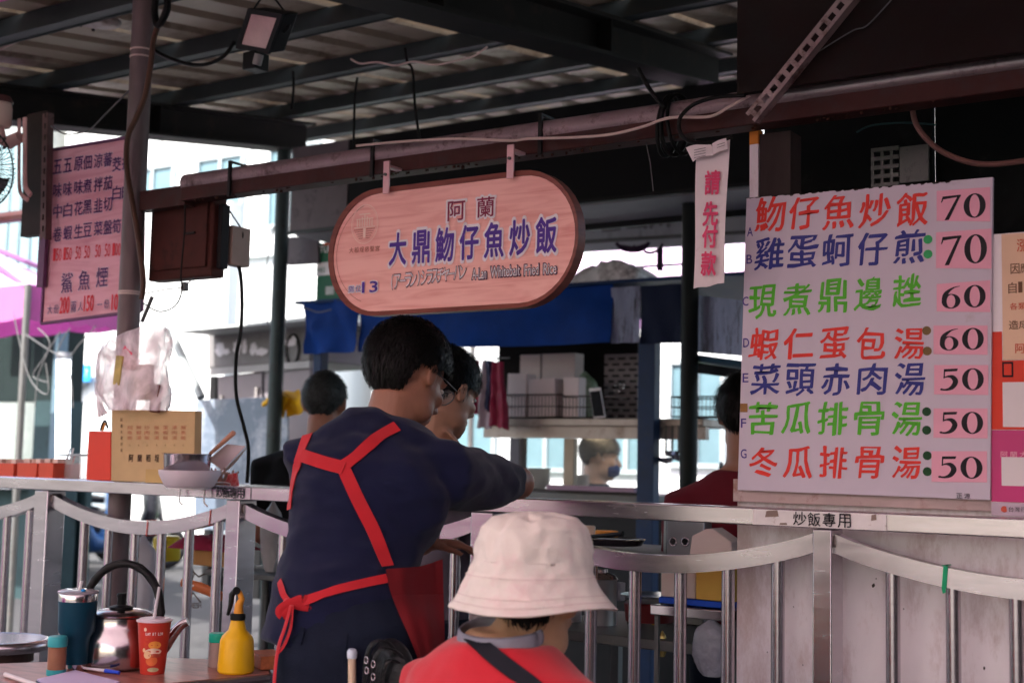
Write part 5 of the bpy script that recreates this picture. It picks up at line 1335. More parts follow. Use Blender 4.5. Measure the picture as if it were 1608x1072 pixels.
# slotted board
bm_ = mat('grey_board_plastic', (.22, .19, .20), .55, 0, .1)
a, b = atY(948, 652, VY+0.483), atY(1002, 560, VY+0.483)
t_ = thing('slotted_board', 'grey plastic board with rows of dark slots standing on the stall shelf', 'board', V(((a.x+b.x)/2, VY+0.483, SZ+.002)))
g = G(); nr, nc = 11, 3; H_ = b.z-SZ-.002; W_ = b.x-a.x
for j in range(nr+1):
    z = SZ+.002+H_*j/nr
    g.box((a.x, VY+0.483, z), (b.x, VY+0.494, z+H_/nr*.58))
    if j < nr:
        for i in range(nc+1):
            xo = (j % 2)*.5; x = a.x+W_*(i+xo*.9-.12)/nc
            g.box((max(a.x, x), VY+0.484, z+H_/nr*.58+.0002), (min(b.x, max(a.x, x)+W_/nc*.30), VY+0.493, z+H_/nr-.0002)) if x < b.x else None
part('board', g, bm_, t_)
g = G(); g.box((a.x, VY+0.500, SZ+.002), (b.x, VY+0.506, b.z)); part('dark_backing', g, blackp, t_)
# glinting pegs
g = G()
for k, (x, y) in enumerate(((967, 605), (974, 603), (980, 604), (966, 613), (972, 614), (979, 609))):
    g = G(); g.ell(atY(x, y, VY+0.461), (.009, .009, .008), None, 10, 6)
    part('peg', g, mat('bright_chrome', (.9, .9, .92), .08, 1, .0), t_, True)
# hanging cloths and bags, left of baskets (red/white)
def cloth(pts_top, pts_bot, Y, m, label, nm='hanging_bag', seed=0, th=.03):
    A, B = atY(*pts_top[0], Y), atY(*pts_top[1], Y); Cc, D = atY(*pts_bot[0], Y), atY(*pts_bot[1], Y)
    g = G()
    def f(u, v):
        p = A.lerp(B, u).lerp(Cc.lerp(D, u), v); w_ = .35+.65*v
        return p+V((.004*math.sin(v*7+seed), th*math.sin(u*math.pi*3+seed)*w_*.6-th*math.sin(u*math.pi)*w_+.01*noise.noise(V((u*4, v*5, seed))), -.012*abs(math.sin(u*8+seed))*v))
    g.grid(f, 18, 20, (0, .004, 0)); return solo(nm, g, m, label, 'bag', smooth='auto')
rb_ = mat('wine_plastic_bag', (.34, .02, .07), .35, 0, .25, 8, .5, 25, transl=.3); wb_ = mat('milky_plastic_bag', (.55, .46, .52), .4, 0, .15, 6, .5, 25, transl=.3)
cloth([(738, 565), (752, 565)], [(737, 640), (756, 655)], VY-0.028, rb_, 'dark red plastic bag hanging leftmost under the blue valance', seed=1)
cloth([(756, 566), (770, 566)], [(748, 668), (774, 672)], VY-0.043, wb_, 'milky white plastic bag hanging between two dark red ones', seed=2)
cloth([(772, 568), (790, 568)], [(768, 664), (800, 672)], VY-0.071, rb_, 'largest dark red plastic bag hanging beside the wire basket', seed=3)
cloth([(764, 566), (774, 566)], [(765, 640), (776, 645)], VY-0.064, mat('navy_plastic_bag', (.04, .05, .12), .4), 'small navy bag in front of the hanging plastic bags', seed=5)
g = G(); a, b = atY(730, 562, VY-0.050), atY(800, 562, VY-0.050); g.tube([a, b], .004, 6)
for x in (745, 763, 781): p = atY(x, 562, VY-0.050); g.tube([p, p-V((0, 0, .02))], .003, 5)
part('hook_rail', g, steeld, t)
# things on the stall roof
grn = mat('deep_green_carton', (.006, .12, .055), .5, 0, .1)
a, b = atY(496, 471, VY+0.071), atY(548, 377, VY+0.071)
t_ = thing('cardboard_carton', 'deep green printed carton standing on the blue canopy, behind the wooden sign', 'carton', V(((a.x+b.x)/2, VY+0.142, zt+.006)))
g = G(); g.box((a.x, VY+0.071, zt+.0065), (b.x, VY+0.355, b.z)); part('box', g, grn, t_, bevel=.003)
g, *_ = rect_px(496.5, 413, 546, 433, VY+0.069, .001); part('white_band', g, white, t_)
g = G(); line_px(g, 'TUN', (505, 391), (519, 391), 6, 11, Y=VY+0.068, off=.03, lift=.001); part('lettering', g, white, t_)
g = G(); line_px(g, '中回', (501, 424), (507, 424), 6, 8, Y=VY+0.067, off=.0, lift=.001); part('lettering', g, grn, t_)
g, *_ = rect_px(511, 450, 524, 463, VY+0.069, .001); part('white_label', g, mat('soft_white', (.5, .52, .5), .6), t_)
g, *_ = rect_px(508, 382, 520, 386, VY+0.069, .001); part('orange_stripe', g, mat('orange_red_print', (.5, .08, .02), .6), t_)
# crumpled tarp heap
def heap(px0, px1, y0, y1, Y, dep, m, nm, label, cat, z0, seed=1):
    a, b = atY(px0, y1, Y), atY(px1, y0, Y)
    g = G(); W_ = b.x-a.x; H_ = b.z-z0
    def f(u, v):
        e = math.sin(math.pi*u)**.4*math.sin(math.pi*v)**.5
        return V((a.x+W_*u, Y+dep*v, z0+.002+H_*e*(.75+.45*noise.noise(V((u*4+seed, v*3, 0)))+.16*noise.noise(V((u*14, v*9, seed))))))
    g.grid(f, 36, 14); return solo(nm, g, m, label, cat, smooth=True)
heap(872, 1000, 388, 440, VY+0.071, .4, mat('dusty_white_tarp', (.80, .76, .76), .8, 0, .25, 6, .6, 16, dirt=(.30, .27, .27), dscale=7, dth=.58), 'tarp_bundle', 'crumpled dusty white tarp bundle lying on the stall roof', 'tarp', zt+.006, 3)
p = atY(450, 478, VY+0.284)
# dark box signboard overhead and pale lightbox behind
dk = mat('near_black_panel', (.010, .010, .011), .7, 0, .2, 2)
gw = mat('greyed_mauve_panel', (.14, .11, .12), .6, 0, .2, 3, dirt=(.05, .04, .045), dscale=5)
DY = 5.6
a, b = atY(456, 345, DY), atY(1078, 320, DY)
t_ = thing('overhead_signboard', 'long dark overhead signboard box behind the wooden sign', 'signboard', V(((a.x+b.x)/2, DY+.2, a.z)))
za = atY(456, 363, DY).z
g = G(); g.box((atY(545, 340, DY).x, DY, za), (b.x+.35, DY+.04, za+.50)); part('front_panel', g, dk, t_)
g = G(); g.box((a.x, DY-.005, za), (atY(545, 340, DY).x-.001, DY+.035, za+.50)); part('end_panel', g, gw, t_)
g = G(); g.box((a.x-.02, DY-.01, za-.02), (b.x+.35, DY+.012, za-.001)); part('edge_strip', g, blackp, t_)
g = G(); g.box((a.x, DY+.045, za-.02), (b.x+.35, DY+.5, za-.012)); part('soffit', g, mat('soffit_pale', (.30, .28, .29), .5), t_)
g = G(); g.box((a.x-.02, DY+.52, za-.05), (b.x+.35, DY+.54, za+.0)); part('edge_strip', g, blackp, t_)
a, b = atY(452, 418, DY+.4), atY(494, 382, DY+.4)
g = G(); g.prism([atY(452, 416, DY+.4), atY(500, 413, DY+.4), atY(497, 370, DY+.4), atY(452, 372, DY+.4)], (0, .03, 0)); part('lower_panel', g, gw, t_)
# pale signboard with soft dark marks, pink strip, further back
lbm = mat('pale_blue_grey_panel', (.42, .44, .47), .3, 0, .06, 1, dirt=(.20, .20, .22), dscale=2.2, dth=.60, stretch=(2.5, 1, .5))
QY = 7.0
a, b = atY(905, 390, QY), atY(1168, 310, QY)
t_ = thing('pale_signboard', 'pale blue grey lean-to signboard with blurry dark marks, behind the stall roof', 'signboard', V(((a.x+b.x)/2, QY, a.z)))
g = G(); g.prism([atY(880, 378, QY), atY(1250, 362, QY), atY(1250, 284, QY), atY(880, 322, QY)], (0, .04, 0)); part('panel', g, lbm, t_)
g = G(); g.prism([atY(880, 384, QY-.01), atY(1250, 361, QY-.01), atY(1250, 357, QY-.01), atY(880, 378.5, QY-.01)], (0, .05, 0)); part('trim', g, steeld, t_)
g = G(); g.prism([atY(880, 397, QY+.0), atY(1250, 376, QY), atY(1250, 362.5, QY), atY(880, 385, QY)], (0, .04, 0)); part('lower_panel', g, mat('pale_grey_panel', (.5, .5, .54), .4), t_)
bl = mat('faded_letter_grey', (.20, .19, .20), .5)
for x_, s_ in ((960, '金'), (1000, '山'), (1036, '川')):
    g = G(); p = atY(x_, 343-.06*(x_-960), QY-.003); w_ = pxh(34, p); put_text(g, s_, p-V((w_/2, 0, w_*.55)), V((w_, 0, 0)), V((0, 0, w_*1.1)), .06); part('lettering', g, bl, t_)
# temple shaped silhouette ornament
sil = mat('dark_plum_metal', (.03, .012, .035), .6)
SYY = 6.7
t_ = thing('temple_ornament', 'small dark metal ornament of two curved temple eaves on posts, above the stall roof', 'ornament', atY(1005, 418, SYY))
def curve_px(pts, Y, r, seg=6): return smoothpts([atY(x, y, Y) for x, y in pts], 5)
g = G(); g.tube(curve_px([(968, 382), (978, 391), (995, 394), (1012, 390), (1019, 380)], SYY, 0), .012, 6)
g.tube(curve_px([(973, 386), (996, 389), (1016, 384)], SYY, 0), .010, 6); part('eave', g, sil, t_, smooth='auto')
g = G(); g.tube(curve_px([(1012, 395), (1022, 397), (1034, 392), (1041, 383)], SYY, 0), .010, 6); part('eave', g, sil, t_, smooth='auto')
for x in (1038, 1033):
    g = G(); g.tube([atY(x, 390, SYY), atY(x, 425, SYY)], .015 if x == 1038 else .008, 6); part('post', g, sil, t_)
for x, y in ((996, 388),):
    g = G(); g.ell(atY(x, y, SYY), (.010, .008, .014), None, 8, 6); part('finial', g, sil, t_, True)
g = G(); a, b = atY(975, 421, SYY), atY(1080, 414, SYY); g.tube([a, b], .008, 6); part('base_bar', g, sil, t_)
heap(985, 1175, 404, 448, VY+0.781, .5, mat('grey_roof_sheet', (.10, .085, .09), .6, 0, .25, 4, dirt=(.05, .04, .04), dscale=5), 'roof_cover', 'dark grey rounded cover on the stall roof, behind the hanging paper sign', 'cover', zt+.006, 8)
# bright pink-white tent behind the stall
q0, q1 = atY(880, 420, 9.6), atY(1250, 380, 9.6)
tent('market_tent', (q0.x+q1.x)/2+.2, 10.6, 2.2, 1.0, atY(1000, 432, 9.6).z, atY(1000, 432, 9.6).z+.9, 'pale violet market tent glowing behind the stall roof', mat('violet_white_tent', (.88, .72, .90), .7, transl=.5), mat('violet_white_tent', (.88, .72, .90), .7, transl=.5), True, .2)
# ================================================================ CABLES
def cab(pts, Y, r, m, label, cat='cable', nm='cable', wob=0.):
    P_ = [atY(x, y, Y if not isinstance(Y, (list, tuple)) else Y[i]) for i, (x, y) in enumerate(pts)]
    g = G(); g.tube(smoothpts(P_, 7), r, 8); return solo(nm, g, m, label, cat, smooth='auto')
cab([(-10, 83), (60, 50), (118, 31)], 3.4, .005, wire_w, 'cream cable from the left edge to the oval ceiling rose')
cab([(190, 17), (230, 8), (262, 0), (300, -14)], 3.4, .005, wire_w, 'cream cable leaving the oval ceiling rose to the right')
cab([(268, -10), (258, 22), (243, 55), (236, 105), (228, 150), (214, 185), (201, 215), (199, 262), (208, 320), (218, 380), (225, 440), (222, 470)], 3.03, .010, mat('brown_thick_cable', (.10, .05, .035), .5), 'thick brown cable running down the front of the mauve pole')
cab([(245, -8), (243, 20), (248, 40), (262, 18), (262, -8)], 3.0, .012, wire_b, 'bundle of black cable looped at the top of the pole')
cab([(368, 66), (352, 88), (325, 101), (296, 101), (262, 90), (240, 78)], 3.2, .007, wire_b, 'black cable sagging from the floodlight to the pole')
cab([(80, 198), (95, 208), (113, 211), (140, 204), (165, 180), (202, 143)], 3.05, .003, wire_g, 'thin grey wire sagging from the price board up to the pole')
cab([(551, 93), (566, 100), (592, 98), (620, 103), (650, 97), (682, 102), (720, 95), (745, 88), (765, 74)], 3.6, .004, wire_w, 'thin cream cable drooping under the middle purlin')
cab([(460, 112), (461, 138), (458, 172)], 4.0, .0055, wire_b, 'short black tie hanging left of the drooping cream cable')
cab([(561, 122), (557, 160), (555, 238)], 4.0, .005, wire_b, 'straight black hanging wire nearest the left hanger of the wooden sign')
cab([(636, 76), (640, 98), (648, 112), (652, 170), (659, 218)], 4.0, .0055, wire_b, 'black hanging wire with a knot, right of the other hanging wire')
cab([(1002, 108), (1020, 140), (1044, 170)], 3.05, .006, wire_b, 'black wire running down to the loops on the beam')
for k, (dx, r_, lab) in enumerate(((0, .006, 'first black cable loop round the beam'), (10, .006, 'second black cable loop round the beam'), (20, .005, 'third black cable loop, thinner than the other two'))):
    x = atY(1040+dx, 200, 3.1).x
    g = G(); P_ = [V((x+.012*math.sin(a*1.0+k), 3.135+.060*math.cos(a), 2.215+.082*math.sin(a))) for a in np.linspace(0, 2*math.pi, 26)]
    g.tube(P_, r_, 8); solo('cable', g, wire_b, lab+(', left of the hanging paper sign' if k == 0 else ', nearest the hanging paper sign' if k == 1 else ' round the beam'), 'cable', smooth='auto')
cab([(1170, 150), (1130, 152), (1092, 163), (1070, 182), (1066, 200), (1074, 216), (1092, 224), (1125, 224), (1150, 214)], 3.02, .0055, wire_b, 'wide black cable loop hanging above the paper sign')
cab([(560, 229), (640, 222), (720, 218), (800, 221), (830, 218), (900, 216), (960, 211), (1010, 199), (1040, 188), (1065, 184), (1115, 183), (1145, 168), (1178, 150)], 3.055, .0042, wire_w, 'cream cable draped along the top of the red beam')
cab([(1432, 165), (1440, 198), (1470, 232), (1515, 253), (1560, 258), (1625, 250)], 3.2, .007, mat('rust_brown_cable', (.15, .07, .06), .5), 'rust brown cable drooping below the beam in the upper right')
cab([(1262, 96), (1300, 72), (1340, 48), (1362, 40), (1400, 0)], 3.01, .0018, wire_g, 'very thin grey wire on the dark overhead boarding')
cab([(1345, 208), (1370, 197), (1420, 193), (1470, 196)], 3.5, .003, mat('teal_wire', (.04, .10, .10), .5), 'thin teal wire in the dark loft above the menu board')
cab([(298, 282), (291, 300), (290, 360), (284, 430), (286, 455), (275, 480), (250, 489), (225, 476)], 3.12, .003, wire_b, 'thin black wire hanging over the brown box and curling to the pole')
cab([(346, 300), (360, 330), (380, 362), (378, 378), (364, 385)], 3.3, .0028, wire_b, 'thin wire curling from the beam into the beige switch box')
cab([(362, 400), (376, 422), (380, 470), (378, 520), (371, 560), (371, 620), (383, 670), (390, 705), (388, 758)], 3.3, .0065, wire_b, 'black cable hanging from the beige switch box down to the rail')
cab([(222, 462), (262, 454), (285, 451), (305, 436)], 3.14, .0025, wire_g, 'grey wire from the pole to the little plug under the brown box')
p = atY(290, 450, 3.13); g = G(); g.cbox(p, (.022, .02, .032)); solo('plug', g, wire_g, 'small grey plug dangling under the brown steel box', 'plug', bevel=.003)
g = G(); g.tube([atY(223, 505, 3.05), atY(239, 466, 3.05)], .007, 8); solo('rod', g, steeld, 'short dark metal rod tied to the pole above the plastic bag', 'rod', smooth='auto')
# street wires, tangled
rs = random.Random(5)
labs = ['lowest', 'highest', 'tangled', 'looping', 'crossing', 'slack', 'kinked', 'straightest']
for k, (a, b, c_, d_) in enumerate((((20, 488), (45, 590), (75, 618), (72, 570)), ((60, 515), (78, 540), (60, 590), (55, 640)), ((95, 520), (70, 560), (52, 590), (75, 600)), ((110, 515), (90, 555), (110, 590), (115, 640)),
                                ((150, 512), (125, 540), (100, 560), (40, 525)), ((150, 520), (160, 545), (165, 580), (150, 620)), ((430, 355), (418, 420), (412, 470), (424, 520)), ((452, 480), (480, 484), (500, 490), (520, 486)))):
    cab([a, b, c_, d_], 5.0+.1*k, .0035, wire_g, labs[k]+' grey wire of the street wiring behind the left pole' if k < 6 else labs[k]+' thin wire beside the grey green pole')
# ceiling rose
c = atY(155, 33, 3.4)
t = thing('ceiling_rose', 'oval off white ceiling fitting with dark screws, top left under the roof', 'light fitting', c)
g = G(); g.lathe([(.0001, -.022), (.077, -.020), (.092, -.006), (.092, .006), (.056, .022), (.0001, .025)], c, 28, sx=1.25, sy=.8, M=Matrix.Rotation(.15, 3, 'Y')); part('cover', g, mat('dirty_ivory', (.34, .29, .26), .6, 0, .15, 9, dirt=(.12, .08, .06), dscale=14), t, smooth='auto')
for a in range(5):
    g = G(); g.ell(c+V((.090*math.cos(a*1.26), .055*math.sin(a*1.26), -.018)), (.008, .008, .006), None, 8, 6); part('screw', g, blackp, t, True)
# floodlight
FYd = 3.2
t = thing('floodlight', 'black floodlight with a pink reflection coloured into its glass, clamped under the roof at the top', 'lamp', atY(400, 60, FYd))
cs = [atY(378, 70, FYd), atY(417, 77, FYd), atY(434, 29, FYd-.04), atY(393, 22, FYd-.04)]; cn = sum(cs, V())/4
out = [cn+(p-cn)*1.32 for p in cs]; nn = (cs[1]-cs[0]).cross(cs[3]-cs[0]).normalized()
if nn.y > 0: nn = -nn
g = G(); g.prism([p-nn*.012 for p in [cn+(q-cn)*1.28 for q in cs]], -nn*.07); part('housing', g, blackp, t, bevel=.006)
g = G()
for i in range(4):
    a, b, a2, b2 = out[i], out[(i+1) % 4], cs[i], cs[(i+1) % 4]; g.prism([a, b, b2, a2], -nn*.012)
part('bezel', g, blackp, t)
g = G(); g.prism([p-nn*.004 for p in cs], -nn*.003); part('glass', g, mat('floodlight_glass_reflection', (.62, .42, .40), .18, .25, .12, 14), t)  # pink reflection put into the base colour of the pane
g = G(); dr_ = (out[0]+out[1])/2; g.cbox(dr_+V((-.007, .03, -.030)), (.063, .07, .063)); part('sensor_head', g, blackp, t, bevel=.004)
g = G(); g.cyl(dr_+V((.039, .0, -.017)), dr_+V((.028, .0, -.053)), .016, seg=14); part('sensor_lens', g, mat('grey_sensor', (.3, .28, .28), .3), t, smooth='auto')
g = G(); L0, R0 = (out[0]+out[3])/2-nn*.03, (out[1]+out[2])/2-nn*.03; tp_ = cn+V((-.03, .07, .16)); g.tube(smoothpts([L0-V((.008, 0, 0)), L0+V((-.014, .02, .05)), tp_, R0+V((.014, .02, .05)), R0+V((.008, 0, 0))], 5), .006, 6, ry=.003); g.tube([tp_, tp_+V((0, .02, .10))], .007, 8); part('yoke', g, blackp, t, smooth='auto')
# wall fan at the left edge
t = thing('wall_fan', 'wall fan with a dusty wire cage and pink painted bracket at the upper left edge', 'fan', atY(10, 290, 2.9))
pkp = mat('pink_painted_bracket', (.72, .42, .40), .5, 0, .08); bei = mat('beige_motor', (.62, .46, .40), .5, 0, .06)
fc = atY(-28, 262, 2.92); rad = .155
fn_ = (V((.15, -.92, -.25))).normalized(); fa = fn_.cross(V((0, 0, 1))).normalized(); fb = fa.cross(fn_)
g = G()
for k in range(44):
    a = 2*math.pi*k/44; d = fa*math.cos(a)+fb*math.sin(a)
    g.tube([fc+d*.03+fn_*.045, fc+d*rad*.6+fn_*.040, fc+d*rad*.93+fn_*.020, fc+d*rad, fc+d*rad*.8-fn_*.045, fc+d*.04-fn_*.055], .0013, 4)
part('cage_wires', g, wire_b, t, kind='stuff')
for rr, oo in ((rad, 0), (rad*.6, .04), (rad*.3, .044)):
    g = G(); g.tube([fc+(fa*math.cos(a)+fb*math.sin(a))*rr+fn_*oo for a in np.linspace(0, 2*math.pi, 40)], .003 if rr == rad else .0018, 6); part('cage_ring', g, wire_b, t, True)
for k in range(3):
    a0 = k*2.094; g = G()
    g.grid(lambda u, v: fc+(fa*math.cos(a0+(u-.5)*(.4+.9*v))+fb*math.sin(a0+(u-.5)*(.4+.9*v)))*(.02+.11*v)+fn_*(.012*(u-.5)*2), 6, 6, tuple(fn_*.002)); part('blade', g, mat('smoked_blade', (.06, .07, .08), .3), t, smooth='auto')
mc = atY(2, 178, 2.99)
g = G(); g.lathe([(.0001, .055), (.022, .053), (.036, .040), (.040, .02), (.040, -.045), (.034, -.055), (.0001, -.056)], mc, 24); part('motor', g, bei, t, smooth='auto')
g = G(); g.lathe([(.041, .040), (.043, .046), (.030, .066), (.0001, .07)], mc, 24); part('motor_cap', g, mat('brown_cap', (.10, .04, .04), .5), t, smooth='auto')
for k in range(7):
    g = G(); a = -2.4+k*.22; g.cbox(mc+V((.0405*math.cos(a), .0405*math.sin(a), -.012)), (.004, .004, .022), rz=a); part('vent_slot', g, blackp, t)
b0 = atY(18, 222, 3.02)
g = G(); g.tube([mc+V((0, 0, -.05)), atY(2, 222, 3.0), atY(14, 224, 3.02), atY(32, 215, 3.03)], [.012, .022, .026, .022], 12); part('arm', g, pkp, t, smooth='auto')
for xy in ((7, 218), (7, 232)):
    g = G(); p = atY(*xy, 2.975); g.ell(p, (.007, .007, .007), None, 8, 6); part('bolt', g, steeld, t, True)
for k, (pts, r_) in enumerate((([(30, 187), (30, 230), (30, 290), (34, 306), (44, 314)], .009), ([(39, 185), (39, 230), (39, 285), (42, 298), (48, 306)], .012))):
    g = G(); g.tube(smoothpts([atY(x, y, 3.04-.01*k) for x, y in pts], 6), r_, 8, ry=r_*.5, A=V((1, 0, 0))); part('bracket_bar', g, pkp, t, smooth='auto')
# grey corrugated wall and red bar behind the fan
g = G()
a, b = atY(-40, 392, 6.8), atY(72, 292, 6.8)
t = thing('ribbed_wall', 'teal grey ribbed wall far behind the fan at the left edge', 'wall', V(((a.x+b.x)/2, 6.8, a.z)))
n_ = 6
for k in range(n_):
    g = G(); x = a.x+(b.x-a.x)*k/n_; g.box((x, 6.8, 2.45), (x+(b.x-a.x)/n_-.02, 6.84, b.z+.5)); part('wall_sheet', g, mat('teal_grey_sheet', (.16, .24, .26), .6, 0, .1), t, bevel=.006)
g = G(); a, b = atY(-10, 344, 5.9), atY(58, 336, 5.9); g.tube([a, b], .045, 8); solo('red_bar', g, redbeam, 'horizontal dark red bar at the left edge behind the fan', 'bar')
# ================================================================ ON THE LEFT RAIL
g = G(); g.box((-5.0, 3.09, RT-.018), (-2.5, 3.42, RT-.006)); solo('counter_shelf', g, steel, 'thin steel shelf behind the top rail on the left', 'shelf', bevel=.002)
a, b = atY(174, 756, 2.995), atY(305, 640, 2.995)
t = thing('kraft_box', 'kraft cardboard box with red printed columns, standing on the rail before the pole', 'box', V(((a.x+b.x)/2, 3.03, RT)))
pts = [atY(174, 758, 2.995), atY(304, 762, 2.995), atY(306, 645, 2.995), atY(175, 642, 2.995)]
pts[0].z = pts[1].z = RT+.001
g = G(); g.prism(pts, (0, .032, 0)); part('box', g, kraft, t, bevel=.002)
KY = 2.9945
g = G()
for i, cx_ in enumerate((204, 218, 231, 246, 260, 274, 288)):
    for k, ch in enumerate('招牌炒飯蛋湯麵'[i]+'魚蝦肉'[i % 3]+'飯湯'[i % 2]):
        p = atY(cx_, 671+8*k, KY); w_ = abs(atY(cx_+4, 600, KY).x-atY(cx_-4, 600, KY).x); put_text(g, ch, p-V((w_/2, .0005, .0065)), V((w_, 0, 0)), V((0, 0, .013)))
part('red_print', g, mat('faded_red_ink', (.45, .14, .08), .7), t, kind='stuff')
g = G()
for k, ch in enumerate('阿蘭大鼎炒飯'):
    p = atY(191, 659+9.5*k, KY); put_text(g, ch, p-V((.0055, .0005, .006)), V((.011, 0, 0)), V((0, 0, .012)), .0)
for i, cx_ in enumerate((204, 218, 231, 246, 260, 274, 288)):
    p = atY(cx_, 699, KY); put_text(g, '十', p-V((.004, .0005, .004)), V((.008, 0, 0)), V((0, 0, .008)))
for i, ch in enumerate('阿蘭稻埕慈聖'):
    p = atY(206+13.5*i, 719, KY); put_text(g, ch, p-V((.011, .0005, .012)), V((.022, 0, 0)), V((0, 0, .024)), .03)
part('black_print', g, mat('brown_black_ink', (.08, .045, .03), .7), t)
g, *_ = rect_px(228, 736, 256, 757, KY+.0002, .0004); part('tape', g, mat('yellowed_tape', (.55, .34, .12), .3), t)
a, b = atY(136, 755, 3.01), atY(174, 676, 3.01)
t = thing('red_box', 'small scarlet paper box with a handle, left of the kraft box on the rail', 'box', V(((a.x+b.x)/2, 3.04, RT)))
pts = [atY(135, 753, 3.01), atY(173.5, 755, 3.01), atY(173.5, 677, 3.01), atY(139, 676, 3.01)]; pts[0].z = pts[1].z = RT+.001
g = G(); g.prism(pts, (0, .07, 0)); part('box', g, redpaint, t, bevel=.002)
g = G(); g.tube(smoothpts([atY(158, 676, 3.03), atY(160, 668, 3.03), atY(165, 660, 3.03), atY(169, 672, 3.03)], 4), .004, 8); part('handle', g, blackp, t, smooth='auto')
g = G(); g.tube([atY(161, 676, 3.02), atY(165, 664, 3.02)], .004, 6); part('orange_tag', g, mat('orange_paint', (.65, .22, .03)), t)
# plastic bag on the pole
hb_ = mat('pinkish_carrier_bag', (.88, .74, .79), .30, 0, .12, 7, 1., 16, alpha=.74, spec=.6)
_n = hb_.node_tree.nodes; _l = hb_.node_tree.links
_w = _n.new('ShaderNodeTexNoise'); _w.inputs['Scale'].default_value = 7; _w.inputs['Detail'].default_value = 5; _w.inputs['Distortion'].default_value = 1.5
_t = _n.new('ShaderNodeTexCoord'); _l.new(_t.outputs['Object'], _w.inputs['Vector'])
_r = _n.new('ShaderNodeMapRange'); _r.inputs[1].default_value = .36; _r.inputs[2].default_value = .62; _r.inputs[3].default_value = .30; _r.inputs[4].default_value = .88
_l.new(_w.outputs[0], _r.inputs[0]); _l.new(_r.outputs[0], _n['Principled BSDF'].inputs['Alpha'])
t = thing('carrier_bag', 'translucent pinkish plastic bag with yellow and red packs, tied to the pole', 'bag', atY(208, 645, 2.98))
def prof_bag(u, v, off=0.):
    # outline half widths in px by height
    ys = [(645, 176, 258), (620, 158, 262), (580, 150, 263), (555, 153, 264), (535, 168, 263), (520, 200, 262), (513, 228, 256)]
    f = v*(len(ys)-1); i = min(int(f), len(ys)-2); w_ = f-i
    y, xl, xr = (ys[i][k]*(1-w_)+ys[i+1][k]*w_ for k in range(3))
    a = 2*math.pi*u; cx_ = (xl+xr)/2; hw = (xr-xl)/2
    c = atY(cx_, y, 2.985); hwm = abs(atY(cx_+hw, y, 2.985).x-c.x)
    k = 1+.10*noise.noise(V((math.cos(a)*2, math.sin(a)*2, v*4)))+.05*(1-abs(noise.noise(V((math.cos(a)*3+v*1.5, math.sin(a)*3, v*4))))*4)+.02*noise.noise(V((math.cos(a)*9, math.sin(a)*9, v*12)))
    return c+V((hwm*math.cos(a)*k, .062*math.sin(a)*k*(1-.5*v)+off, 0))
g = G(); g.grid(prof_bag, 72, 54); part('bag_film', g, hb_, t, True)
for k, (x, y, w_, h_, m_, rz) in enumerate(((188, 582, .030, .085, mat('ochre_pack', (.50, .36, .10), .4, 0, .3, 30), .1), (200, 560, .045, .05, mat('rose_pack', (.75, .08, .16), .4), .6), (205, 575, .05, .035, mat('salmon_pack', (.75, .30, .25), .4), -.5), (225, 600, .07, .10, mat('cream_pack', (.7, .5, .4), .5), 0), (245, 625, .03, .08, mat('brown_pack', (.20, .07, .05), .5), .1))):
    g = G(); g.cbox(atY(x, y, 2.94+.008*k), (w_*1.25, .02, h_*1.2), M=Matrix.Rotation(rz, 3, 'Y')); part('pack', g, m_, t, bevel=.004)
g = G()
for k in range(4): g.tube(smoothpts([atY(150+k*3, 600, 2.98), atY(152+k*3, 625+k*4, 2.98), atY(156+k*4, 655-k*2, 2.99)], 4), .005, 6)
part('bag_handle', g, hb_, t, smooth='auto')
# stacked bowls on wire hooks
t = thing('steel_bowl', 'small straight sided stainless steel bowl stacked in the white plastic bowl', 'bowl', atY(293, 743, 2.93))
c = atY(293, 743, 2.93); R_b = pxh(74, c)/2; H_b = pxh(31, c)
g = G(); g.lathe([(.0001, 0), (R_b*.90, 0), (R_b*.96, .006), (R_b, H_b-.004), (R_b*1.04, H_b), (R_b*.98, H_b-.002), (R_b*.93, .008), (.0001, .006)], c, 36); part('bowl', g, mat('polished_steel', (.66, .62, .63), .16, 1, .05, 5), t, smooth='auto')
c2_ = atY(297, 765, 2.93); R2_ = R_b*1.30; H2 = pxh(27, c2_)
t = thing('plastic_bowl', 'wide white plastic bowl resting on wire hooks over the rail', 'bowl', c2_)
g = G(); g.lathe([(.0001, 0), (R2_*.72, 0), (R2_*.80, .006), (R2_*.98, H2*.75), (R2_, H2), (R2_*.95, H2*.9), (R2_*.76, .012), (.0001, .010)], c2_, 36); part('bowl', g, mat('milky_plastic', (.68, .58, .64), .4, 0, .04), t, smooth='auto')
t = thing('wire_hook_rack', 'white wire rack hooked over the rail under the bowls', 'rack', V((c2_.x, 2.95, RB)))
for px_ in (263, 302):
    p = atY(px_, 765, 2.93)
    g = G(); g.tube(smoothpts([V((p.x, 3.09, RT-.02)), V((p.x, 3.09, RT+.006)), V((p.x, 2.99, RT+.006)), V((p.x, 2.985, RT-.02)), V((p.x+.003, 2.98, RB-.012)), V((p.x+.01, 2.99, RB-.026))], 4), .0028, 6); part('hook', g, white, t, smooth='auto')
g = G(); g.tube([V((c2_.x+R2_*.7*math.cos(a), 2.93+R2_*.7*math.sin(a), c2_.z-.003)) for a in np.linspace(0, 2*math.pi, 30)], .0025, 6)
for px_ in (263, 302): p = atY(px_, 765, 2.93); g.tube([V((p.x, 2.93, c2_.z-.003)), V((p.x, 2.984, c2_.z-.003))], .0025, 6)
part('ring', g, white, t, smooth='auto')
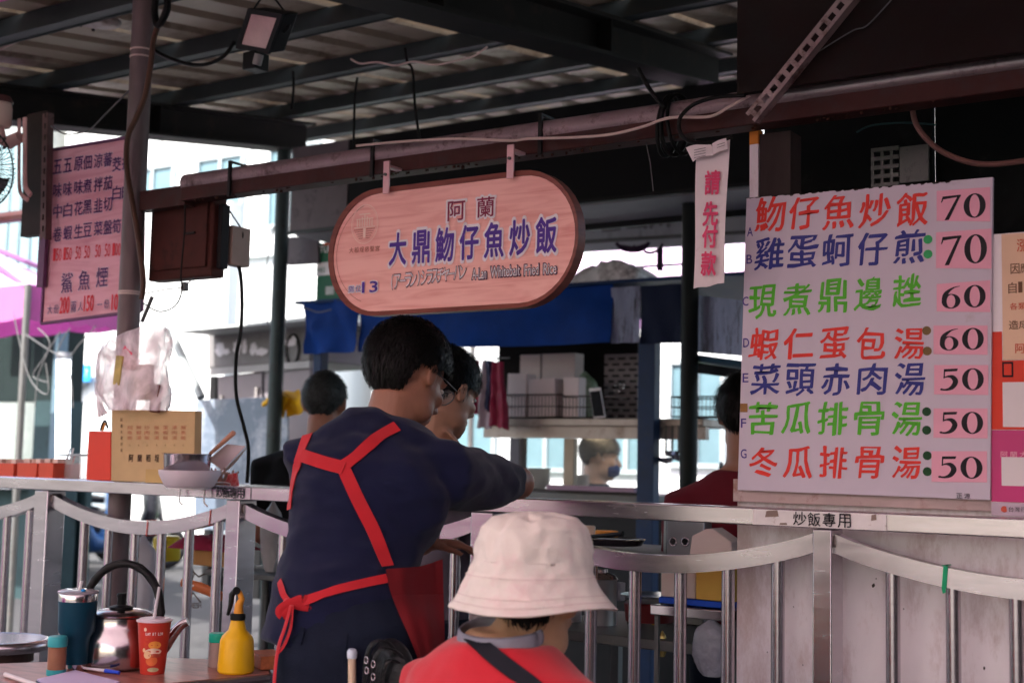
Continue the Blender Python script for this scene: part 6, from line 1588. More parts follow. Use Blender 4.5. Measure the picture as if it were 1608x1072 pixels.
# papers, chopsticks and noodle pack right of the bowls
lp = mat('pinkish_white_paper', (.70, .56, .62), .7, 0, .04)
for k, (pts_, lab) in enumerate((([(326, 722), (350, 738), (385, 700), (356, 697)], 'folded pinkish paper standing open right of the bowls'), ([(345, 745), (360, 735), (386, 703), (372, 722)], 'edge on pinkish paper behind the folded one'))):
    g = G(); q_ = [atY(x, y, 3.13+.02*k) for x, y in pts_]; g.prism(q_, (0, .004, 0)); solo('folded_paper', g, lp if k == 0 else mat('tan_paper', (.50, .36, .30), .7), lab, 'paper')
g = G(); g.tube([atY(330, 712, 3.10), atY(367, 679, 3.09)], [.006, .009], 8); solo('wooden_spoon', g, mat('salmon_wood', (.68, .32, .22), .5), 'salmon coloured wooden spatula leaning out of the papers', 'spatula', smooth='auto')
rs = random.Random(4)
g = G()
for k in range(26):
    a = atY(340+rs.uniform(-6, 18), 766, 3.10+rs.uniform(0, .04)); b = atY(330+rs.uniform(0, 45), 738+rs.uniform(-4, 12), 3.10+rs.uniform(0, .05)); g.tube([a, b], .0035, 5)
solo('chopstick_pack', g, mat('pale_wood_sticks', (.55, .34, .28), .6, 0, .2, 20), 'bundle of paper wrapped chopsticks lying behind the rail', 'chopsticks', kind='stuff')
g = G(); q_ = [atY(x, y, 3.095) for x, y in ((350, 764), (375, 764), (371, 742), (358, 744))]; g.prism(q_, (0, .004, 0)); solo('noodle_packet', g, mat('red_white_packet', (.72, .30, .30), .4, 0, .1, 30, dirt=(.6, .04, .05), dscale=30, dth=.5), 'small red and white packet behind the rail, right of the papers', 'packet')
# orange trays
orr = mat('orange_red_plastic', (.78, .10, .05), .3, 0, .1, transl=.2)
for k, (xa_, xb_, lab) in enumerate(((-20, 22, 'leftmost orange red plastic basket on the shelf, cut by the picture edge'), (26, 58, 'orange red plastic basket of clear packs, middle of three on the shelf'), (60, 84, 'smallest orange red plastic basket, right one on the shelf'))):
    a, b = atY(xa_, 748, 3.2), atY(xb_, 728, 3.2); g = G(); z0 = RT-.005; zt_ = atY(xa_, 726, 3.2).z
    w_ = b.x-a.x
    for q0_, q1_ in (((a.x, 3.2), (b.x, 3.206)), ((a.x, 3.32), (b.x, 3.326)), ((a.x, 3.2061), (a.x+.006, 3.3199)), ((b.x-.006, 3.2061), (b.x, 3.3199))):
        g.box((q0_[0], q0_[1], z0), (q1_[0], q1_[1], zt_))
    g.box((a.x, 3.2, z0-.001), (b.x, 3.326, z0+.003)); solo('plastic_basket', g, orr, lab, 'basket', bevel=.002)
    g = G()
    for q in range(4): g.cbox((a.x+w_*(.2+.2*q), 3.26, zt_+.006), (.035, .07, .02), rz=q)
    solo('snack_pack', g, mat('pale_snack_pack', (.75, .5, .42), .4, 0, .2, 30), ['pale packs in the leftmost orange basket', 'pale packs in the middle orange basket', 'pale packs in the smallest orange basket'][k], 'packs', kind='stuff')
a, b = atY(86, 750, 3.25), atY(128, 716, 3.25)
t = thing('clear_box', 'clear plastic cutlery box behind the rail, left of the scarlet box', 'box', V(((a.x+b.x)/2, 3.3, RT-.005)))
g = G(); z0 = RT-.005
for bx_ in (((a.x, 3.25), (b.x, 3.252)), ((a.x, 3.36), (b.x, 3.362)), ((a.x, 3.2521), (a.x+.003, 3.3599)), ((b.x-.003, 3.2521), (b.x, 3.3599))): g.box((bx_[0][0], bx_[0][1], z0), (bx_[1][0], bx_[1][1], b.z))
part('box', g, mat('clear_grey_plastic', (.7, .75, .78), .1, 0, .05, alpha=.22), t)
g = G(); g.box((a.x, 3.249, b.z), (b.x, 3.363, b.z+.008)); part('rim', g, mat('grey_rim', (.35, .38, .4), .4), t)
for k in range(5):
    g = G(); x = a.x+.015+k*.011; g.tube([(x, 3.27, z0+.004), (x+.003, 3.29, b.z+.03*(k % 2))], .003, 5); part('spoon_handle', g, white if k % 2 else redpaint, t)
# ================================================================ SHEET, HOOD, STRUT (behind)
a, b = atY(305, 800, 3.72), atY(470, 627, 3.72)
g = G(); g.prism([atY(305, 830, 6.05), atY(452, 838, 6.05), atY(452, 622, 6.05), atY(308, 628, 6.05)], (0, .012, 0)); solo('steel_sheet', g, mat('blue_grey_sheet', (.13, .165, .22), .4, .1, .12, 2, dirt=(.33, .36, .42), dscale=2, dth=.55), 'upright blue grey metal sheet behind the kraft box and the black cable', 'sheet', bevel=.003)
yg = mat('yellow_rubber', (.75, .42, .01), .5, 0, .08)
GY = 5.78
t = thing('rubber_gloves', 'pair of yellow rubber gloves clipped to the grey green pole', 'gloves', atY(445, 660, 5.78))
g = G(); A, B, Cc, D = atY(450, 655, 5.94), atY(475, 645, 5.92), atY(467, 612, 5.92), atY(440, 615, 5.94)
g.grid(lambda u, v: A.lerp(B, u).lerp(D.lerp(Cc, u), v)+V((0, .02*math.sin(u*3)+.01*math.sin(v*6+u*3), .004*math.sin(u*8))), 10, 12, (0, .008, 0)); part('cuff', g, yg, t, smooth='auto')
for pts_ in ([(448, 618), (438, 630), (440, 650)], [(450, 622), (444, 640), (443, 655)], [(440, 616), (425, 626), (413, 636)], [(436, 620), (428, 636), (433, 652)], [(442, 625), (436, 640), (436, 648)]):
    g = G(); g.tube([atY(x, y, 5.92) for x, y in pts_], [.024, .019, .013], 8); part('finger', g, yg, t, smooth='auto')
HYY = 6.6
hg = mat('grey_hood_metal', (.18, .175, .18), .6, .1, .15, 2, dirt=(.12, .11, .11), dscale=4); hd_ = mat('grey_cabinet_door', (.20, .18, .20), .5, .1, .1, 2)
t = thing('food_cart', 'grey metal food cart with worn white stickers on its hood, beyond the steel sheet', 'cart', V((atY(400, 600, HYY).x, HYY+.4, .06)))
g = G(); g.prism([atY(326, 578, HYY), atY(487, 566, HYY), atY(487, 505, HYY), atY(326, 521, HYY)], (0, .8, 0)); part('hood', g, hg, t, bevel=.01)
g = G(); g.prism([atY(327, 589, HYY-.03), atY(486, 577, HYY-.03), atY(486, 566, HYY-.03), atY(327, 578, HYY-.03)], (0, .03, 0)); part('ledge', g, mat('light_grey_ledge', (.30, .30, .31), .5), t)
g = G(); A = atY(270, 523, HYY-.5); B = atY(487, 500, HYY-.3); g.prism([atY(268, 521, HYY-.4), atY(487, 503, HYY-.25), atY(487, 497, HYY-.25), atY(320, 515, HYY-.25)], (0, 1.2, .03)); part('roof', g, mat('pale_grey_roof', (.36, .38, .38), .5), t)
for xa_, xb_ in ((342, 411), (415, 487)):
    g = G(); g.prism([atY(xa_, 720, HYY), atY(xb_, 720, HYY), atY(xb_, 579-.07*(xb_-400)+5, HYY), atY(xa_, 585-.07*(xa_-400)+2, HYY)], (0, .03, 0)); d_o = part('door', g, hd_, t, bevel=.004)
    for q in ((xa_+6, 625), (xb_-8, 612)):
        g = G(); c = atY(q[0], q[1], HYY-.012); g.box((c.x-.012, HYY-.02, c.z-.09), (c.x+.012, HYY-.002, c.z+.02)); part('handle', g, steel, d_o)
for x in (333, 412.5):
    g = G(); c = atY(x, 650, HYY+.04); g.box((c.x-.03, HYY+.035, .3), (c.x+.03, HYY+.1, atY(x, 590, HYY).z)); part('post', g, blackp, t)
stk = mat('torn_white_sticker', (.62, .60, .64), .6, 0, .05); rs = random.Random(11)
def blob(cx_, cy_, w_, h_, Y, seed, parent, m):
    g = G(); n_ = 26; c = atY(cx_, cy_, Y); W_, H_ = pxh(w_, c)/2, pxh(h_, c)/2
    pts_ = []
    for k in range(n_):
        a = 2*math.pi*k/n_; r_ = 1+.55*noise.noise(V((math.cos(a)*2.2+seed, math.sin(a)*2.2, seed)))
        pts_.append(c+V((W_*1.35*math.cos(a)*r_, 0, H_*math.sin(a)*r_)))
    g.add([c]+pts_, [(0, 1+k, 1+(k+1) % n_) for k in range(n_)]); part('sticker', g, m, parent)
for k, (x, y, w_, h_) in enumerate(((345, 548, 14, 22), (352, 552, 16, 10), (372, 546, 12, 22), (384, 543, 9, 22), (398, 548, 12, 20), (410, 552, 18, 12), (452, 538, 16, 12), (461, 534, 8, 16))):
    blob(x, y, w_, h_, HYY-.004-.001*k, k*3.1+1, t, stk)
g = G(); c = atY(459, 548, HYY-.012); g.tube([c+V((.06*math.cos(a), 0, .10*math.sin(a))) for a in np.linspace(0, 2*math.pi, 24)], .008, 6); part('wire_hoop', g, blackp, t, True)
g = G(); a, b = atY(264, 513, 6.0), atY(316, 624, 5.9); g.tube([a, b], .028, 8); solo('strut', g, mat('grey_strut', (.22, .24, .25), .5, .3), 'grey diagonal strut left of the grey food cart', 'strut', smooth='auto')
# ================================================================ SCOOTERS
def scooter(cx, cy, rz, m, label):
    t = thing('scooter', label, 'scooter', V((cx, cy, 0)), 'scooters parked across the street')
    rub = blackr
    def W(n, zz=0):
        g = G(); g.tube([V((n, 0, .25))+V((.19*math.cos(a), 0, .19*math.sin(a))) for a in np.linspace(0, 2*math.pi, 25)], .055, 10); return g
    for n in (-.62, .62):
        w_ = part('wheel', W(n).__class__() if False else _shift(W(n), cx, cy), rub, t, True)
        g = G(); g.cyl(V((n+cx, cy-.03, .25)), V((n+cx, cy+.03, .25)), .13, seg=16); part('rim', g, steel, w_, smooth='auto')
    g = G(); g.tube([V((-.85, 0, .62)), V((-.5, 0, .62)), V((-.1, 0, .52)), V((.1, 0, .32)), V((.35, 0, .32))], [.10, .16, .17, .12, .10], 14, ry=[.12, .15, .16, .17, .17], A=V((0, 0, 1))); part('body', _shift(g, cx, cy), m, t, True)
    g = G(); g.tube([V((.38, 0, .34)), V((.46, 0, .65)), V((.44, 0, .92)), V((.46, 0, 1.02))], [.10, .09, .09, .06], 14, ry=[.18, .19, .15, .12], A=V((1, 0, 0))); part('leg_shield', _shift(g, cx, cy), m, t, True)
    g = G(); g.tube([V((-.75, 0, .80)), V((-.4, 0, .80)), V((-.05, 0, .76))], [.05, .06, .04], 12, ry=[.13, .15, .11], A=V((0, 0, 1))); part('seat', _shift(g, cx, cy), blackr, t, True)
    g = G(); g.tube([V((.40, -.33, 1.06)), V((.45, -.12, 1.04)), V((.45, .12, 1.04)), V((.40, .33, 1.06))], .018, 8); part('handlebar', _shift(g, cx, cy), blackr, t, True)
    g = G(); g.ell(V((.55, 0, 1.0)), (.05, .08, .06)); part('headlight', _shift(g, cx, cy), mat('lamp_glass', (.8, .8, .78), .15), t, True)
    for s_ in (-1, 1):
        g = G(); g.tube([V((.42, .2*s_, 1.06)), V((.38, .28*s_, 1.24))], .007, 6); g.ell(V((.37, .30*s_, 1.28)), (.012, .05, .035)); part('mirror', _shift(g, cx, cy), blackr, t, True)
    g = G(); g.tube([V((.5, 0, .95)), V((.62, 0, .25))], .03, 8); part('fork', _shift(g, cx, cy), steeld, t, True)
    t.rotation_euler.z = rz; return t
def _shift(g, x, y): g.v = [(a+x, b+y, c) for a, b, c in g.v]; return g
mb_ = mat('scooter_blue', (.02, .06, .16), .3, 0, .05); mk_ = mat('scooter_black', (.015, .015, .02), .25, 0, .05); ms_ = mat('scooter_silver_blue', (.35, .42, .48), .3, .2, .05)
for i, (px_, Y_, rz, m_, lab) in enumerate(((30, 9.2, 1.4, mk_, 'black scooter parked at the far left, seen between fence tubes'), (95, 9.6, 1.2, ms_, 'silver blue scooter parked right of the black one'), (128, 9.0, 1.5, mb_, 'dark blue scooter parked behind the leftmost fence post'), (170, 9.5, 1.0, mk_, 'black scooter parked behind the thick pole'),
                                      (1060, 7.6, .2, mb_, 'dark blue scooter on the street behind the stall, right of its blue post'))):
    scooter(atY(px_, 800, Y_).x, Y_, rz, m_, lab)
t = thing('traffic_cone', 'orange traffic cone beside the scooters at the far left', 'cone', V((atY(18, 840, 8.3).x, 8.3, 0)))
c = V((atY(18, 840, 8.3).x, 8.3, .004)); g = G(); g.lathe([(.16, .03), (.13, .035), (.04, .65), (.02, .68)], c, 20); part('cone', g, orr, t, smooth='auto'); g = G(); g.cbox(c+V((0, 0, .015)), (.38, .38, .03)); part('base', g, orr, t, bevel=.01)
# ================================================================ BEHIND THE LEFT FENCE
t = thing('prep_table', 'low steel prep table behind the fence, holding the cardboard box', 'table', V((-3.25, 3.55, .06)))
g = G(); g.box((-3.62, 3.40, .855), (-2.45, 3.72, .875)); part('tabletop', g, steeld, t, bevel=.003)
for x in (-3.58, -2.5):
    for y in (3.44, 3.68): g = G(); g.cyl((x, y, .06), (x, y, .854), .016, seg=10); part('leg', g, steeld, t)
a, b = atY(289, 968, 3.5), atY(352, 862, 3.5)
t = thing('cardboard_box', 'tan cardboard box printed with line drawn shapes, behind the fence tubes', 'box', V(((a.x+b.x)/2, 3.55, .875)))
g = G(); g.box((a.x, 3.5, .8755), (b.x, 3.66, b.z)); part('box', g, mat('tan_cardboard', (.52, .25, .09), .8, 0, .08), t, bevel=.002)
g = G()
for pts_ in ([(295, 885), (303, 897), (312, 905), (322, 900), (330, 888)], [(295, 945), (303, 930), (315, 945)], [(330, 940), (338, 925), (348, 940)], [(299, 885), (305, 900), (300, 915)]):
    g.tube([atY(x, y, 3.498) for x, y in pts_], .0035, 4)
line_px(g, 'FRESH', (298, 950), (314, 950), 4, 8, Y=3.498, off=.02, lift=.001)
part('printed_lines', g, mat('brown_black_ink', (.08, .045, .03)), t)
t = thing('cleaver', 'cleaver with an orange brown wooden handle wedged behind the fence', 'knife', atY(315, 930, 3.2))
g = G(); g.tube([atY(286, 914, 3.16), atY(315, 922, 3.16), atY(348, 936, 3.16)], [.015, .018, .016], 10, ry=[.008, .009, .008]); part('handle', g, mat('orange_wood', (.45, .11, .03), .45), t, smooth='auto')
g = G(); g.prism([atY(349, 928, 3.16), atY(395, 938, 3.16), atY(395, 968, 3.16), atY(349, 950, 3.16)], (0, .003, 0)); part('blade', g, steel, t)
g = G(); g.ell(atY(303, 919, 3.15), (.004, .003, .004)); part('rivet', g, white, t)
bag(222, 905, 3.55, 58, 130, mat('white_bag_film', (.66, .62, .66), .35, 0, .1, 9, .5, 25, transl=.3), 'garbage_bag', 'tall white plastic bag hanging behind the fence tubes, left of the cardboard box', 'bag', 7)
a = atY(262, 860, 3.7)
g = G(); g.lathe([(.0001, 0), (.05, 0), (.055, .01), (.055, .09), (.045, .10), (.0001, .10)], V((a.x, 3.6, .8765)) if False else V((a.x, 3.7, a.z-.05)), 24)
t = thing('yellow_helmet', 'yellow plastic tub with a black mark behind the fence tubes', 'tub', V((a.x, 3.7, a.z-.05))); t.name = 'plastic_tub'
part('tub', g, mat('lemon_yellow', (.75, .55, .04), .4), t, smooth='auto')
g = G(); g.ell(V((a.x+.02, 3.645, a.z-.01)), (.012, .006, .022)); part('black_mark', g, blackp, t)
bag(425, 900, 3.5, 40, 110, mat('grey_white_film', (.5, .46, .47), .35, 0, .1, 9, .5, 25, transl=.2), 'garbage_bag', 'grey white plastic bag behind the fence beside the man in the apron', 'bag', 17, z0=.876)
heap(262, 352, 838, 862, 3.45, .2, mat('crimson_cloth', (.35, .02, .06), .8, 0, .2, 8), 'cloth_bundle', 'crimson and white cloth bundle on top of the cardboard box', 'cloth', atY(300, 862, 3.5).z+.002, 5)
# ================================================================ DINING TABLE
ttop = woodmat('worn_red_brown_tabletop', (.40, .15, .12), (.18, .07, .06), .32, (3, 8, 1))
d_ = V((.47, .88, 0)).normalized(); s_ = V((d_.y, -d_.x, 0))
A = atZ(0, 1043, .75); Aa = atZ(264, 1035, .75); Bb = atZ(424, 1057, .75)
far = atZ(405, 1036, .75)
c_bl = atZ(272, 1071, .75); 
poly = [Aa-V((.035, -.02, 0)), far+V((.02, -.0, 0)), Bb, c_bl, c_bl+(c_bl-Bb)*2.2, A+(A-Aa)*1.3]
t = thing('dining_table', 'worn red brown dining table with a metal edge in the lower left corner', 'table', V((c_bl.x-.15, c_bl.y-.1, .06)))
g = G(); g.prism([V((p.x, p.y, .75)) for p in poly][::-1], (0, 0, -.022)); part('tabletop', g, ttop, t, bevel=.002)
g = G()
for i in range(len(poly)):
    a, b = poly[i], poly[(i+1) % len(poly)]; a = V((a.x, a.y, .738)); b = V((b.x, b.y, .738)); g.tube([a, b], .0105, 8)
part('metal_edge', g, mat('dark_metal_edge', (.20, .16, .17), .35, .7, .15, 9), t, smooth='auto')
ctr_ = sum((V((p.x, p.y, 0)) for p in poly), V())/len(poly)
for p in (poly[1], poly[2], poly[4], poly[5]):
    q_ = V((p.x, p.y, 0)).lerp(ctr_, .15); g = G(); g.cyl((q_.x, q_.y, .06), (q_.x, q_.y, .727), .016, seg=12); part('leg', g, steeld, t)
TZ = .7505
def tp(px_, py_): return atZ(px_, py_, TZ)
# tumbler
c = tp(117, 1052); k = (c-CAM).dot(fwd)/F
t = thing('tumbler', 'tall dark teal steel tumbler with a lid on the dining table', 'tumbler', c)
H_ = 122*k; r1, r0 = 30*k, 19*k
teal2 = mat('dark_teal_coating', (.008, .05, .085), .35, .1, .05, 4)
g = G(); g.lathe([(.0001, 0), (r0*.96, 0), (r0, .004), (r0*1.02, H_*.09)], c, 36); part('steel_base', g, mat('polished_steel', (.6, .6, .6), .2, 1), t, smooth='auto')
g = G(); g.lathe([(r0*1.03, H_*.0901), (r0*1.12, H_*.42), (r1*.93, H_*.50), (r1*.99, H_*.88), (r1*.99, H_*.885), (.001, H_*.885)], c, 36); part('body', g, teal2, t, smooth='auto')
g = G(); g.lathe([(r1*.985, H_*.886), (r1*1.0, H_*.97), (r1*.97, H_*.985), (.001, H_*.985)], c, 36); part('steel_rim', g, mat('polished_steel', (.6, .6, .6), .2, 1), t, smooth='auto')
g = G(); g.lathe([(r1*1.04, H_*.986), (r1*1.05, H_*1.01), (r1*.8, H_*1.03), (.001, H_*1.03)], c, 36); part('lid', g, mat('clear_grey_lid', (.3, .28, .32), .15), t, smooth='auto')
g = G(); g.tube([c+V((.005, 0, H_*1.03)), c+V((.01, 0, H_*1.14))], .004, 8); part('straw', g, white, t, smooth='auto')
g = G(); g.ell(c+V((r1*.95*.8, -r1*.3, H_*1.035)), (.006, .006, .004)); part('blue_stopper', g, mat('sky_blue_plastic', (.02, .25, .6), .4), t)
# shaker jar
c = tp(88, 1059); k = (c-CAM).dot(fwd)/F
t = thing('spice_shaker', 'brown spice shaker with a teal cap in front of the tumbler', 'shaker', c)
g = G(); g.lathe([(.0001, 0), (14.5*k, 0), (15*k, .003), (15*k, 9*k)], c, 28); part('base', g, mat('teal_cap', (.04, .33, .36), .4), t, smooth='auto')
g = G(); g.lathe([(14*k, 9.1*k), (14*k, 43*k), (13*k, 44*k)], c, 28); part('jar', g, mat('brown_spice', (.28, .12, .07), .35, 0, .15, 30), t, smooth='auto')
g = G(); g.lathe([(14.6*k, 44.2*k), (15*k, 46*k), (15*k, 57*k), (13.5*k, 60*k), (.001, 60.5*k)], c, 28); part('cap', g, mat('teal_cap', (.04, .33, .36), .4), t, smooth='auto')
# kettle
c = tp(186, 1046); k = (c-CAM).dot(fwd)/F
pol = mat('dented_steel', (.52, .46, .47), .17, 1, .12, 6, .12, 14)
t = thing('kettle', 'old stainless steel kettle with a black handle on the dining table', 'kettle', c)
g = G(); g.lathe([(.0001, 0), (50*k, 0), (56*k, 4*k), (58*k, 20*k), (56*k, 42*k), (48*k, 62*k), (46*k, 66*k), (46*k, 78*k), (44*k, 80*k), (.001, 80*k)], c, 48); part('body', g, pol, t, smooth='auto')
g = G(); g.lathe([(48*k, 80.5*k), (49*k, 83*k), (40*k, 87*k), (20*k, 90*k), (.001, 91*k)], c, 40); lid = part('lid', g, pol, t, smooth='auto')
g = G(); g.lathe([(.0001, 90*k), (18*k, 90*k), (19*k, 93*k), (7*k, 96*k), (6.5*k, 104*k), (8*k, 112*k), (6*k, 114*k), (.0001, 114*k)], c, 20); part('knob', g, blackp, lid, smooth='auto')
sx = right.copy(); sx.z = 0; sx.normalize()
g = G()
P_ = [c+sx*(42*k)+V((0, 0, 22*k)), c+sx*(62*k)+V((0, 0, 26*k)), c+sx*(80*k)+V((0, 0, 48*k)), c+sx*(95*k)+V((0, 0, 66*k)), c+sx*(106*k)+V((0, 0, 72*k))]
g.tube(smoothpts(P_, 5), [16*k, 15.6*k, 15*k, 14.4*k, 14*k, 13*k, 12.3*k, 11.5*k, 11*k, 10*k, 9.4*k, 8.9*k, 8.4*k, 8*k, 7.7*k, 7.4*k, 7.2*k, 7*k, 7*k, 7*k, 7*k], 16); part('spout', g, pol, t, smooth='auto')
g = G(); hp = []
for i in range(25):
    a = math.pi*(i/24)*1.06-.03*math.pi; hp.append(c+sx*(2*k+61*k*math.cos(a))+V((0, 0, 82*k+78*k*math.sin(a))))
g.tube(hp, [4.5*k if i in (0, 24) else (6.5+.5*math.sin(i*2.2))*k for i in range(25)], 12); part('handle', g, blackr, t, smooth='auto')
for s__ in (-1, 1): g = G(); g.tube([c+sx*(s__*46*k)+V((0, 0, 74*k)), c+sx*(s__*60*k)+V((0, 0, 86*k))], 5*k, 8, ry=2*k); part('handle_bracket', g, pol, t)
# paper cup
c = tp(239, 1056); k = (c-CAM).dot(fwd)/F
t = thing('paper_cup', 'red printed paper cup with a lid and straw on the dining table', 'cup', c)
cupm = mat('red_cup_print', (.55, .045, .03), .4, 0, .06, 9, dirt=(.65, .12, .03), dscale=18, dth=.66)
g = G(); g.lathe([(.0001, 0), (18.5*k, 0), (19*k, 2*k), (25.5*k, 78*k), (26*k, 80*k), (.001, 80*k)], c, 40); part('cup', g, cupm, t, smooth='auto')
g = G(); g.lathe([(27.5*k, 80.3*k), (28*k, 82.5*k), (24*k, 83.5*k), (23*k, 85*k), (.001, 85*k)], c, 40); part('lid', g, mat('milky_lid', (.70, .56, .62), .3, 0, .03), t, smooth='auto')
g = G(); g.tube([c+V((-.002, 0, 84*k)), c+V((.012, 0, 134*k))], 2.4*k, 8); part('straw', g, mat('milky_straw', (.6, .55, .58), .3), t, smooth='auto')
vd = (CAM-c); vd.z = 0; vd.normalize(); vs_ = V((-vd.y, vd.x, 0)); 
def oncup(u, h, e=.0006):        # u in px right (seen), h in px up
    r_ = (19+6.5*h/78)*k+e; a = u*k/r_; return c+vd*(r_*math.cos(a))+vs_*(r_*math.sin(a))+V((0, 0, h*k))
def cup_patch(nm, u0, h0, ru, rh, m, e=.0006, n=20, seed=0):
    g = G(); pts_ = [oncup(u0, h0, e)]+[oncup(u0+ru*math.cos(2*math.pi*i/n)*(1+.12*noise.noise(V((i, seed, 0)))), h0+rh*math.sin(2*math.pi*i/n), e) for i in range(n)]
    g.add(pts_, [(0, 1+i, 1+(i+1) % n) for i in range(n)]); part(nm, g, m, t)
cup_patch('burger_print', 2, 46, 10, 6, mat('bun_orange', (.75, .28, .05), .5), .0006); cup_patch('burger_print', 0, 36, 13, 5, mat('cream_print', (.78, .55, .42), .5), .0009)
cup_patch('burger_print', 3, 30, 10, 3, mat('meat_red', (.45, .07, .04), .5), .0012); cup_patch('burger_print', -2, 22, 9, 8, mat('tomato_orange', (.72, .16, .05), .5), .0009); cup_patch('burger_print', -9, 31, 6, 6, mat('peach_print', (.8, .5, .28), .5), .0012)
cup_patch('label_print', 1, 8, 9, 3.4, mat('olive_cream_print', (.5, .42, .24), .5), .0006, 24)
cup_patch('light_spot', -14, 70, 2.4, 3, mat('cream_print', (.78, .55, .42)), .0006); cup_patch('light_spot', -15, 38, 2.6, 3.4, mat('peach_print', (.8, .5, .28)), .0006)
g = G()
for i, ch in enumerate('LAY IT LOW'):
    if ch == ' ': continue
    u = -13+i*2.75; vs0, fs0 = glyph(ch); xs = [v_[0] for v_ in vs0]; ys = [v_[1] for v_ in vs0]; x0_, x1_, y0_, y1_ = min(xs), max(xs), min(ys), max(ys)
    for q in (0, .25): g.add([oncup(u+q+2.3*(x-x0_)/(x1_-x0_)*(.5 if ch == 'I' else 1), 61+4.6*(y-y0_)/(y1_-y0_), .0008+q*.0002) for x, y in vs0], fs0)
part('lettering', g, white, t)
# yellow squeeze bottle with pump
c = tp(370, 1055); k = (c-CAM).dot(fwd)/F
t = thing('pump_bottle', 'bright yellow sprayer bottle with a black collar on the dining table', 'bottle', c)
yb = mat('bright_yellow_plastic', (.80, .42, .008), .35, 0, .03, 3)
g = G(); g.lathe([(.0001, 0), (26*k, 0), (28.5*k, 3*k), (28.5*k, 12*k), (26*k, 50*k), (23*k, 57*k), (14*k, 66*k), (10.5*k, 80*k), (10.5*k, 81*k), (.001, 81*k)], c, 40); part('body', g, yb, t, smooth='auto')
g = G(); g.lathe([(11.5*k, 81.3*k), (12*k, 83*k), (12*k, 90*k), (10.5*k, 91.5*k), (.001, 91.5*k)], c, 28); part('collar', g, blackp, t, smooth='auto')
g = G(); g.tube([c+V((0, 0, 91.6*k))+sx*(1*k), c+V((0, 0, 104*k))+sx*(1*k), c+V((0, 0, 114*k))+sx*(5*k), c+V((0, 0, 124*k))+sx*(1*k), c+V((0, 0, 130*k))-sx*(6*k)], [8*k, 6.5*k, 5*k, 4*k, 3*k], 12); part('spray_head', g, mat('orange_yellow_plastic', (.70, .27, .02), .4), t, smooth='auto')
g = G(); g.tube([c+V((0, 0, 127*k))-sx*(5*k), c+V((0, 0, 120*k))-sx*(11*k), c+V((0, 0, 104*k))-sx*(12*k), c+V((0, 0, 88*k))-sx*(16*k)], [5*k, 5*k, 4*k, 2.5*k], 10); g.cyl(c+V((0, 0, 127*k))-sx*(4*k)+vd*(.010), c+V((0, 0, 127*k))-sx*(4*k)-vd*.008, 6*k, seg=14); part('trigger', g, blackp, t, smooth='auto')
# small jar with green cap
c = tp(340, 1046); k = (c-CAM).dot(fwd)/F
t = thing('spice_jar', 'clear spice jar with an emerald cap behind the yellow bottle', 'jar', c)
g = G(); g.lathe([(.0001, 0), (13*k, 0), (13.5*k, 2*k), (12.5*k, 38*k), (.001, 38*k)], c, 28); part('jar', g, mat('hazy_glass', (.45, .30, .27), .15, 0, .1, 12, alpha=.8), t, smooth='auto')
g = G(); g.lathe([(13.2*k, 38.3*k), (13.8*k, 40*k), (13.8*k, 50*k), (12.5*k, 52*k), (.001, 52*k)], c, 28); part('cap', g, mat('emerald_cap', (.01, .36, .25), .4), t, smooth='auto')
# wooden block and notebook, pen
g = G(); a = tp(402, 1046); g.cbox(a+V((.02, .02, .018)), (.12, .07, .034), rz=-.5); solo('wooden_block', g, mat('orange_brown_wood', (.42, .12, .05), .5, 0, .3, 8, stretch=(1, 8, 8)), 'orange brown wooden block on the table right of the yellow bottle', 'block', bevel=.003)
t = thing('notepad', 'pale lilac order pad with a dark cover at the table corner', 'notepad', tp(125, 1065))
n0 = [tp(56, 1070), tp(118, 1052+3), tp(190, 1074), tp(110, 1110)]
g = G(); g.prism([p+V((0, 0, .0002)) for p in n0], (0, 0, .003)); part('cover', g, mat('dark_blue_cover', (.02, .03, .08), .4), t)
cc_ = sum(n0, V())/4; g = G(); g.prism([cc_+(p-cc_)*.965+V((0, 0, .0034)) for p in n0], (0, 0, .004)); part('pages', g, mat('lilac_paper', (.66, .56, .78), .7, 0, .03), t)
pc = mat('lilac_clear_barrel', (.66, .60, .66), .2)
t = thing('ballpoint_pen', 'ballpoint pen with a blue cap lying by the order pad', 'pen', tp(160, 1056))
p0, p1, p2 = tp(125, 1053), tp(165, 1057.5), tp(187, 1060)
g = G(); g.tube([p0+V((0, 0, .009)), p1+V((0, 0, .008))], [.003, .0045], 10); part('barrel', g, pc, t, smooth='auto')
g = G(); g.tube([p1+V((0, 0, .008)), p2+V((0, 0, .007))], [.0052, .0045], 10); part('cap', g, mat('royal_blue_plastic', (.02, .06, .55), .3), t, smooth='auto')
g = G(); g.tube([tp(8, 1062)+V((0, 0, .006)), tp(60, 1080)+V((0, 0, .006))], .0055, 8); solo('straw', g, mat('paper_straw_white', (.7, .6, .6), .5), 'white wrapped straw lying at the lower left corner of the table', 'straw', smooth='auto')
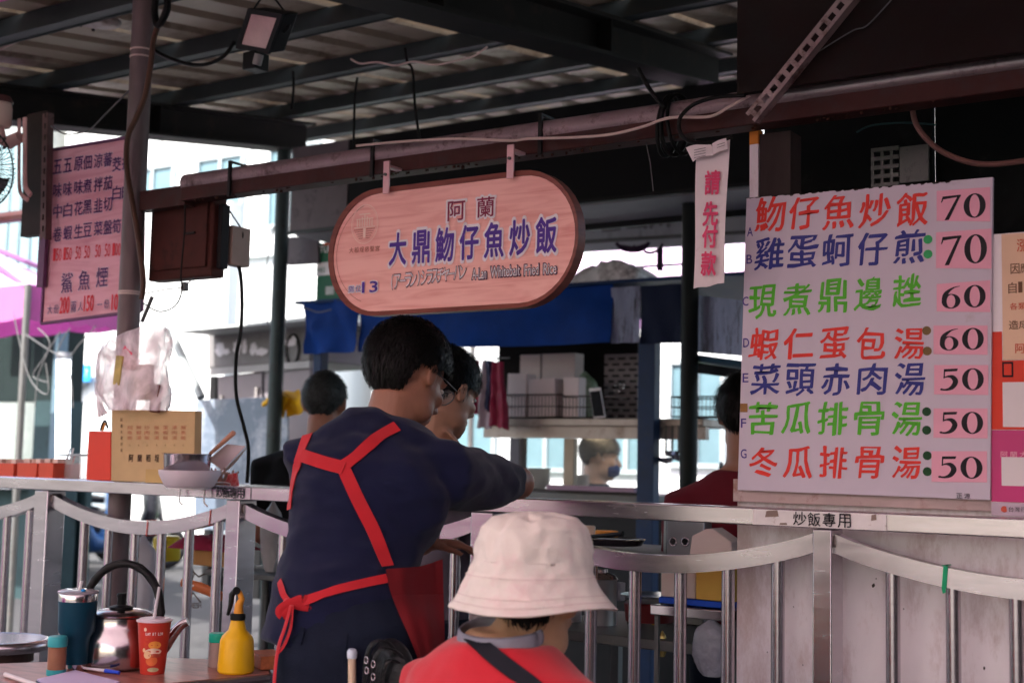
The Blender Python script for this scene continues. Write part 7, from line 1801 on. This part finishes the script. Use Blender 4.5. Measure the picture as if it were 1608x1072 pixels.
# second table with rounded steel edge (left edge of the picture)
e0 = atZ(66, 1003, .755)
t = thing('steel_table', 'round cornered steel table cut by the left edge, behind the spice shaker', 'table', V((e0.x-.35, e0.y, .06)))
cx_, cy_ = e0.x-.27, e0.y+.0
dx = V((-.87, -.48, 0)).normalized(); dy = V((-dx.y, dx.x, 0))
def slab(z, grow):
    pts_ = []
    for k in range(17):
        a = -math.pi/2+math.pi*k/16; pts_.append(V((e0.x, e0.y, z))+dx*(.115+.0-(.115+grow)*math.cos(a))+dy*((.115+grow)*math.sin(a)))
    pts_ += [V((e0.x, e0.y, z))+dx*.9+dy*(.115+grow), V((e0.x, e0.y, z))+dx*.9-dy*(.115+grow)]
    return pts_
g = G(); g.prism(slab(.735, 0), (0, 0, .018)); part('tabletop', g, steel, t)
g = G(); sp = slab(.738, .002); g.tube(sp+[sp[0]], .017, 10); part('rolled_edge', g, steel, t, smooth='auto')
g = G(); g.prism(slab(.69, -.03), (0, 0, .03)); part('under_frame', g, mat('dark_brown_frame', (.05, .025, .022), .5), t)
for q in (.2, .8):
    for s__ in (-.08, .08): g = G(); b_ = V((e0.x, e0.y, 0))+dx*q+dy*s__; g.cyl((b_.x, b_.y, .06), (b_.x, b_.y, .69), .015, seg=10); part('leg', g, steel, t)
# stick and waist bag
p0 = atD(553, 1026, 2.75); p1 = V((p0.x+.02, p0.y+.02, .06))
t = thing('stick', 'pale wooden stick with a clear plastic tip in front of the man in the apron', 'stick', p1)
g = G(); g.tube([p1, p0-V((0, 0, .01))], .0085, 12); part('shaft', g, mat('pale_wood', (.62, .46, .33), .4, 0, .1, 9), t, smooth='auto')
g = G(); g.tube([p0-V((0, 0, .009)), p0+V((0, 0, .004)), p0+V((.001, 0, .010))], [.0105, .0115, .008], 12); part('tip', g, mat('bluish_clear_plastic', (.55, .6, .7), .15), t, smooth='auto')
hp_ = dep(600, 1030) or 2.9
t = thing('waist_bag', 'black zipped bag with looped straps at the hip of the man in the apron', 'bag', atD(610, 1060, hp_-.05))
lb = mat('black_leatherette', (.012, .012, .014), .3, 0, .2, 20, .3, 90)
cb = atD(614, 1066, hp_-.035)
g = G(); g.ell(cb, (.078, .035, .085), Matrix.Rotation(-.3, 3, 'Z'), 28, 18); bb = part('pouch', g, lb, t, True)
for k, pts_ in enumerate(([(572, 1072), (575, 1035), (583, 1012), (600, 1005), (618, 1018), (626, 1050)], [(584, 1078), (586, 1040), (596, 1020), (612, 1018), (630, 1030), (640, 1060)], [(600, 1078), (602, 1050), (612, 1036), (628, 1040)])):
    g = G(); g.tube(smoothpts([atD(x, y, hp_-.072-.006*k) for x, y in pts_], 6), .006, 8, ry=.0025, A=V((1, 0, 0))); part('strap', g, lb, t, smooth='auto')
for xy in ((575, 1036), (586, 1042), (586, 1062), (576, 1052)):
    g = G(); p = atD(*xy, hp_-.085); g.tube([p+V((.005*math.cos(a), 0, .007*math.sin(a))) for a in np.linspace(0, 6.28, 12)], .0014, 5); part('buckle', g, steel, t, True)
# small stool / crate things behind between posts
g, *_ = rect_px(706, 962, 732, 1016, 3.25, .02); solo('red_carton', g, mat('mauve_red_carton', (.40, .10, .16), .5, 0, .1), 'mauve red carton low behind the fence, left of the cream hat', 'carton', bevel=.002)
# ================================================================ KITCHEN BEHIND THE FENCE (right of the hat)
KZ = .80
t = thing('work_table', 'steel work table behind the fence carrying pots and a lamp box', 'table', V((-1.8, 3.6, .06)))
g = G(); g.box((-2.2, 3.36, KZ-.03), (-1.22, 3.92, KZ)); part('tabletop', g, steeld, t, bevel=.003)
for x in (-2.16, -1.27):
    for y in (3.4, 3.88): g = G(); g.box((x-.015, y-.015, .06), (x+.015, y+.015, KZ-.031)); part('leg', g, steeld, t)
g = G(); g.box((-2.18, 3.38, .35), (-1.25, 3.9, .37)); part('lower_shelf', g, steeld, t)
# stock pots
for px_, w_, y0_, lab in ((893, 34, 902, 'stock pot mostly hidden by the hat brim, left one'), (944, 40, 908, 'tall stock pot between the hat and the fence tube')):
    a = atY(px_, 900, 3.55); r_ = pxh(w_, a)/2*1.25; zt_ = atY(px_, y0_, 3.55).z
    tt = thing('stock_pot', lab, 'pot', V((a.x, 3.55, KZ+.001)), 'steel stock pots')
    z0 = min(KZ+.001, zt_-.1)
    g = G(); g.lathe([(.0001, 0), (r_, 0), (r_, zt_-z0-.004), (r_*1.06, zt_-z0), (r_*.96, zt_-z0-.003), (r_*.95, .006), (.001, .005)], V((a.x, 3.55, z0)), 32); part('pot', g, mat('stock_pot_steel', (.55, .53, .54), .3, .75, .08, 4), tt, smooth='auto')
    g = G(); g.lathe([(r_*1.05, .001), (r_*.9, .012), (.02, .02), (.02, .03), (.001, .03)], V((a.x, 3.55, zt_)), 32); part('lid', g, pol, tt, smooth='auto')
g, *_ = rect_px(915, 910, 975, 938, 3.62, .03); solo('foam_tray', g, mat('translucent_grey_tray', (.38, .38, .42), .4, 0, .1), 'translucent grey tray standing behind the tall stock pot', 'tray', bevel=.003)
# stainless box with two round holes
BYB = 3.72
a, b = atY(1008, 900, BYB), atY(1106, 818, BYB)
t = thing('steel_burner_box', 'stainless box with two round holes behind the fence', 'appliance', V(((a.x+b.x)/2, BYB+.1, KZ)))
gs = mat('grey_appliance_steel', (.26, .27, .28), .35, .7, .1, 3)
xm_ = atY(1046, 860, BYB).x
g = G(); g.box((xm_, BYB, KZ+.002), (b.x, BYB+.18, b.z)); part('front_panel', g, gs, t, bevel=.004)
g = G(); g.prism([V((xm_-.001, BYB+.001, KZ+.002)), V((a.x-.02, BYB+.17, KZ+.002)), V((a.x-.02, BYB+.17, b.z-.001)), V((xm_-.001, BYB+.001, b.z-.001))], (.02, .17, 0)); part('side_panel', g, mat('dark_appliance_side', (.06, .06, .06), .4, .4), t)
for x in (1057, 1076):
    c = atY(x, 850, BYB-.001); g = G(); g.tube([c+V((.0115*math.cos(q), 0, .0125*math.sin(q))) for q in np.linspace(0, 2*math.pi, 22)], .0026, 6); part('hole_rim', g, steel, t, True)
    g = G(); g.tube([c, c+V((0, -.002, 0))], .0105, 18); part('dark_hole', g, blackp, t)
# black lid pan on the counter and food tray
c = atY(962, 849, 3.75)
t = thing('frying_pan', 'wide black pan with a clear rim and long handle on the stall counter', 'pan', c)
rr_ = abs(atY(1008, 850, 3.75).x-c.x)*1.0
g = G(); g.lathe([(.0001, 0), (rr_*.9, 0), (rr_, .018), (rr_*1.02, .020), (rr_*.95, .016), (.0001, .012)], c-V((0, 0, .012)), 36, sx=1, sy=.9); part('pan', g, mat('glossy_black_pan', (.05, .04, .05), .12, .3), t, smooth='auto')
g = G(); g.tube([atY(920, 843, 3.70), atY(972, 838, 3.62), atY(978, 838, 3.62)], [.006, .007, .010], 8); part('handle', g, blackr, t, smooth='auto')
for k, (x, y, w_, h_, m_, lab) in enumerate(((924, 832, 20, 14, mat('cream_tub', (.70, .55, .42), .5), 'small cream lidded tub left of the black pan'), (953, 837, 34, 9, mat('orange_food', (.75, .30, .04), .5, 0, .3, 30), 'orange food tray behind the black pan'), (918, 850, 26, 6, mat('orange_rim', (.75, .38, .12), .4), 'thin orange rim plate under the cream tub'))):
    a = atY(x, y, 3.95-.05*k); W_ = pxh(w_, a)/2*1.2; H_ = pxh(h_, a)
    g = G(); g.lathe([(.0001, 0), (W_*.9, 0), (W_, H_*.2), (W_, H_*.85), (W_*.9, H_), (.0001, H_)], a-V((0, 0, H_/2)), 24, sy=.6); solo('food_tub', g, m_, lab, 'tub', smooth='auto')
g = G(); cxx = atY(950, 860, 3.8); g.box((-2.35, 3.62, cxx.z-.012), (-1.60, 4.1, cxx.z-.0)); solo('stall_counter', g, steeld, 'dark steel counter edge under the black pan', 'counter', bevel=.003)
# paper lamp-like white bag + yellow/blue box
YB2 = 3.30
a, b = atY(1036, 944, YB2), atY(1152, 838, YB2)
z0 = atY(1060, 948, YB2).z
t = thing('ingredient_tub', 'white and yellow tub on a blue base behind the fence tubes', 'tub', V(((a.x+b.x)/2, YB2+.08, z0)))
xm_ = atY(1092, 900, YB2).x; xr_ = atY(1153, 900, YB2).x
g = G(); g.box((a.x+.003, YB2, z0+.018), (xm_, YB2+.12, atY(1060, 885, YB2).z)); part('white_side', g, mat('cream_plastic_side', (.66, .52, .47), .5, 0, .05), t, bevel=.004)
g = G(); g.box((xm_+.001, YB2-.001, z0+.018), (xr_, YB2+.12, atY(1060, 875, YB2).z)); part('yellow_side', g, mat('amber_plastic_side', (.62, .36, .07), .5, 0, .08), t, bevel=.004)
g = G(); g.box((a.x-.002, YB2-.004, z0), (xr_-.01, YB2+.125, z0+.017)); part('blue_base', g, mat('cobalt_base', (.01, .07, .50), .4), t, bevel=.003)
g = G(); q_ = [atY(x, y, YB2+.02) for x, y in ((1082, 872), (1150, 872), (1148, 850), (1118, 829), (1108, 830), (1086, 841))]; g.prism(q_, (0, .07, 0)); solo('paper_bag', g, mat('pinkish_kraft_white', (.66, .52, .50), .7, 0, .06, 5, .3, 20), 'white paper bag with a folded top above the sagging bar', 'bag', bevel=.004)
t = thing('steel_rack', 'small steel rack under the white and yellow tub', 'rack', V((a.x+.1, YB2, .06)))
zz = z0-.004
g = G(); g.box((a.x-.02, YB2-.02, zz-.028), (xr_+.005, YB2+.16, zz)); part('tray', g, mat('polished_steel', (.6, .6, .6)), t, bevel=.003)
for x in (a.x-.01, xr_-.005):
    g = G(); g.box((x-.006, YB2, .06), (x+.006, YB2+.012, zz-.029)); part('leg', g, steeld, t)
bag(1118, 1015, 3.30, 60, 90, mat('grey_clear_film', (.34, .34, .40), .25, 0, .2, 14, .8, 40, alpha=.8), 'plastic_bag', 'crumpled clear plastic bag hanging under the steel rack', 'bag', 23)
bag(1040, 1010, 3.40, 16, 40, mat('gold_foil', (.45, .35, .12), .2, .6, .3, 20, .6, 40), 'snack_bag', 'small gold foil packet low between two fence tubes', 'packet', 29)
g = G(); c = atY(1020, 958, 3.45); g.lathe([(.0001, 0), (.07, 0), (.075, .05), (.07, .055), (.0001, .055)], c-V((0, 0, .03)), 28); solo('food_tub', g, mat('dark_red_tub', (.12, .01, .012), .4), 'dark red tub under a steel plate between the fence tubes', 'tub', smooth='auto')
g = G(); c = atY(1022, 938, 3.45); g.lathe([(.0001, 0), (.085, .004), (.09, .010), (.0001, .008)], c, 28); solo('steel_plate', g, mat('polished_steel', (.6, .6, .6)), 'steel plate on top of the dark red tub', 'plate', smooth='auto')

# ================================================================ MORE KITCHEN CLUTTER
rs = random.Random(21)
botm = [mat('soy_brown_glass', (.06, .025, .012), .15), mat('chili_red_bottle', (.50, .03, .015), .3), mat('cloudy_white_bottle', (.62, .58, .56), .35), mat('oil_yellow_bottle', (.55, .36, .06), .2)]
for k, (px_, y_, h_, w_, mi_, Y_, lab) in enumerate(((992, 905, 44, 13, 0, 3.62, 'dark soy bottle beside the tall stock pot'), (1004, 905, 36, 12, 1, 3.66, 'red chili bottle next to the dark soy bottle'),
        (1016, 900, 34, 14, 2, 3.7, 'cloudy white bottle behind the fence tube'), (1030, 902, 40, 12, 3, 3.66, 'yellow oil bottle left of the white and yellow tub'),
        (720, 905, 36, 13, 2, 3.5, 'cloudy white bottle beside the fence post near the apron'))):
    a = atY(px_, y_, Y_); r_ = pxh(w_, a)/2; H_ = pxh(h_, a)
    t = thing('sauce_bottle', lab, 'bottle', V((a.x, Y_, KZ+.001)), 'sauce bottles behind the fence'); z0 = KZ+.001
    g = G(); g.lathe([(.0001, 0), (r_, 0), (r_, H_*.6), (r_*.45, H_*.78), (r_*.42, H_*.9), (.0001, H_*.9)], V((a.x, Y_, z0)), 18); part('bottle', g, botm[mi_], t, smooth='auto')
    g = G(); g.cyl((a.x, Y_, z0+H_*.901), (a.x, Y_, z0+H_), r_*.5, seg=14); part('cap', g, [redpaint, white, redpaint, blackp][mi_], t, smooth='auto')
# ladles hanging from the stall shelf edge
for k, (px_, ln_) in enumerate(((1046, 60), (1056, 48), (1066, 55))):
    a = atY(px_, 668, VY+.10); L_ = pxh(ln_, a)
    t = thing('ladle', ['long ladle hanging nearest the blue stall post', 'short ladle hanging between two longer ones', 'ladle hanging next to the nearly black pole'][k], 'ladle', a-V((0, 0, L_)), 'ladles hanging under the stall shelf')
    g = G(); g.tube([a, a-V((0, 0, L_*.8))], .006, 8); part('handle', g, steeld, t, smooth='auto')
    g = G(); g.lathe([(.0001, -.03), (.03, -.02), (.042, .0), (.044, .004), (.03, -.012), (.0001, -.02)], a-V((0, 0, L_*.85)), 16); part('scoop', g, steel, t, smooth='auto')
# bowls stacked on the stall counter (dark inside, behind glass)
for k, (px_, n_, lab) in enumerate(((845, 6, 'stack of pale bowls behind the left stall window pane'), (905, 4, 'shorter stack of pale bowls beside the window mullion'))):
    a = atY(px_, 757, VY+.42); t = thing('bowl_stack', lab, 'bowls', V((a.x, a.y, wz0-.013)))
    for j in range(n_):
        g = G(); g.lathe([(.03, 0), (.075, .045), (.078, .047), (.07, .045), (.028, .006)], V((a.x+rs.uniform(-.003, .003), a.y, wz0-.0125+.016*j)), 22); part('bowl', g, mat('pale_melamine', (.55, .52, .48), .35), t, smooth='auto')
# magenta stall table and green parasol added out of view, to tint the steel reflections
t = thing('added_market_table', 'added table under magenta cloth, out of view, to tint the steel reflections', 'table', V((-6.2, -1.6, .06)))
g = G(); g.box((-7.4, -2.4, .1), (-5.0, -1.2, 1.35)); part('cloth', g, mat('magenta_table_cloth', (.55, .10, .38), .8), t, bevel=.02)
g = G(); g.box((-7.45, -2.45, 1.352), (-4.95, -1.15, 1.38)); part('tabletop', g, white, t)
t = thing('parasol', 'added green parasol, out of view, to tint the steel reflections', 'parasol', V((-3.9, -3.6, .06)))
g = G(); g.lathe([(1.1, 0), (.6, .22), (.02, .42), (.0001, .43)], (-3.9, -3.6, 1.75), 8); part('canopy', g, mat('leaf_green_canopy', (.10, .40, .08), .7), t)
g = G(); g.cyl((-3.9, -3.6, .06), (-3.9, -3.6, 2.15), .025); part('pole', g, steeld, t)
# weld collars and bolts on the fence and roof
fence_t = [o for o in bpy.data.objects if o.name == 'fence'][0]
g0 = None
for x in POSTS[1:5]:
    for dz in (.012,):
        for sx in (-1, 1):
            hw = .0235 if x > -1.5 else (.038 if x < -3.5 or -2.5 < x else .030)
            g = G(); g.ell((x+sx*(hw+.003), 3.021, RB-.03), (.004, .003, .016), None, 10, 6); part('weld_bead', g, mat('weld_bead_metal', (.22, .18, .17), .5, .7, .2, 30), fence_t, True)
# hanging hook wires and rags under the beam
for k, (px_, y0_, y1_, lab) in enumerate(((676, 250, 262, 'short twisted tie wire under the beam above the wooden sign'), (1012, 212, 300, 'thin dark wire hanging down right of the wooden sign'))):
    a, b = atY(px_, y0_, 3.14), atY(px_+14*(k), y1_, 3.14); g = G(); g.tube([a, (a+b)/2+V((.004, 0, 0)), b], .0016, 6); solo('wire', g, wire_g, lab, 'wire', smooth='auto')
